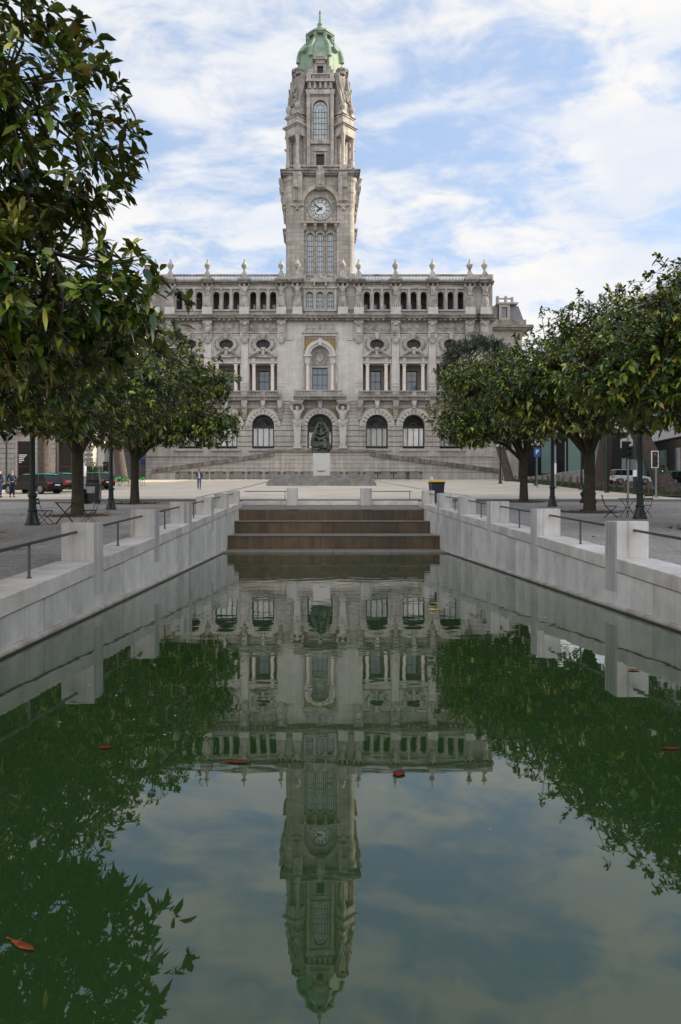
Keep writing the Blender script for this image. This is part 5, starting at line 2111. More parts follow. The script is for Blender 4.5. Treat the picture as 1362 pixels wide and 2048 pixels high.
# ------------------------------------------------------------------ trees
def leaf_cloud(name, P, D, L, W, tint, mat_, parent=None, droop=.3, fine=True, up=None, fold=.22, rng=None):
    """numpy leaf mesh: P base points, D leaf directions, L length, W half width"""
    n = len(P)
    D = D / np.linalg.norm(D, axis=1, keepdims=True)
    ref = np.tile(np.array([0, 0, 1.0]), (n, 1)) if up is None else up
    ref = ref + (rng.normal(0, .2, (n, 3)) if rng is not None else 0)
    Wd = np.cross(D, ref)
    ln = np.linalg.norm(Wd, axis=1, keepdims=True)
    bad = ln[:, 0] < 1e-3
    Wd[bad] = (1, 0, 0)
    ln[bad] = 1
    Wd /= ln
    Nn = np.cross(Wd, D)
    L = L[:, None]
    W = W[:, None]
    dr = np.array([0, 0, -1.0]) * droop

    def pt(s, w, f):
        return P + D * L * s + dr * L * s * s + Wd * W * w + Nn * W * abs(w) * f
    if fine:
        prof = [(0, 0), (.3, -.85), (.3, 0), (.3, .85), (.62, -1), (.62, 0), (.62, 1), (1, 0)]
        V_ = np.stack([pt(s, w, fold) for s, w in prof], 1)
        F = np.array([[0, 2, 1, -1], [0, 3, 2, -1], [1, 2, 5, 4], [2, 3, 6, 5], [4, 5, 7, -1], [5, 6, 7, -1]])
    else:
        prof = [(0, 0), (.5, -1), (.52, 0), (.5, 1), (1, 0)]
        V_ = np.stack([pt(s, w, fold) for s, w in prof], 1)
        F = np.array([[0, 2, 1, -1], [0, 3, 2, -1], [1, 2, 4, -1], [2, 3, 4, -1]])
    k = V_.shape[1]
    V_ = V_.reshape(-1, 3)
    loops, sizes = [], []
    base = np.arange(n) * k
    cols = []
    for f in F:
        f = f[f >= 0]
        cols.append((base[:, None] + f[None, :]))
        sizes.append(len(f))
    # leaf-major order
    loop_idx = np.concatenate(cols, axis=1).reshape(-1)
    size_arr = np.tile(np.array(sizes), n)
    me = bpy.data.meshes.new(name)
    me.vertices.add(len(V_))
    me.vertices.foreach_set('co', V_.astype(np.float32).reshape(-1))
    me.loops.add(len(loop_idx))
    me.loops.foreach_set('vertex_index', loop_idx.astype(np.int32))
    me.polygons.add(len(size_arr))
    st_ = np.concatenate([[0], np.cumsum(size_arr)[:-1]])
    me.polygons.foreach_set('loop_start', st_.astype(np.int32))
    try:
        me.polygons.foreach_set('loop_total', size_arr.astype(np.int32))
    except Exception:
        pass
    at_ = me.attributes.new('tint', 'FLOAT', 'POINT')
    at_.data.foreach_set('value', np.repeat(tint, k).astype(np.float32))
    me.update(calc_edges=True)
    me.validate()
    me.polygons.foreach_set('use_smooth', [True] * len(me.polygons))
    me.materials.append(mat_)
    o = bpy.data.objects.new(name, me)
    col.objects.link(o)
    if parent is not None: o.parent = parent
    return o


def lump(d, seed):
    rs = np.random.RandomState(seed)
    s = np.zeros(len(d))
    for k in range(6):
        w = rs.normal(0, 1, 3) * (2.2 + k * 1.1)
        s += np.sin(d @ w + rs.uniform(0, 6.28)) / (1.4 + k * .5)
    return s / 2.2


def magnolia(label, base, lobes, seed, leaf=.24, spacing=.36, fork=2.6, r0=.24, per=11, sprigs=10, amp=.22, zmin=-99, lean=(0, 0), ysel=None):
    rs = np.random.RandomState(seed)
    rr = random.Random(seed)
    bx, by, bz_ = base
    t = thing('magnolia_tree', label, 'tree', base, 0, 'magnolia trees in two rows beside the pool')
    B = Vector(base)
    C_, A_ = [], []
    for (cx_, cy_, cz_, rx, ry, rz) in lobes:
        area = 4 * PI * ((rx * ry) ** 1.6 / 3 + (rx * rz) ** 1.6 / 3 + (ry * rz) ** 1.6 / 3) ** (1 / 1.6)
        n = int(area / spacing ** 2)
        for frac, lo, hi in ((1.0, .86, 1.03), (.9, .55, .86), (.45, .2, .55)):
            m_ = int(n * frac)
            d = rs.normal(0, 1, (m_, 3))
            d /= np.linalg.norm(d, axis=1, keepdims=True)
            r = rs.uniform(lo, hi, m_) * (1 + amp * lump(d, seed + 5))
            p = np.array([cx_, cy_, cz_]) + d * r[:, None] * np.array([rx, ry, rz])
            # gaps: drop clusters where a 3D lump field is low
            g = lump(p * .55, seed + 9)
            g2 = lump(p * 1.35, seed + 3)
            keep = (g > -.62) & (g2 > (-.42 if lo > .5 else -.1)) & (p[:, 2] > max(zmin, cz_ - rz * .98))
            C_.append(p[keep])
            a = d * np.array([1 / rx, 1 / ry, 1 / rz]) * min(rx, rz)
            a /= np.linalg.norm(a, axis=1, keepdims=True)
            A_.append((a + np.array([0, 0, .55]) + rs.normal(0, .25, (m_, 3)))[keep])
        # outlying sprigs
        ds = rs.normal(0, 1, (sprigs, 3))
        ds[:, 2] = np.abs(ds[:, 2]) * .8 + .1
        ds /= np.linalg.norm(ds, axis=1, keepdims=True)
        for d in ds:
            for q in (1.02, 1.08, 1.14, 1.2):
                if rr.random() < .8:
                    C_.append(np.array([[cx_ + d[0] * rx * q + rr.uniform(-.1, .1), cy_ + d[1] * ry * q, cz_ + d[2] * rz * q + (q - 1) * 1.0]]))
                    A_.append(np.array([d + np.array([0, 0, .9])]))
    C_ = np.concatenate(C_)
    A_ = np.concatenate(A_)
    A_ /= np.linalg.norm(A_, axis=1, keepdims=True)
    n = len(C_)
    # leaves around every cluster tip
    P, D, L, W, T, U_ = [], [], [], [], [], []
    per_n = rs.randint(per - 3, per + 3, n)
    idx = np.repeat(np.arange(n), per_n)
    m_ = len(idx)
    ax = A_[idx]
    e1 = np.cross(ax, np.array([.3, .2, 1.0]))
    e1 /= np.linalg.norm(e1, axis=1, keepdims=True) + 1e-9
    e2 = np.cross(ax, e1)
    phi = rs.uniform(0, 2 * PI, m_)
    theta = np.abs(rs.normal(1.12, .42, m_))
    new = rs.uniform(0, 1, m_) < .15
    theta[new] = rs.uniform(.05, .35, new.sum())
    D = ax * np.cos(theta)[:, None] + (e1 * np.cos(phi)[:, None] + e2 * np.sin(phi)[:, None]) * np.sin(theta)[:, None]
    P = C_[idx] - ax * rs.uniform(0, .16, m_)[:, None] + rs.normal(0, .025, (m_, 3))
    L = leaf * rs.uniform(.55, 1.3, m_)
    W = L * rs.uniform(.155, .235, m_)
    W[new] *= .6
    tint = np.clip(rs.beta(2, 2.6, m_) * .72, 0, .78)
    tint[new] = rs.uniform(.72, .9, new.sum())
    odd = rs.uniform(0, 1, m_)
    tint[odd < .012] = rs.uniform(.90, 1, (odd < .012).sum())
    cltint = (rs.uniform(-.2, .2, n) + .16 * lump(C_ * .8, seed + 2))[idx]
    tint = np.where(new | (odd < .012), tint, np.clip(tint + cltint, 0, .78))
    leaf_cloud('crown', P - np.array(base), D, L, W, tint, M['leaf'], t, droop=.30, up=ax * .55 + np.array([0, 0, .8]), rng=rs)
    # trunk and limbs
    tm = MB()
    fk = Vector((lean[0], lean[1], fork))
    tm.path([(0, 0, -.1), (0, 0, .12), (lean[0] * .3, lean[1] * .3, fork * .4), (lean[0] * .7, lean[1] * .7, fork * .8), fk + Vector((0, 0, .35))], [r0 * 1.5, r0 * 1.15, r0 * .95, r0 * .98, r0 * .9], 12)
    tm.build('trunk', M['bark'], t, smooth=True)
    bm_ = MB()
    ends = []
    for (cx_, cy_, cz_, rx, ry, rz) in lobes:
        c = Vector((cx_, cy_, cz_)) - B
        nl = 5 if rx > 3 else 2
        for k in range(nl):
            a = 2 * PI * k / nl + rr.uniform(-.4, .4)
            e = c + Vector((math.cos(a) * rx * .62, math.sin(a) * ry * .62, rz * rr.uniform(-.25, .45)))
            mid = fk.lerp(e, .45) + Vector((rr.uniform(-.3, .3), rr.uniform(-.3, .3), rr.uniform(.1, .7)))
            q1 = fk.lerp(mid, .45) + Vector((0, 0, .12))
            pts = [fk - Vector((0, 0, .25)), q1, mid, mid.lerp(e, .5) + Vector((rr.uniform(-.2, .2), rr.uniform(-.2, .2), .1)), e]
            bm_.path(pts, [r0 * .52, r0 * .42, r0 * .3, r0 * .2, r0 * .08], 7)
            ends += [mid, pts[3], e]
    E = np.array([tuple(e) for e in ends])
    CL = C_ - np.array(base)
    sel = rs.permutation(n)[:min(n, 520)]
    for i in sel:
        j = np.argmin(((E - CL[i]) ** 2).sum(1))
        e = Vector(E[j])
        p = Vector(CL[i])
        m2 = e.lerp(p, .55) + Vector((rr.uniform(-.15, .15), rr.uniform(-.15, .15), rr.uniform(-.3, .05)))
        bm_.path([e, m2, p], [.03, .018, .007], 4, cap=False)
    bm_.build('limb', M['bark'], t, smooth=True)
    return t


TA = magnolia('foreground magnolia overhanging the left pool edge, big leaves filling the top left corner', (-9.6, 9.2, G(9.2)),
         [(-7.3, 11.0, 7.8, 4.45, 3.5, 2.25), (-6.4, 11.3, 5.15, 4.2, 3.3, 1.2), (-11, 8.5, 7, 3.8, 4.2, 2.8)], 11, leaf=.25, spacing=.345, r0=.27, sprigs=0, amp=.12)
TB = magnolia('magnolia at the left edge of the picture behind the nearest lamp post', (-9.75, 19.7, G(19.7)),
         [(-9.2, 19.5, 6.0, 4.6, 4.4, 2.2)], 12, spacing=.44, r0=.25)
TCc = magnolia('left magnolia with its trunk between the bistro chairs', (-9.6, 30.2, G(30.2)),
         [(-9.4, 30.0, 7.4, 4.7, 4.6, 2.8)], 13, spacing=.46)
TD = magnolia('farthest left magnolia, its branches reaching out in front of the town hall arches', (-10.2, 42.2, G(42.2)),
         [(-10.0, 42.0, 8.2, 5.0, 4.8, 2.9), (-6.6, 41.2, 6.5, 2.5, 2.5, 1.1), (-6.3, 41.5, 8.9, 1.9, 2, .9)], 14, spacing=.46)
TE = magnolia('magnolia at the right edge of the picture, crown cut by the frame', (12.2, 22.4, G(22.4)),
         [(12.1, 22.5, 6.4, 4.2, 4.2, 2.2), (9.2, 22.4, 6.2, 2.0, 2.2, 1.3), (12.0, 22.4, 8.5, 2.2, 2.2, 1.0)], 15, spacing=.44, sprigs=14)
TF_ = magnolia('right magnolia with a straight dark trunk next to the bistro table', (12.0, 32.9, G(32.9)),
         [(12.0, 32.8, 7.6, 4.5, 4.5, 2.5), (9.4, 32.0, 7.2, 2.2, 2.4, 1.5), (12.6, 32.6, 10.0, 2.2, 2.2, 1.1)], 16, spacing=.46, sprigs=16)
TG = magnolia('farthest right magnolia, crown overlapping the town hall wing', (12.3, 44.4, G(44.4)),
         [(12.2, 44.4, 8.5, 4.7, 4.7, 2.9), (8.9, 43.5, 7.0, 2.4, 2.4, 1.5), (9.2, 43.8, 9.6, 2.0, 2.2, 1.0)], 17, spacing=.46, sprigs=8)


def pine(label, base, top, r, seed, lean, crown, group='large pines along the street edges'):
    rs = np.random.RandomState(seed)
    rr = random.Random(seed)
    t = thing('pine_tree', label, 'tree', base, 0, group)
    mb = MB()
    H = top
    mb.path([(0, 0, -.3), (lean[0] * .06, lean[1] * .06, .5), (lean[0] * .3, lean[1] * .3, H * .25), (lean[0] * .62, lean[1] * .62, H * .5), (lean[0], lean[1], H * .8)], [r * 1.5, r * 1.12, r, r * .85, r * .5], 12)
    for k in range(7):
        a = 2 * PI * k / 7
        mb.path([(lean[0] * .8, lean[1] * .8, H * rr.uniform(.55, .7)), (lean[0] + math.cos(a) * crown[0] * .6, lean[1] + math.sin(a) * crown[1] * .6, H * .8)], [r * .35, r * .1], 6)
    mb.build('trunk', M['pinebark'], t, smooth=True)
    n = 1500
    d = rs.normal(0, 1, (n, 3))
    d /= np.linalg.norm(d, axis=1, keepdims=True)
    rad = rs.uniform(.5, 1, n) ** .5 * (1 + .2 * lump(d, seed))
    C_ = np.array([lean[0], lean[1], H * .82]) + d * rad[:, None] * np.array(crown)
    per = 16
    idx = np.repeat(np.arange(n), per)
    m_ = len(idx)
    D = d[idx] + rs.normal(0, .7, (m_, 3)) + np.array([0, 0, .4])
    P = C_[idx] + rs.normal(0, .14, (m_, 3))
    L = rs.uniform(.3, .5, m_)
    leaf_cloud('crown', P, D, L, L * .09, rs.uniform(0, 1, m_), M['needle'], t, droop=.1, fine=False, rng=rs)
    return t


pine('leaning pine trunk behind the black taxis at the left, dark ridged bark', (-22.4, 62.0, G(62)), 17, .52, 31, (-.6, 1.0), (4.4, 4.4, 3.2))
pine('leaning pine trunk beside the recessed left side of the town hall', (-22.6, 88.0, G(88)), 17, .62, 32, (-2.6, 1), (4.6, 4.6, 3.4))
pine('leaning pine at the right end of the ramp, dark crown against the town hall wall', (23.4, 90.0, G(90)), 16, .5, 33, (-4.2, 0), (4.6, 4.6, 4.6))
pine('upright pine in the verge beside the white car', (25.6, 67.6, G(67.6)), 15, .62, 34, (1.6, 0), (4.4, 4.4, 2.6))
pine('strongly leaning pine in the verge near the pedestrian signal at the right', (27.6, 58.5, G(58.5)), 13, .66, 35, (-4.6, 2), (4.2, 4.2, 2.4))


def bush(label, base, r, seed):
    rs = np.random.RandomState(seed)
    t = thing('shrub', label, 'shrub', base)
    n = 700
    d = rs.normal(0, 1, (n, 3))
    d[:, 2] = np.abs(d[:, 2])
    d /= np.linalg.norm(d, axis=1, keepdims=True)
    C_ = d * (rs.uniform(.4, 1, n) ** .5 * (1 + .15 * lump(d, seed)))[:, None] * np.array(r)
    idx = np.repeat(np.arange(n), 10)
    m_ = len(idx)
    D = d[idx] + rs.normal(0, .5, (m_, 3)) + np.array([0, 0, .5])
    L = rs.uniform(.15, .32, m_)
    leaf_cloud('foliage', C_[idx] + rs.normal(0, .1, (m_, 3)), D, L, L * .16, rs.uniform(0, 1, m_), M['bushleaf'], t, droop=.2, fine=False, rng=rs)
    mb = MB()
    for k in range(6):
        a = 2 * PI * k / 6
        mb.path([(0, 0, -.1), (math.cos(a) * r[0] * .3, math.sin(a) * r[1] * .3, r[2] * .5)], [.06, .03], 5)
    mb.build('stem', M['bark'], t)
    return t


bush('round green shrub behind the parked taxis beside the magnolia trunk', (-20.4, 66.5, G(66.5)), (1.7, 1.4, 2.3), 41)

# tree pits with litter
rs0 = np.random.RandomState(3)
for nm, (X, Y) in (('left', (-9.75, 19.7)), ('left magnolia by the chairs', (-9.6, 30.2)), ('far left magnolia', (-10.2, 42.2)), ('right edge magnolia', (12.2, 22.4)), ('right magnolia by the chairs', (12.0, 32.9)), ('far right magnolia', (12.3, 44.3))):
    mb = MB()
    n = 20
    ring = [(X + (1.25 + .12 * math.sin(k * 2.3)) * math.cos(2 * PI * k / n), Y + (1.25 + .12 * math.sin(k * 1.7)) * math.sin(2 * PI * k / n)) for k in range(n)]
    for k in range(n):
        a, b = ring[k], ring[(k + 1) % n]
        mb.poly([(X, Y, G(Y) + .03), (a[0], a[1], G(a[1]) + .006), (b[0], b[1], G(b[1]) + .006)])
    tag(mb.build('tree_pit', M['soil']), kind='structure')
n = 900
ctr = np.array([(-9.6, 30.2), (-10.2, 42.2), (12.0, 32.9), (12.3, 44.3), (-9.75, 19.7), (12.2, 22.4)])
ci = rs0.randint(0, 6, n)
aa = rs0.uniform(0, 2 * PI, n)
ra = np.abs(rs0.normal(1.15, .45, n))
PX = ctr[ci, 0] + ra * np.cos(aa)
PY = ctr[ci, 1] + ra * np.sin(aa)
PZ = np.array([G(y) for y in PY]) + rs0.uniform(.02, .07, n)
D = np.stack([np.cos(aa * 3.3), np.sin(aa * 3.3), rs0.uniform(-.1, .35, n)], 1)
ll = leaf_cloud('leaf_litter', np.stack([PX, PY, PZ], 1), D, rs0.uniform(.1, .2, n), rs0.uniform(.03, .05, n), np.ones(n), M['brownleaf'], droop=.1, fine=True, rng=rs0)
tag(ll, 'dry brown leaves scattered round the feet of the magnolias', 'leaf litter', kind='stuff')


def flat_leaf(name, L, W, m, curl=.15):
    mb = MB()
    n = 8
    up_, lo_ = [], []
    for i in range(n + 1):
        s = i / n
        w = W * math.sin(PI * min(1, s * 1.02)) ** .8 * (1 - .15 * s)
        z = curl * L * (s - .5) ** 2
        mb.v += [(L * (s - .5), -w, z + curl * w * .8), (L * (s - .5), 0, z), (L * (s - .5), w, z + curl * w * .8)]
    for i in range(n):
        a, b = 3 * i, 3 * i + 3
        mb.f += [(a, b, b + 1, a + 1), (a + 1, b + 1, b + 2, a + 2)]
    mb.path([(L * .5, 0, curl * L * .25), (L * .64, 0.004, curl * L * .3)], .003, 5)
    o = mb.build(name, m, smooth=True)
    sd = o.modifiers.new('t', 'SOLIDIFY')
    sd.thickness = .0015
    return o


def on_water(px, py):
    Y = CAMZ * FPX / (py - VY)
    return ((px - VX) * Y / FPX, Y, .004)


for (px, py, L, W, m, rz, lab) in ((45, 1893, .165, .023, 'orangeleaf', 2.6, 'large orange and brown leaf floating on the water at the lower left'),
                                  (211, 1496, .115, .04, 'redleaf', .4, 'small dark red leaf floating near the left wall'),
                                  (474, 1525, .22, .035, 'redleaf', 3.0, 'long red leaf floating in front of the reflected roof balustrade'),
                                  (798, 1548, .13, .05, 'redleaf', 1.3, 'red leaf floating over the reflected urn right of the tower'),
                                  (1342, 1498, .16, .04, 'redleaf', 3.3, 'red leaf floating at the right edge of the water'),
                                  (1268, 1341, .18, .05, 'orangeleaf', .2, 'orange leaf floating below the nearest right post'),
                                  (868, 1220, .26, .06, 'yellow', .1, 'yellow scrap floating near the right wall at the far end of the pool')):
    o = flat_leaf('floating_leaf', L, W, M[m])
    o.location = on_water(px, py)
    o.rotation_euler = (0, 0, rz)
    tag(o, lab, 'leaf', 'leaves floating on the pool')
rq = random.Random(9)
pet = None
for (px, py) in ((650, 1128), (955, 1158), (845, 1206), (1090, 1235), (418, 1160), (384, 1141), (260, 1412), (350, 1432), (330, 1470), (180, 1370), (232, 1392), (505, 1528), (1180, 1300), (1020, 1345), (702, 1172), (120, 1445), (268, 1440), (1100, 1600), (980, 1660)):
    o = flat_leaf('floating_petal', .035 + .00001, .012, M['petal']) if pet is None else pet.copy()
    if pet is None: pet = o
    else: col.objects.link(o)
    s = 1.3 if py < 1250 else .6 if py < 1500 else .25
    o.scale = (s, s, s)
    o.location = on_water(px, py)
    o.rotation_euler = (0, 0, rq.uniform(0, 6))
    tag(o, 'tiny pale speck floating on the green pool water', 'petal', 'pale specks floating on the pool')
for (X, Y, lab) in ((-5.6, 11.3, 'single dry leaf on the paving behind the nearest left rail'), (-7.2, 16.0, 'single dry leaf on the paving left of the nearest left post'), (-6.2, 18.6, 'dry leaf on the paving beside the second left bay'), (6.35, 15.35, 'dry leaf on the coping at the foot of the nearest right post'), (9.2, 18.8, 'dry leaf on the paving right of the nearest right post'), (7.4, 20.0, 'dry leaf on the paving behind the second right bay'), (-4.5, 20.6, 'dry leaf on the coping just past the second left post')):
    o = flat_leaf('fallen_leaf', .17, .04, M['brownleaf'], .5)
    z = COP(Y) + .004 if (PX0 - .7 < X < PX1 + .7) else G(Y) + .006
    o.location = (X, Y, z)
    o.rotation_euler = (0, .05, rq.uniform(0, 6))
    tag(o, lab, 'leaf', 'fallen leaves on the stone')
# green tufts in the paving
for (X, Y, w, lab) in ((-6.9, 16.6, .35, 'moss tuft in the paving at the left edge'), (9.3, 15.3, .5, 'moss tuft in the paving at the right edge')):
    n = 260
    rs = np.random.RandomState(int(X * 10) % 97)
    P = np.stack([X + rs.normal(0, w, n), Y + rs.normal(0, w * .5, n), np.zeros(n)], 1)
    P[:, 2] = [G(y) for y in P[:, 1]]
    D = np.stack([rs.normal(0, .5, n), rs.normal(0, .5, n), np.ones(n)], 1)
    o = leaf_cloud('moss', P, D, rs.uniform(.02, .05, n), rs.uniform(.006, .012, n), rs.uniform(.4, 1, n), M['grass'], fine=False, rng=rs)
    tag(o, lab, 'moss', kind='stuff')
# ------------------------------------------------------------------ lamp posts
def lamp_post():
    t = thing('lamp_post', '', 'lamp post', (0, 0, 0), 0, 'green cast iron lamp posts')
    mb = MB()
    mb.lathe(0, 0, [(.25, 0), (.25, .07), (.235, .09), (.215, .14), (.20, .2), (.165, .3), (.145, .4), (.14, .44), (.16, .46), (.16, .5), (.13, .53)], 16)
    mb.build('base', M['iron'], t, smooth=True)
    mb = MB()
    nf = 24
    prof = [(.125, .52), (.118, .9), (.15, .93), (.15, 1.0), (.105, 1.04), (.09, 1.6), (.08, 3.2), (.07, 4.2), (.1, 4.25), (.1, 4.32), (.06, 4.36), (.055, 4.7)]
    for i, (r, z) in enumerate(prof):
        for k in range(nf):
            a = 2 * PI * k / nf
            rr_ = r * (1 - (.10 if k % 2 and not (.92 < z < 1.02 or 4.2 < z < 4.34) else 0))
            mb.v.append((rr_ * math.cos(a), rr_ * math.sin(a), z))
    for i in range(len(prof) - 1):
        for k in range(nf):
            k2 = (k + 1) % nf
            mb.f.append((i * nf + k, i * nf + k2, (i + 1) * nf + k2, (i + 1) * nf + k))
    mb.f.append(tuple(range((len(prof) - 1) * nf, len(prof) * nf)))
    mb.build('shaft', M['iron'], t)
    for k in range(4):
        a = PI / 4 + PI / 2 * k
        c, s = math.cos(a), math.sin(a)
        mb = MB()
        mb.path([(.05 * c, .05 * s, 4.3), (.25 * c, .25 * s, 4.18), (.42 * c, .42 * s, 4.3), (.45 * c, .45 * s, 4.46)], [.025, .025, .022, .03], 6)
        arm = mb.build('arm', M['iron'], t, smooth=True)
        g = MB()
        g.ell((.45 * c, .45 * s, 4.62), (.15, .15, .17), 12, 8)
        g.build('globe', M['globe'], arm, smooth=True)
    g = MB()
    g.ell((0, 0, 4.92), (.19, .19, .22), 12, 8)
    g.build('globe', M['globe'], t, smooth=True)
    return t


lp = lamp_post()
LPS = [(-9.3, 24.6, 1, 'green cast iron lamp post nearest on the left, beside the bistro chairs'), (-9.62, 35.2, 1, 'green cast iron lamp post between the two left magnolia trunks'),
       (12.05, 27.9, 1, 'green cast iron lamp post nearest on the right, in front of the bistro table'), (12.1, 38.4, 1, 'green cast iron lamp post between the two right magnolia trunks'),
       (-19.7, 57.0, 1, 'lamp post with opal globes rising behind the black taxis'), (-22.3, 78.0, .95, 'far lamp post with opal globes left of the pine near the bicycles'),
       (19.9, 81, .9, 'slim lamp post left of the leaning pine at the right end of the ramp'), (22.0, 75, .9, 'slim lamp post in the verge by the blue parking sign'),
       (22.9, 64.7, .95, 'lamp post in the verge behind the right magnolia trunk'), (25.2, 93.0, .9, 'farthest slim lamp post near the right corner of the town hall')]
for i, (X, Y, s, lab) in enumerate(LPS):
    o = lp if i == 0 else dup(lp)
    o.location = (X, Y, G(Y) + (.03 if Y > 47 and abs(X) < 23 else 0))
    o.scale = (s, s, s)
    o['label'] = lab

# ------------------------------------------------------------------ bistro chairs and tables
def chair():
    t = thing('bistro_chair', '', 'chair', (0, 0, 0), 0, 'rusty folding bistro chairs')
    w = .19
    for sgn in (-1, 1):
        mb = MB()
        mb.path([(sgn * w, -.24, 0), (sgn * w, .0, .24), (sgn * w, .2, .45), (sgn * w, .27, .62), (sgn * w, .33, .88)], .011, 6)
        mb.build('back_leg', M['rustiron'], t, smooth=True)
        mb = MB()
        mb.path([(sgn * (w - .025), .26, 0), (sgn * (w - .025), 0, .24), (sgn * (w - .025), -.2, .45)], .011, 6)
        mb.build('front_leg', M['rustiron'], t, smooth=True)
    mb = MB()
    for k in range(6):
        y = -.2 + k * .075
        mb.box(-.2, .2, y, y + .055, .452, .468)
    mb.box(-.19, -.175, -.2, .22, .435, .452)
    mb.box(.175, .19, -.2, .22, .435, .452)
    mb.build('seat', M['rustiron'], t)
    for z, y in ((.70, .29), (.83, .325)):
        mb = MB()
        mb.box(-.2, .2, y - .012, y + .012, z - .025, z + .035)
        mb.build('back_slat', M['rustiron'], t)
    mb = MB()
    mb.path([(-w, -.24, .012), (w, -.24, .012)], .008, 5)
    mb.build('foot_bar', M['rustiron'], t)
    return t


def table():
    t = thing('bistro_table', '', 'table', (0, 0, 0), 0, 'rusty round bistro tables')
    mb = MB()
    mb.lathe(0, 0, [(.33, .70), (.345, .705), (.345, .725), (.33, .73)], 28)
    mb.build('tabletop', M['rustiron'], t)
    for sgn in (-1, 1):
        mb = MB()
        mb.path([(sgn * -.30, .14 * sgn, 0), (0, .06 * sgn, .38), (sgn * .27, .12 * sgn, .70)], .012, 6)
        mb.build('leg', M['rustiron'], t, smooth=True)
        mb = MB()
        mb.path([(sgn * -.30, -.14 * sgn, 0), (0, -.06 * sgn, .38), (sgn * .27, -.12 * sgn, .70)], .012, 6)
        mb.build('leg', M['rustiron'], t, smooth=True)
    mb = MB()
    mb.path([(0, -.1, .38), (0, .1, .38)], .014, 6)
    mb.build('pivot', M['rustiron'], t)
    return t


ch0, tb0 = chair(), table()
for i, (X, Y, rz, lab) in enumerate(((-9.05, 25.0, R(80), 'rusty folding chair left of the left bistro table, beside the lamp post'), (-7.65, 25.2, R(-90), 'rusty folding chair right of the left bistro table, in front of the magnolia trunk'),
                                  (11.25, 28.6, R(65), 'rusty folding chair left of the right bistro table'), (12.75, 29.2, R(-60), 'rusty folding chair behind the nearest right lamp post'))):
    o = ch0 if i == 0 else dup(ch0)
    o.location, o.rotation_euler, o['label'] = (X, Y, G(Y)), (0, 0, rz), lab
for i, (X, Y, rz, lab) in enumerate(((-8.4, 25.1, .2, 'rusty round bistro table on the left between two folding chairs'), (12.05, 29.0, .6, 'rusty round bistro table on the right behind the lamp post'))):
    o = tb0 if i == 0 else dup(tb0)
    o.location, o.rotation_euler, o['label'] = (X, Y, G(Y)), (0, 0, rz), lab

# ------------------------------------------------------------------ bins
def wheelie(label, loc, rz, body, lid, w=.62, d=.72, h=1.07, panel=None, bag=False):
    t = thing('wheelie_bin', label, 'bin', loc, rz)
    mb = MB()
    mb.hexa([(-w * .40, -d * .36, .06), (w * .40, -d * .36, .06), (w * .40, d * .34, .06), (-w * .40, d * .34, .06), (-w / 2, -d / 2, h * .9), (w / 2, -d / 2, h * .9), (w / 2, d / 2, h * .9), (-w / 2, d / 2, h * .9)])
    mb.box(-w * .54, w * .54, -d * .54, d * .5, h * .86, h * .905)
    mb.build('body', body, t, bevel=.02)
    mb = MB()
    mb.hexa([(-w * .53, -d * .56, h * .91), (w * .53, -d * .56, h * .91), (w * .53, d * .54, h * .91), (-w * .53, d * .54, h * .91), (-w * .42, -d * .44, h), (w * .42, -d * .44, h), (w * .44, d * .5, h), (-w * .44, d * .5, h)])
    mb.build('lid', lid, t, bevel=.025)
    for s in (-1, 1):
        mb = MB()
        mb.path([(s * w * .36, d * .42, .1), (s * w * .47, d * .42, .1)], .1, 14)
        mb.build('wheel', M['tyre'], t)
    mb = MB()
    mb.path([(-w * .4, d * .58, h * .9), (w * .4, d * .58, h * .9)], .018, 6)
    mb.build('handle', body, t)
    if panel:
        mb = MB()
        mb.hexa([(-w * .36, -d * .47, h * .5), (w * .36, -d * .47, h * .5), (w * .36, -d * .40, h * .5), (-w * .36, -d * .40, h * .5), (-w * .4, -d * .515, h * .82), (w * .4, -d * .515, h * .82), (w * .4, -d * .42, h * .82), (-w * .4, -d * .42, h * .82)])
        mb.build('front_panel', panel, t)
    return t


wheelie('dark navy wheelie bin with a yellow lid behind the right pool wall', (6.75, 42.0, G(42)), .1, M['navyplastic'], M['yellow'], .74, .8, 1.32)
wheelie('black wheelie bin with a grey front panel beside the left traffic light', (-12.55, 42.2, G(42.2)), -.1, M['plastic'], M['plastic'], .62, .66, 1.16, M['grey'])
o = MB()
rr = random.Random(2)
for k in range(5): o.frus(rr.uniform(-.05, .05), rr.uniform(-.04, .04), .0 + k * .02, .07 + k * .02, .05, .04, .03, .03, rr.uniform(0, 3))
o = o.build('paper_scrap', M['white'])
o.location = (6.45, 41.75, G(42) + 1.205)
o.location.z = G(42) + 1.322
tag(o, 'crumpled white paper lying on the yellow bin lid', 'litter')


# cast-iron pedestals half hidden behind the trunks
def bollard(label, loc):
    t = thing('cast_iron_planter', label, 'planter', loc, 0, 'low green cast iron pedestals behind the trunks')
    mb = MB()
    mb.lathe(0, 0, [(.46, 0), (.46, .18), (.40, .22), (.36, .35), (.42, .45), (.44, .55), (.36, .66), (.3, .7), (.33, .78), (.28, .82), (.1, .9)], 18)
    mb.build('bowl', M['iron'], t, smooth=True)
    mb = MB()
    mb.lathe(0, 0, [(.5, -.05), (.5, .06), (.47, .08)], 8)
    mb.build('foot', M['iron'], t)
    return t


bollard('low green cast iron pedestal behind the left magnolia trunk', (-13.2, 42.0, G(42)))
bollard('low green cast iron pedestal behind the right magnolia trunk', (15.6, 43.0, G(43)))

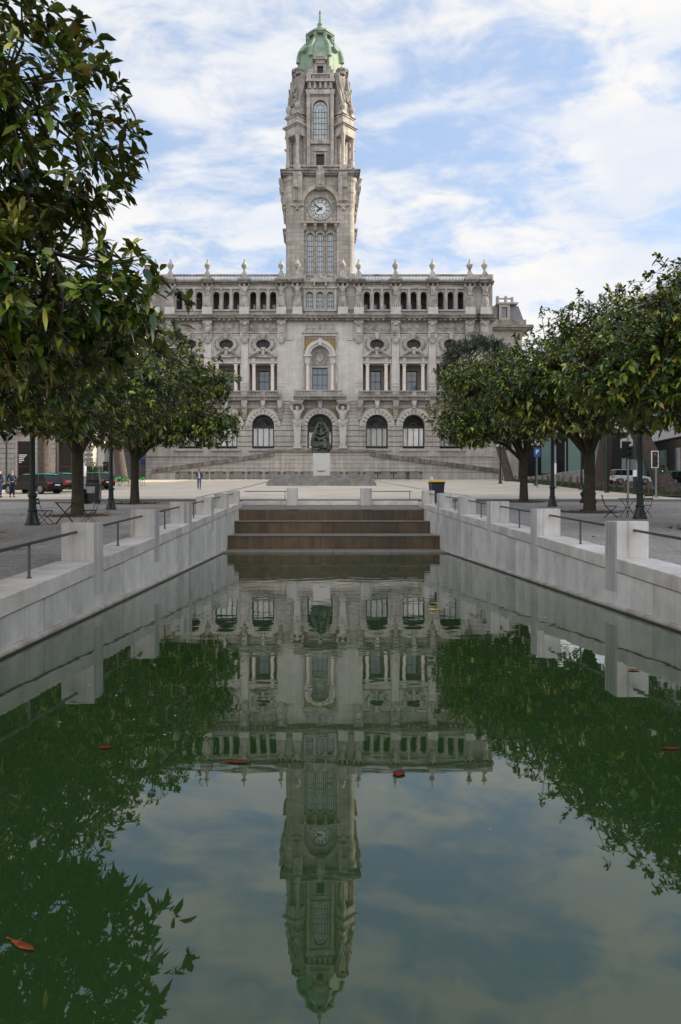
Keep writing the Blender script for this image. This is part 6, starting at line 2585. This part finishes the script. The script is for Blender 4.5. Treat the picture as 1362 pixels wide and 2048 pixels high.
# ------------------------------------------------------------------ crowd barriers
def barrier(W=2.0):
    t = thing('crowd_barrier', '', 'barrier', (0, 0, 0), 0, 'galvanised crowd barriers below the terrace')
    mb = MB()
    h = W / 2
    mb.path([(-h, 0, .16), (-h, 0, 1.0), (-h + .08, 0, 1.08), (h - .08, 0, 1.08), (h, 0, 1.0), (h, 0, .16), (-h, 0, .16)], 0.03, 6, cap=False)
    mb.build('frame', M['barriersteel'], t)
    mb = MB()
    for k in range(1, 23):
        x = -h + W * k / 23
        mb.path([(x, 0, .16), (x, 0, 1.08)], 0.022, 5, cap=False)
    mb.build('bar_panel', M['barriersteel'], t)
    mb = MB()
    mb.box(-h + .12, -h + .42, -.015, .015, .78, .98)
    mb.box(h - .42, h - .12, -.015, .015, .78, .98)
    mb.build('name_plate', M['barriersteel'], t)
    for s in (-1, 1):
        mb = MB()
        mb.path([(s * (h - .28), -.3, .02), (s * (h - .28), 0, .16), (s * (h - .28), .3, .02)], .022, 6)
        mb.build('foot', M['barriersteel'], t)
    return t


b0 = barrier()
first = True
ordb = ['leftmost', 'second', 'third', 'fourth', 'fifth', 'sixth', 'seventh', 'eighth', 'ninth', 'tenth', 'eleventh', 'twelfth', 'thirteenth', 'fourteenth']
bx = [367, 402, 437, 475, 510, 546, 581, 616, 671, 706, 740, 771, 802, 829]
# the barriers left and right of the monument base stand in one row
BY = 94.6
for i, px in enumerate(bx):
    o = b0 if i == 0 else dup(b0)
    p = at(px, 960, BY)
    o.location = (p.x, BY + rq.uniform(-.15, .15), G(BY) + .03)
    o.rotation_euler = (0, 0, rq.uniform(-.04, .04))
    o['label'] = f'galvanised crowd barrier below the terrace wall, {ordb[i]} of the row from the left'
    if i > 11: o['label'] = f'galvanised crowd barrier right of the dark monument steps, {"last but one" if i == 12 else "last"} of the row'
for i, (X, Y, rz, lab) in enumerate(((-20.2, 71.5, .12, 'crowd barrier left of the magnolia trunk in front of the green bicycles'), (-21.9, 70.6, -.2, 'crowd barrier beside the traffic light in front of the left pine'))):
    o = dup(b0)
    o.location, o.rotation_euler, o['label'], o['group'] = (X, Y, G(Y) + .03), (0, 0, rz), lab, 'crowd barriers near the bicycles'


# ------------------------------------------------------------------ people
def person(label, loc, rz, top, legs, hair, pose='stand', h=1.0, shirt=None, hairlen=.0):
    t = thing('person', label, 'person', loc, rz)
    t.scale = (h, h, h)
    st = .26 if pose == 'walk' else .02
    # legs: hip, knee, ankle, toe (y forward is -y)
    def leg(s):
        f = -st * s
        hip = (s * .095, 0, .92)
        kn = (s * .10, f * .75 - .03, .50)
        an = (s * .10, f * 1.25 + (.06 if f > 0 else 0), .09)
        return hip, kn, an
    hl, kl, al = leg(-1)
    hr_, kr, ar = leg(1)
    aw = .20 if pose == 'walk' else .04

    def arm(s):
        sh = (s * .19, .01, 1.42)
        if pose == 'crossed':
            return sh, (s * .27, -.02, 1.14), (s * .06, -.24, 1.16), (s * -.02, -.26, 1.18)
        if pose == 'pocket':
            return sh, (s * .29, .05, 1.15), (s * .2, -.1, .94), (s * .19, -.13, .88)
        f = aw * s
        return sh, (s * .255, f * .5 + .02, 1.14), (s * .27, f - .06, .90), (s * .27, f - .10, .82)
    sl, el, wl_, fl = arm(-1)
    sr, er, wr, fr = arm(1)
    # body: one continuous skin mesh with head, hands and fingers
    vs = [(0, 0, .95, .12, .10), (0, .01, 1.18, .13, .10), (0, 0, 1.38, .15, .10), (0, .0, 1.48, .06), (0, -.015, 1.55, .055), (0, -.03, 1.62, .078, .088), (0, -.02, 1.71, .075, .09), (0, -.115, 1.63, .014)]
    es = [(0, 1), (1, 2), (2, 3), (3, 4), (4, 5), (5, 6), (5, 7)]
    for (a, b, c, d, s) in ((sl, el, wl_, fl, -1), (sr, er, wr, fr, 1)):
        i = len(vs)
        vs += [(*a, .055), (*b, .042), (*c, .028), (*d, .034, .02)]
        es += [(2, i), (i, i + 1), (i + 1, i + 2), (i + 2, i + 3)]
        dv = (Vector(d) - Vector(c)).normalized()
        sd = Vector((0, 1, 0))
        for q in range(4):
            k = len(vs)
            p0 = Vector(d) + dv * .03 + sd * (q - 1.5) * .02
            p1 = p0 + dv * (.055 - abs(q - 1.4) * .008) + Vector((-s * .012, 0, 0))
            vs += [(*p0, .009), (*p1, .007)]
            es += [(i + 3, k), (k, k + 1)]
        k = len(vs)
        p0 = Vector(c).lerp(Vector(d), .5) + sd * -.035
        vs += [(*p0, .010), (*(p0 + dv * .04 + sd * -.02), .008)]
        es += [(i + 3, k), (k, k + 1)]
    for (a, b, c) in ((hl, kl, al), (hr_, kr, ar)):
        i = len(vs)
        vs += [(*a, .085), (*b, .058), (*c, .04)]
        es += [(0, i), (i, i + 1), (i + 1, i + 2)]
    skin('body', (vs, es), M['skin'], t, 1)
    # trousers
    vs = [(0, 0, .98, .135, .115)]
    es = []
    for (a, b, c) in ((hl, kl, al), (hr_, kr, ar)):
        i = len(vs)
        c2 = Vector(b).lerp(Vector(c), .92)
        vs += [(*a, .10), (*b, .074), (*c2, .06)]
        es += [(0, i), (i, i + 1), (i + 1, i + 2)]
    skin('trousers', (vs, es), legs, t, 1)
    # jacket with sleeves
    vs = [(0, 0, .93, .155, .125), (0, .01, 1.18, .155, .125), (0, 0, 1.38, .175, .122), (0, .01, 1.475, .075)]
    es = [(0, 1), (1, 2), (2, 3)]
    for (a, b, c) in ((sl, el, wl_), (sr, er, wr)):
        i = len(vs)
        c2 = Vector(b).lerp(Vector(c), .9)
        vs += [(*a, .075), (*b, .06), (*c2, .046)]
        es += [(2, i), (i, i + 1), (i + 1, i + 2)]
    skin('jacket', (vs, es), top, t, 1)
    if shirt:
        vs = [(0, -.045, .9, .085, .1), (0, -.045, 1.2, .08, .1), (0, -.04, 1.42, .06, .085)]
        skin('shirt', (vs, [(0, 1), (1, 2)]), shirt, t, 1)
    if hair:
        mb = MB()
        mb.ell((0, .012, 1.695), (.094, .105, .095), 12, 8)
        if hairlen: mb.ell((0, .06, 1.6), (.1, .06, .13), 10, 8)
        mb.build('hair', hair, t, smooth=True)
    fa = MB()
    for s in (-1, 1):
        fa.ell((s * .03, -.112, 1.655), (.012, .008, .008), 6, 4)
    fa.box(-.022, .022, -.118, -.108, 1.583, 1.59)
    fa.build('face_detail', M['black'], t)
    for (c, s) in ((al, -1), (ar, 1)):
        mb = MB()
        mb.ell((c[0], c[1] - .07, .045), (.05, .135, .05), 10, 6)
        mb.build('shoe', M['shoe'], t, smooth=True)
    return t


person('woman in a blue denim jacket, pale shirt and jeans walking across the promenade', (-10.2, 65.5, G(65.5) + .03), R(8), M['jacket'], M['denim'], M['hair'], 'walk', 1.0, M['shirt'], .1)
person('balding man in a dark navy coat standing beside the taxi at the left', (-20.1, 49.6, G(49.6) + .03), R(40), M['navy'], M['navy'], None, 'pocket', 1.03)
person('man in a blue jacket and jeans with his back turned at the left edge', (-20.75, 49.2, G(49.2) + .03), R(160), M['jacket'], M['denim'], M['hair'], 'pocket', 1.06)
person('man in a dark top half cut by the left edge of the picture', (-21.15, 50.2, G(50.2) + .03), R(-60), M['navy'], M['denim'], M['hair'], 'crossed', 1.06)
person('man in a dark suit and white shirt near the barriers at the left', (-22.6, 80.5, G(80.5) + .03), R(20), M['black'], M['black'], M['hair'], 'stand', 1.02, M['white'])


# ------------------------------------------------------------------ cars
def car(label, loc, rz, body, roof, suv=False, name='parked_car'):
    """length along x, front at -x"""
    t = thing(name, label, 'car', loc, rz)
    L, Wd, H = (4.4, 1.84, 1.6) if suv else (4.75, 1.82, 1.47)
    h = L / 2
    b0_ = .30
    bl = .92 if suv else .86
    low = [(-h, .35), (-h + .05, b0_), (-h + .42, b0_), (-h + .55, .55), (-h + .85, .68), (-h + 1.15, .55), (-h + 1.28, b0_), (h - 1.25, b0_), (h - 1.12, .55), (h - .82, .68), (h - .52, .55), (h - .4, b0_), (h - .04, b0_ + .05), (h, .55), (h - .03, bl), (h - .5, bl + .04), (-h + 1.3, bl + .02), (-h + .35, bl - .13), (-h + .04, .68)]
    mb = MB()
    n = len(low)
    # body with tumblehome: wider at the waist
    ys = [-Wd / 2, -Wd / 2 + .06, Wd / 2 - .06, Wd / 2]
    rings = []
    for j, y in enumerate(ys):
        k = .94 if j in (0, 3) else 1.0
        s_ = len(mb.v)
        for (x, z) in low:
            zz = z if j in (1, 2) else (z - .04 if z > .6 else z + .0)
            mb.v.append((x * (.985 if j in (0, 3) else 1), y, zz))
        rings.append(s_)
    for a, b in zip(rings, rings[1:]):
        for i in range(n):
            i2 = (i + 1) % n
            mb.f.append((a + i, a + i2, b + i2, b + i))
    mb.f.append(tuple(rings[0] + i for i in reversed(range(n))))
    mb.f.append(tuple(rings[-1] + i for i in range(n)))
    mb.build('body', body, t, bevel=.06, segs=3)
    # cabin
    rear = h - .12 if True else h
    f0, f1 = -h + 1.25, -h + 2.05
    r1, r0_ = h - (.62 if not suv else .5), h - .12
    wb, wt = Wd / 2 - .05, Wd / 2 - .22
    gl = MB()
    gl.hexa([(f0, -wb, bl - .05), (r0_, -wb, bl - .05), (r0_, wb, bl - .05), (f0, wb, bl - .05), (f1, -wt, H - .05), (r1, -wt, H - .05), (r1, wt, H - .05), (f1, wt, H - .05)])
    gl.build('window_band', M['glassblack'], t, bevel=.09)
    rf = MB()
    rf.hexa([(f1 - .08, -wt - .02, H - .06), (r1 + .1, -wt - .02, H - .06), (r1 + .1, wt + .02, H - .06), (f1 - .08, wt + .02, H - .06), (f1 + .2, -wt + .1, H), (r1 - .05, -wt + .1, H), (r1 - .05, wt - .1, H), (f1 + .2, wt - .1, H)])
    rf.build('roof', roof, t, bevel=.02)
    rf = MB()
    for s in (-1, 1):     # pillars
        def lerp(a, b, q): return a + (b - a) * q
        for (xa, xb, m_) in ((f0, f1, 0), (lerp(f0, r0_, .44), lerp(f1, r1, .44), 0), (lerp(f0, r0_, .74), lerp(f1, r1, .74), 0), (r0_ - .02, r1, 0)):
            rf.path([(xa, s * (wb + .004), bl - .03), (xb, s * (wt + .01), H - .05)], .04, 4)
        rf.path([(f1 + .2, s * (wt - .08), H + .03), (r1, s * (wt - .08), H + .03)], .018, 5)
    rf.build('pillar_trim', M['plastic'], t)
    for s in (-1, 1):
        for xw_ in (-h + .85, h - .82):
            w = MB()
            w.path([(xw_, s * (Wd / 2 - .2), .325), (xw_, s * (Wd / 2 + .005), .325)], .325, 20)
            wh = w.build('wheel', M['tyre'], t)
            w = MB()
            for q in range(10):
                a = 2 * PI * q / 10
                w.path([(xw_, s * (Wd / 2 + .012), .325), (xw_ + .21 * math.cos(a), s * (Wd / 2 + .012), .325 + .21 * math.sin(a))], .022, 4)
            w.path([(xw_ + .215 * math.cos(2 * PI * q / 16), s * (Wd / 2 + .012), .325 + .215 * math.sin(2 * PI * q / 16)) for q in range(17)], .02, 4, cap=False)
            w.build('rim', M['rim'], wh)
        tl = MB()
        tl.box(h - .22, h + .012, s * (Wd / 2 - .38), s * (Wd / 2 - .0), bl - .2, bl - .06)
        tl.build('tail_light', M['tail'], t, bevel=.02)
        hl_ = MB()
        hl_.box(-h - .005, -h + .3, s * (Wd / 2 - .42), s * (Wd / 2 - .05), .62, .74)
        hl_.build('headlight', M['globe'], t, bevel=.02)
        mr_ = MB()
        mr_.ell((f0 + .25, s * (Wd / 2 + .08), bl + .06), (.08, .1, .08), 8, 6)
        mr_.build('mirror', body, t)
        dh = MB()
        for x_ in (-.25, .75): dh.box(x_, x_ + .18, s * (Wd / 2 - .02), s * (Wd / 2 + .025), bl - .14, bl - .11)
        dh.build('door_handle', body, t)
    pm = MB()
    pm.box(h - .02, h + .02, -.26, .26, .58, .69)
    pm.build('number_plate', M['plate'], t)
    bm2 = MB()
    bm2.box(h - .3, h + .015, -Wd / 2 + .08, Wd / 2 - .08, .33, .5)
    bm2.build('rear_bumper', M['plastic'] if suv else body, t, bevel=.03)
    return t


car('black estate taxi with a green roof nearest at the left, rear lights to the right', (-21.2, 56.2, G(56) + .02), R(-24), M['carblack'], M['taxigreen'])
car('black taxi with a green roof parked behind the nearest one at the left', (-20.9, 60.3, G(60) + .02), R(-34), M['carblack'], M['taxigreen'])
car('black taxi with a green roof farthest of the three, behind the magnolia trunk', (-19.9, 65.4, G(65) + .02), R(-28), M['carblack'], M['taxigreen'])
car('white sport utility car in the street at the right', (33.6, 80.5, G(80.5) - .05), R(184), M['carwhite'], M['carwhite'], True)
car('black taxi with a green roof in the street at the right edge', (38.9, 79.0, G(79) - .05), R(182), M['carblack'], M['taxigreen'])


# ------------------------------------------------------------------ bicycles
def bicycle(label, loc, rz):
    t = thing('bicycle', label, 'bicycle', loc, rz, 'green hire bicycles near the left pine')
    for x in (-.52, .52):
        mb = MB()
        mb.path([(x + .33 * math.cos(2 * PI * q / 20), 0, .33 + .33 * math.sin(2 * PI * q / 20)) for q in range(21)], .02, 5, cap=False)
        for q in range(8):
            mb.path([(x, 0, .33), (x + .32 * math.cos(PI * q / 4), 0, .33 + .32 * math.sin(PI * q / 4))], .004, 3)
        mb.build('wheel', M['tyre'], t)
    mb = MB()
    for a, b in (((-.52, 0, .33), (-.1, 0, .3)), ((-.1, 0, .3), (-.22, 0, .8)), ((-.1, 0, .3), (.36, 0, .78)), ((-.2, 0, .62), (.36, 0, .78)), ((-.52, 0, .33), (-.2, 0, .7)), ((.52, 0, .33), (.34, 0, .95))):
        mb.path([a, b], .028, 6)
    mb.build('frame', M['limegreen'], t)
    mb = MB()
    mb.path([(.3, -.28, .98), (.34, 0, .98), (.3, .28, .98)], .016, 6)
    mb.build('handlebar', M['black'], t)
    mb = MB()
    mb.ell((-.24, 0, .84), (.14, .08, .04), 10, 6)
    mb.build('saddle', M['black'], t)
    mb = MB()
    mb.box(.42, .68, -.16, .16, .72, .92)
    mb.build('basket', M['limegreen'], t)
    return t


bk0 = bicycle('green hire bicycle, leftmost of the group beside the left magnolia trunk', (-18.9, 73.5, G(73.5) + .03), R(70))
for X, Y, rz, lab in ((-18.1, 73.9, R(78), 'green hire bicycle in the middle of the group by the left magnolia trunk'), (-17.5, 74.2, R(62), 'green hire bicycle closest to the left magnolia trunk'), (-19.9, 74.5, R(75), 'green hire bicycle behind the crowd barriers')):
    c = dup(bk0)
    c.location, c.rotation_euler, c['label'] = (X, Y, G(Y) + .03), (0, 0, rz), lab


# ------------------------------------------------------------------ traffic lights and signs
def tlight(label, loc, rz, h, heads, cat='traffic light', extra=None):
    t = thing('traffic_light', label, cat, loc, rz)
    mb = MB()
    mb.lathe(0, 0, [(.14, 0), (.14, .05), (.065, .1), (.06, h)], 12)
    mb.build('pole', M['galv'], t)
    for (x, z, w, hh, lit, back, face) in heads:
        hd = MB()
        hd.box(x - w / 2, x + w / 2, -.14, .12, z, z + hh)
        b = hd.build('signal_head', M['black'], t, bevel=.02)
        if back:
            bp = MB()
            e = .05
            bp.box(x - w / 2 - e, x - w / 2, -.11, -.03, z - e, z + hh + e)
            bp.box(x + w / 2, x + w / 2 + e, -.11, -.03, z - e, z + hh + e)
            bp.box(x - w / 2, x + w / 2, -.11, -.03, z - e, z)
            bp.box(x - w / 2, x + w / 2, -.11, -.03, z + hh, z + hh + e)
            bp.build('white_border', M['white'], b)
        n = 3 if hh > .8 else 2
        for q in range(n):
            zz = z + hh * (n - q - .5) / n
            ln_ = MB()
            ln_.disc_y(x, zz, min(w, hh / n) * (.17 if lit and lit[1] == q else .36), -.155, -.1, 16)
            m_ = M['litred'] if lit == ('r', q) else M['litgreen'] if lit == ('g', q) else M['frame']
            ln_.build('lens', m_, b)
            vz = MB()
            vz.band(x, zz, min(w, hh / n) * .38, min(w, hh / n) * .42, .1, PI - .1, -.32, -.14, 10)
            vz.build('visor', M['black'], b)
    if extra: extra(t)
    return t


def ex_left(t):
    mb = MB()
    mb.path([(0, 0, 4.0), (-.1, 0, 4.5), (-.6, 0, 4.85), (-1.2, 0, 4.8)], .05, 8)
    mb.build('arm', M['galv'], t, smooth=True)
    mb = MB()
    mb.box(-.1, .28, -.1, -.06, 2.1, 3.3)
    mb.build('sign_panel', M['white'], t)
    mb = MB()
    for k in range(4):
        mb.box(-.95, -.45, -.06, -.02, 2.1 + k * .3, 2.3 + k * .3)
    mb.build('direction_sign', M['grey'], t)


tlight('traffic light at the left with a lit red pedestrian signal and white sign panels', (-13.4, 46.6, G(46.6)), 0, 4.0, [(.36, 1.75, .3, .62, ('r', 0), False, 0)], extra=ex_left)


def ex_right(t):
    mb = MB()
    mb.box(.12, .62, -.12, .12, 1.9, 2.5)
    mb.build('control_box', M['galv'], t)


tlight('traffic light pole with a black signal head seen behind the right bistro table', (18.3, 44.0, G(44)), R(28), 3.9, [(-.22, 2.55, .36, 1.0, None, False, 0)], extra=ex_right)
tlight('traffic light with a white bordered black signal head in front of the leaning right pine', (22.4, 49.4, G(49.4) + .03), R(-8), 2.3, [(-.1, 2.0, .34, 1.02, ('r', 0), True, 0), (.36, 1.6, .3, .55, ('g', 1), False, 0)])


def sign(label, loc, h, w, hh, m, txt=None, name='parking_sign', pole=True, cat='sign'):
    t = thing(name, label, cat, loc)
    if pole:
        mb = MB()
        mb.lathe(0, 0, [(.04, 0), (.04, h)], 8)
        mb.build('pole', M['galv'], t)
    mb = MB()
    mb.box(-w / 2, w / 2, -.06, -.042, h - hh, h)
    p = mb.build('sign_plate', m, t, bevel=.004)
    if txt:
        text_mesh(txt[0], txt[1], 'lettering', M['white'], p, (0, -.064, h - hh / 2), ext=.002, bold=.008)
    return t


p = at(1074, 968, 70)
sign('blue parking sign with a white letter on a pole in the right verge', (p.x, 70, G(70)), 3.75, .62, .85, M['blue'], ('P', .62))
s2 = sign('small blue sign on the wall of the town hall side block', (at(286, 923, 111.4).x, 111.55, at(286, 928.4, 111.4).z), .72, .72, .72, M['blue'], ('...', .4), 'wall_sign', False)


def pole(label, px, py, Y, h, r, m, paper=False):
    p_ = at(px, py, Y)
    t = thing('street_pole', label, 'pole', (p_.x, Y, G(Y) + .02))
    mb = MB()
    mb.lathe(0, 0, [(r * 1.6, 0), (r * 1.6, .05), (r, .1), (r, h)], 12)
    mb.build('shaft', m, t)
    if paper:
        mb = MB()
        mb.lathe(0, 0, [(r + .01, 1.3), (r + .012, 2.3)], 12)
        mb.build('poster', M['white'], t)
    return t


pole('plain grey street pole with a white sticker beside the left shrub', 170, 978, 56.5, 5.2, .09, M['galv'], True)
pole('thin dark street pole at the far left edge', 13, 972, 60, 5.5, .08, M['iron'])
pole('dark green street pole with pasted papers behind the right lamp post', 1270, 988, 55, 6.5, .14, M['iron'], True)
pole('dark green street pole in front of the white car', 1213, 985, 58, 7, .13, M['iron'])
pole('slim grey street pole with stickers left of the right magnolia trunk', 1111, 975, 68, 6, .09, M['galv'], True)
pole('grey street pole with a round globe at the right verge', 1131, 955, 84, 4.6, .07, M['galv'])

# ------------------------------------------------------------------ verge with posts and rope, at the right
sheet('planting_bed', 23.6, 28.3, 52, 98, .02, M['soil'])
n = 9000
rs = np.random.RandomState(6)
P = np.stack([rs.uniform(23.8, 28.1, n), rs.uniform(53, 96, n), np.zeros(n)], 1)
P[:, 2] = np.array([G(y) for y in P[:, 1]]) + .02
D = np.stack([rs.normal(0, .4, n), rs.normal(0, .4, n), np.ones(n)], 1)
g = leaf_cloud('grass', P, D, rs.uniform(.12, .32, n), rs.uniform(.015, .03, n), rs.uniform(0, 1, n), M['grass'], fine=False, rng=rs)
tag(g, 'grass and low plants in the right street verge', 'grass', kind='stuff')
pst = None
k = 0
for Y in np.arange(53.5, 97, 2.1):
    for X in (23.75, 28.2):
        if pst is None:
            mb = MB()
            mb.lathe(0, 0, [(.07, 0), (.07, .78), (.05, .84)], 8)
            pst = o = mb.build('wooden_post', M['wood'])
        else:
            o = pst.copy()
            col.objects.link(o)
        o.location = (X, Y, G(Y))
        tag(o, f'short wooden rope post on the {"promenade" if X < 25 else "street"} side of the right verge', 'post', f'wooden rope posts, {"promenade" if X < 25 else "street"} side of the right verge')
        if Y < 94:
            mb = MB()
            dz = G(Y + 2.1) - G(Y)
            mb.path([(0, 0, .7), (0, .5, .6 + dz * .24), (0, 1.05, .55 + dz * .5), (0, 1.6, .6 + dz * .76), (0, 2.1, .7 + dz)], .018, 5, cap=False)
            rp_ = mb.build('rope', M['wood'])
            rp_.location = o.location
            tag(rp_, f'rope slung between wooden posts on the {"promenade" if X < 25 else "street"} side of the verge', 'rope', f'ropes along the right verge, {"promenade" if X < 25 else "street"} side')

# ------------------------------------------------------------------ buildings beside the square
# right: modern block along the street
rb_ = thing('office_building', 'modern pale office block with dark glass ground floor along the right street', 'building', (43, 80, G(60)))
def rbx(mb, x0, x1, y0, y1, z0, z1): mb.box(x0 - 43, x1 - 43, y0 - 80, y1 - 80, z0 - G(60), z1 - G(60))
mb = MB()
rbx(mb, 43.4, 62, -70, 104, -1, 29)
mb.build('wall', M['concrete'], rb_)
mb = MB()
rbx(mb, 42.2, 43.4, -70, 104, 10.4, 11.6)
rbx(mb, 42.6, 43.5, -70, 104, 27.6, 29.6)
for z in (15, 18.6, 22.2, 25.8): rbx(mb, 42.9, 43.45, -70, 104, z, z + 1.3)
mb.build('cornice_band', M['concrete'], rb_)
mb = MB()
rbx(mb, 43.0, 43.42, 46, 104, 4.0, 10.4)
mb.build('shopfront', M['glassblack'], rb_)
for i, y in enumerate(np.arange(48, 103, 5.5)):
    mb = MB()
    rbx(mb, 42.85, 43.0, y, y + 3.0, 5.2, 9.2)
    f = mb.build('shop_window', M['tealglass'] if i % 3 != 1 else M['blueglass'], rb_)
    mb = MB()
    for yy in (y, y + 1.5, y + 2.95): rbx(mb, 42.8, 42.84, yy, yy + .06, 5.1, 9.3)
    mb.build('mullion', M['frame'], f)
for z in (12, 16.4, 20, 23.6):
    for y in np.arange(48, 102, 4.5):
        mb = MB()
        rbx(mb, 43.3, 43.39, y, y + 2.8, z, z + 2.1)
        mb.build('window', M['blueglass'], rb_)
mb = MB()
rbx(mb, 42.6, 43.0, 46, 104, 4.3, 5.0)
mb.build('base_course', M['panel'], rb_)
mb = MB()
rbx(mb, 46.5, 56, 84, 96, 29, 32.4)
mb.build('roof_plant_room', M['panel'], rb_)
mb = MB()
for y in np.arange(46, 104, 2.2): rbx(mb, 43.0, 43.05, y, y + .05, 29.6, 30.6)
rbx(mb, 43.0, 43.05, 46, 104, 30.55, 30.62)
rbx(mb, 43.0, 43.05, 46, 104, 30.1, 30.14)
mb.build('roof_railing', M['galv'], rb_)
mb = MB()
mb.path([(48 - 43, 90 - 80, 32.4 - G(60)), (48 - 43, 90 - 80, 35 - G(60))], .05, 6)
mb.path([(47.2 - 43, 90 - 80, 34.6 - G(60)), (48.8 - 43, 90 - 80, 34.6 - G(60))], .03, 6)
mb.build('aerial', M['galv'], rb_)
# right behind the verge: low pale wall and pavement, far block closing the street
mb = MB()
for i in range(12): mb.box(0, .4, i * 3.0, i * 3.0 + 2.97, -.5, 1.15)
o = mb.build('low_stone_wall', M['oldstone'])
o.location = (29.6, 84, G(90))
tag(o, 'low pale stone wall behind the right verge near the town hall', 'wall')
sheet('far_pavement', 41.5, 43.6, 47.2, 110, .08, M['kerb'])
fb = thing('corner_building', 'dark fronted building closing the street behind the right pines', 'building', (36, 118, G(118)))
mb = MB()
mb.box(-10.5, 16, 0, 14, -1, 12)
mb.build('wall', M['concrete'], fb)
mb = MB()
mb.box(-10.3, 15.8, -.15, .0, .2, 7.0)
mb.build('shopfront', M['glassblack'], fb)
for i in range(6):
    mb = MB()
    mb.box(-9 + i * 4.2, -7 + i * 4.2, -.22, -.15, .6, 6.2)
    mb.build('shop_window', M['tealglass'], fb)
mb = MB()
mb.box(-10.8, 16.3, -.6, 0, 7.1, 7.9)
mb.build('canopy', M['concrete'], fb)

# left: the row of buildings that lines the avenue, mirrored by the office block
av = thing('avenue_building', 'long pale stone building lining the left side of the avenue, beside the viewer', 'building', (-48, 10, 0))
mb = MB()
mb.box(-16, 0, -80, 62, -1, 27)
mb.build('wall', M['oldstone'], av)
mb = MB()
for z in (6.2, 25.6): mb.box(-16.2, .6, -80.3, 62.3, z, z + .7)
mb.build('cornice', M['trim'], av)
for z in (1.2, 8.2, 12.6, 17.0, 21.4):
    for y in np.arange(-76, 60, 7.5):
        w = MB()
        w.box(.0, .06, y, y + 2.2, z, z + (4 if z < 2 else 3))
        w.build('window', M['darkglass'], av)

# left: stone building with tall dark windows
lb = thing('stone_building', 'old grey stone building with tall red framed windows behind the taxis', 'building', (-48, 92, G(92)))
holes = []
mb = MB()
Wl, Wr = -16, 20.5
xs = [-14.2, -9.6, -5.4, -1.2, 3.2, 7.4, 12.2, 17.2]
edges = [Wl] + [(a + b) / 2 for a, b in zip(xs, xs[1:])] + [Wr - .6]
for i, x in enumerate(xs):
    mb.hole(edges[i], edges[i + 1], -1, 6.2, rect(x - .85, x + .85, .25, 4.9), 0, .5)
    for fl in range(3):
        z0 = 6.2 + fl * 4.6
        mb.hole(edges[i], edges[i + 1], z0, z0 + 4.6, rect(x - .75, x + .75, z0 + .9, z0 + 3.7), 0, .5)
mb.box(Wl, Wr, .5, 14, -1, 20)
mb.box(Wr - .6, Wr, .0, .5, -1, 20)
mb.build('wall', M['oldstone'], lb)
mb = MB()
for z in (6.0, 19.6): mb.box(Wl - .3, Wr + .3, -.5, .3, z, z + .5)
mb.box(Wl, Wr + .02, -.12, .02, -1, .25)
for z in np.arange(.9, 5.9, .62):
    for i in range(len(xs) + 1):
        a = Wl if i == 0 else xs[i - 1] + 1.15
        b = Wr if i == len(xs) else xs[i] - 1.15
        mb.box(a, b, -.09, .0, z, z + .54)
mb.build('stone_course', M['oldstone'], lb)
for i, x in enumerate(xs):
    w = win_grid('window', 1.7, 4.65, 1, (.33,), M['redframe'], M['darkglass'], parent=lb, edge=.12, depth=.1)
    w.location = (x, .12, .25)
    if i in (3, 5, 6):
        mb = MB()
        for k in range(5):
            mb.box(-.7, -.7 + (1.0, .8, .6, .65, .35)[k], -.02, .0, 2.9 - k * .22, 3.0 - k * .22)
        mb.build('window_lettering', M['white'], w)
    for fl in range(3):
        w = win_grid('window', 1.5, 2.8, 2, (.6,), M['redframe'], M['darkglass'], parent=lb, edge=.1, depth=.1)
        w.location = (x, .12, 6.2 + fl * 4.6 + .9)
# distant block behind, left of the town hall
db = thing('background_house', 'pale house standing behind the gap between the stone building and the town hall', 'building', (-40, 135, G(130)))
mb = MB()
mb.box(-12, 10, 0, 12, -2, 15)
mb.build('wall', M['oldstone'], db)
for i in range(5):
    for fl in range(3):
        w = win_grid('window', 1.3, 2.2, 2, (.6,), M['frame'], M['darkglass'], parent=db)
        w.location = (-10 + i * 4.4, -.12, 1.2 + fl * 4.2)
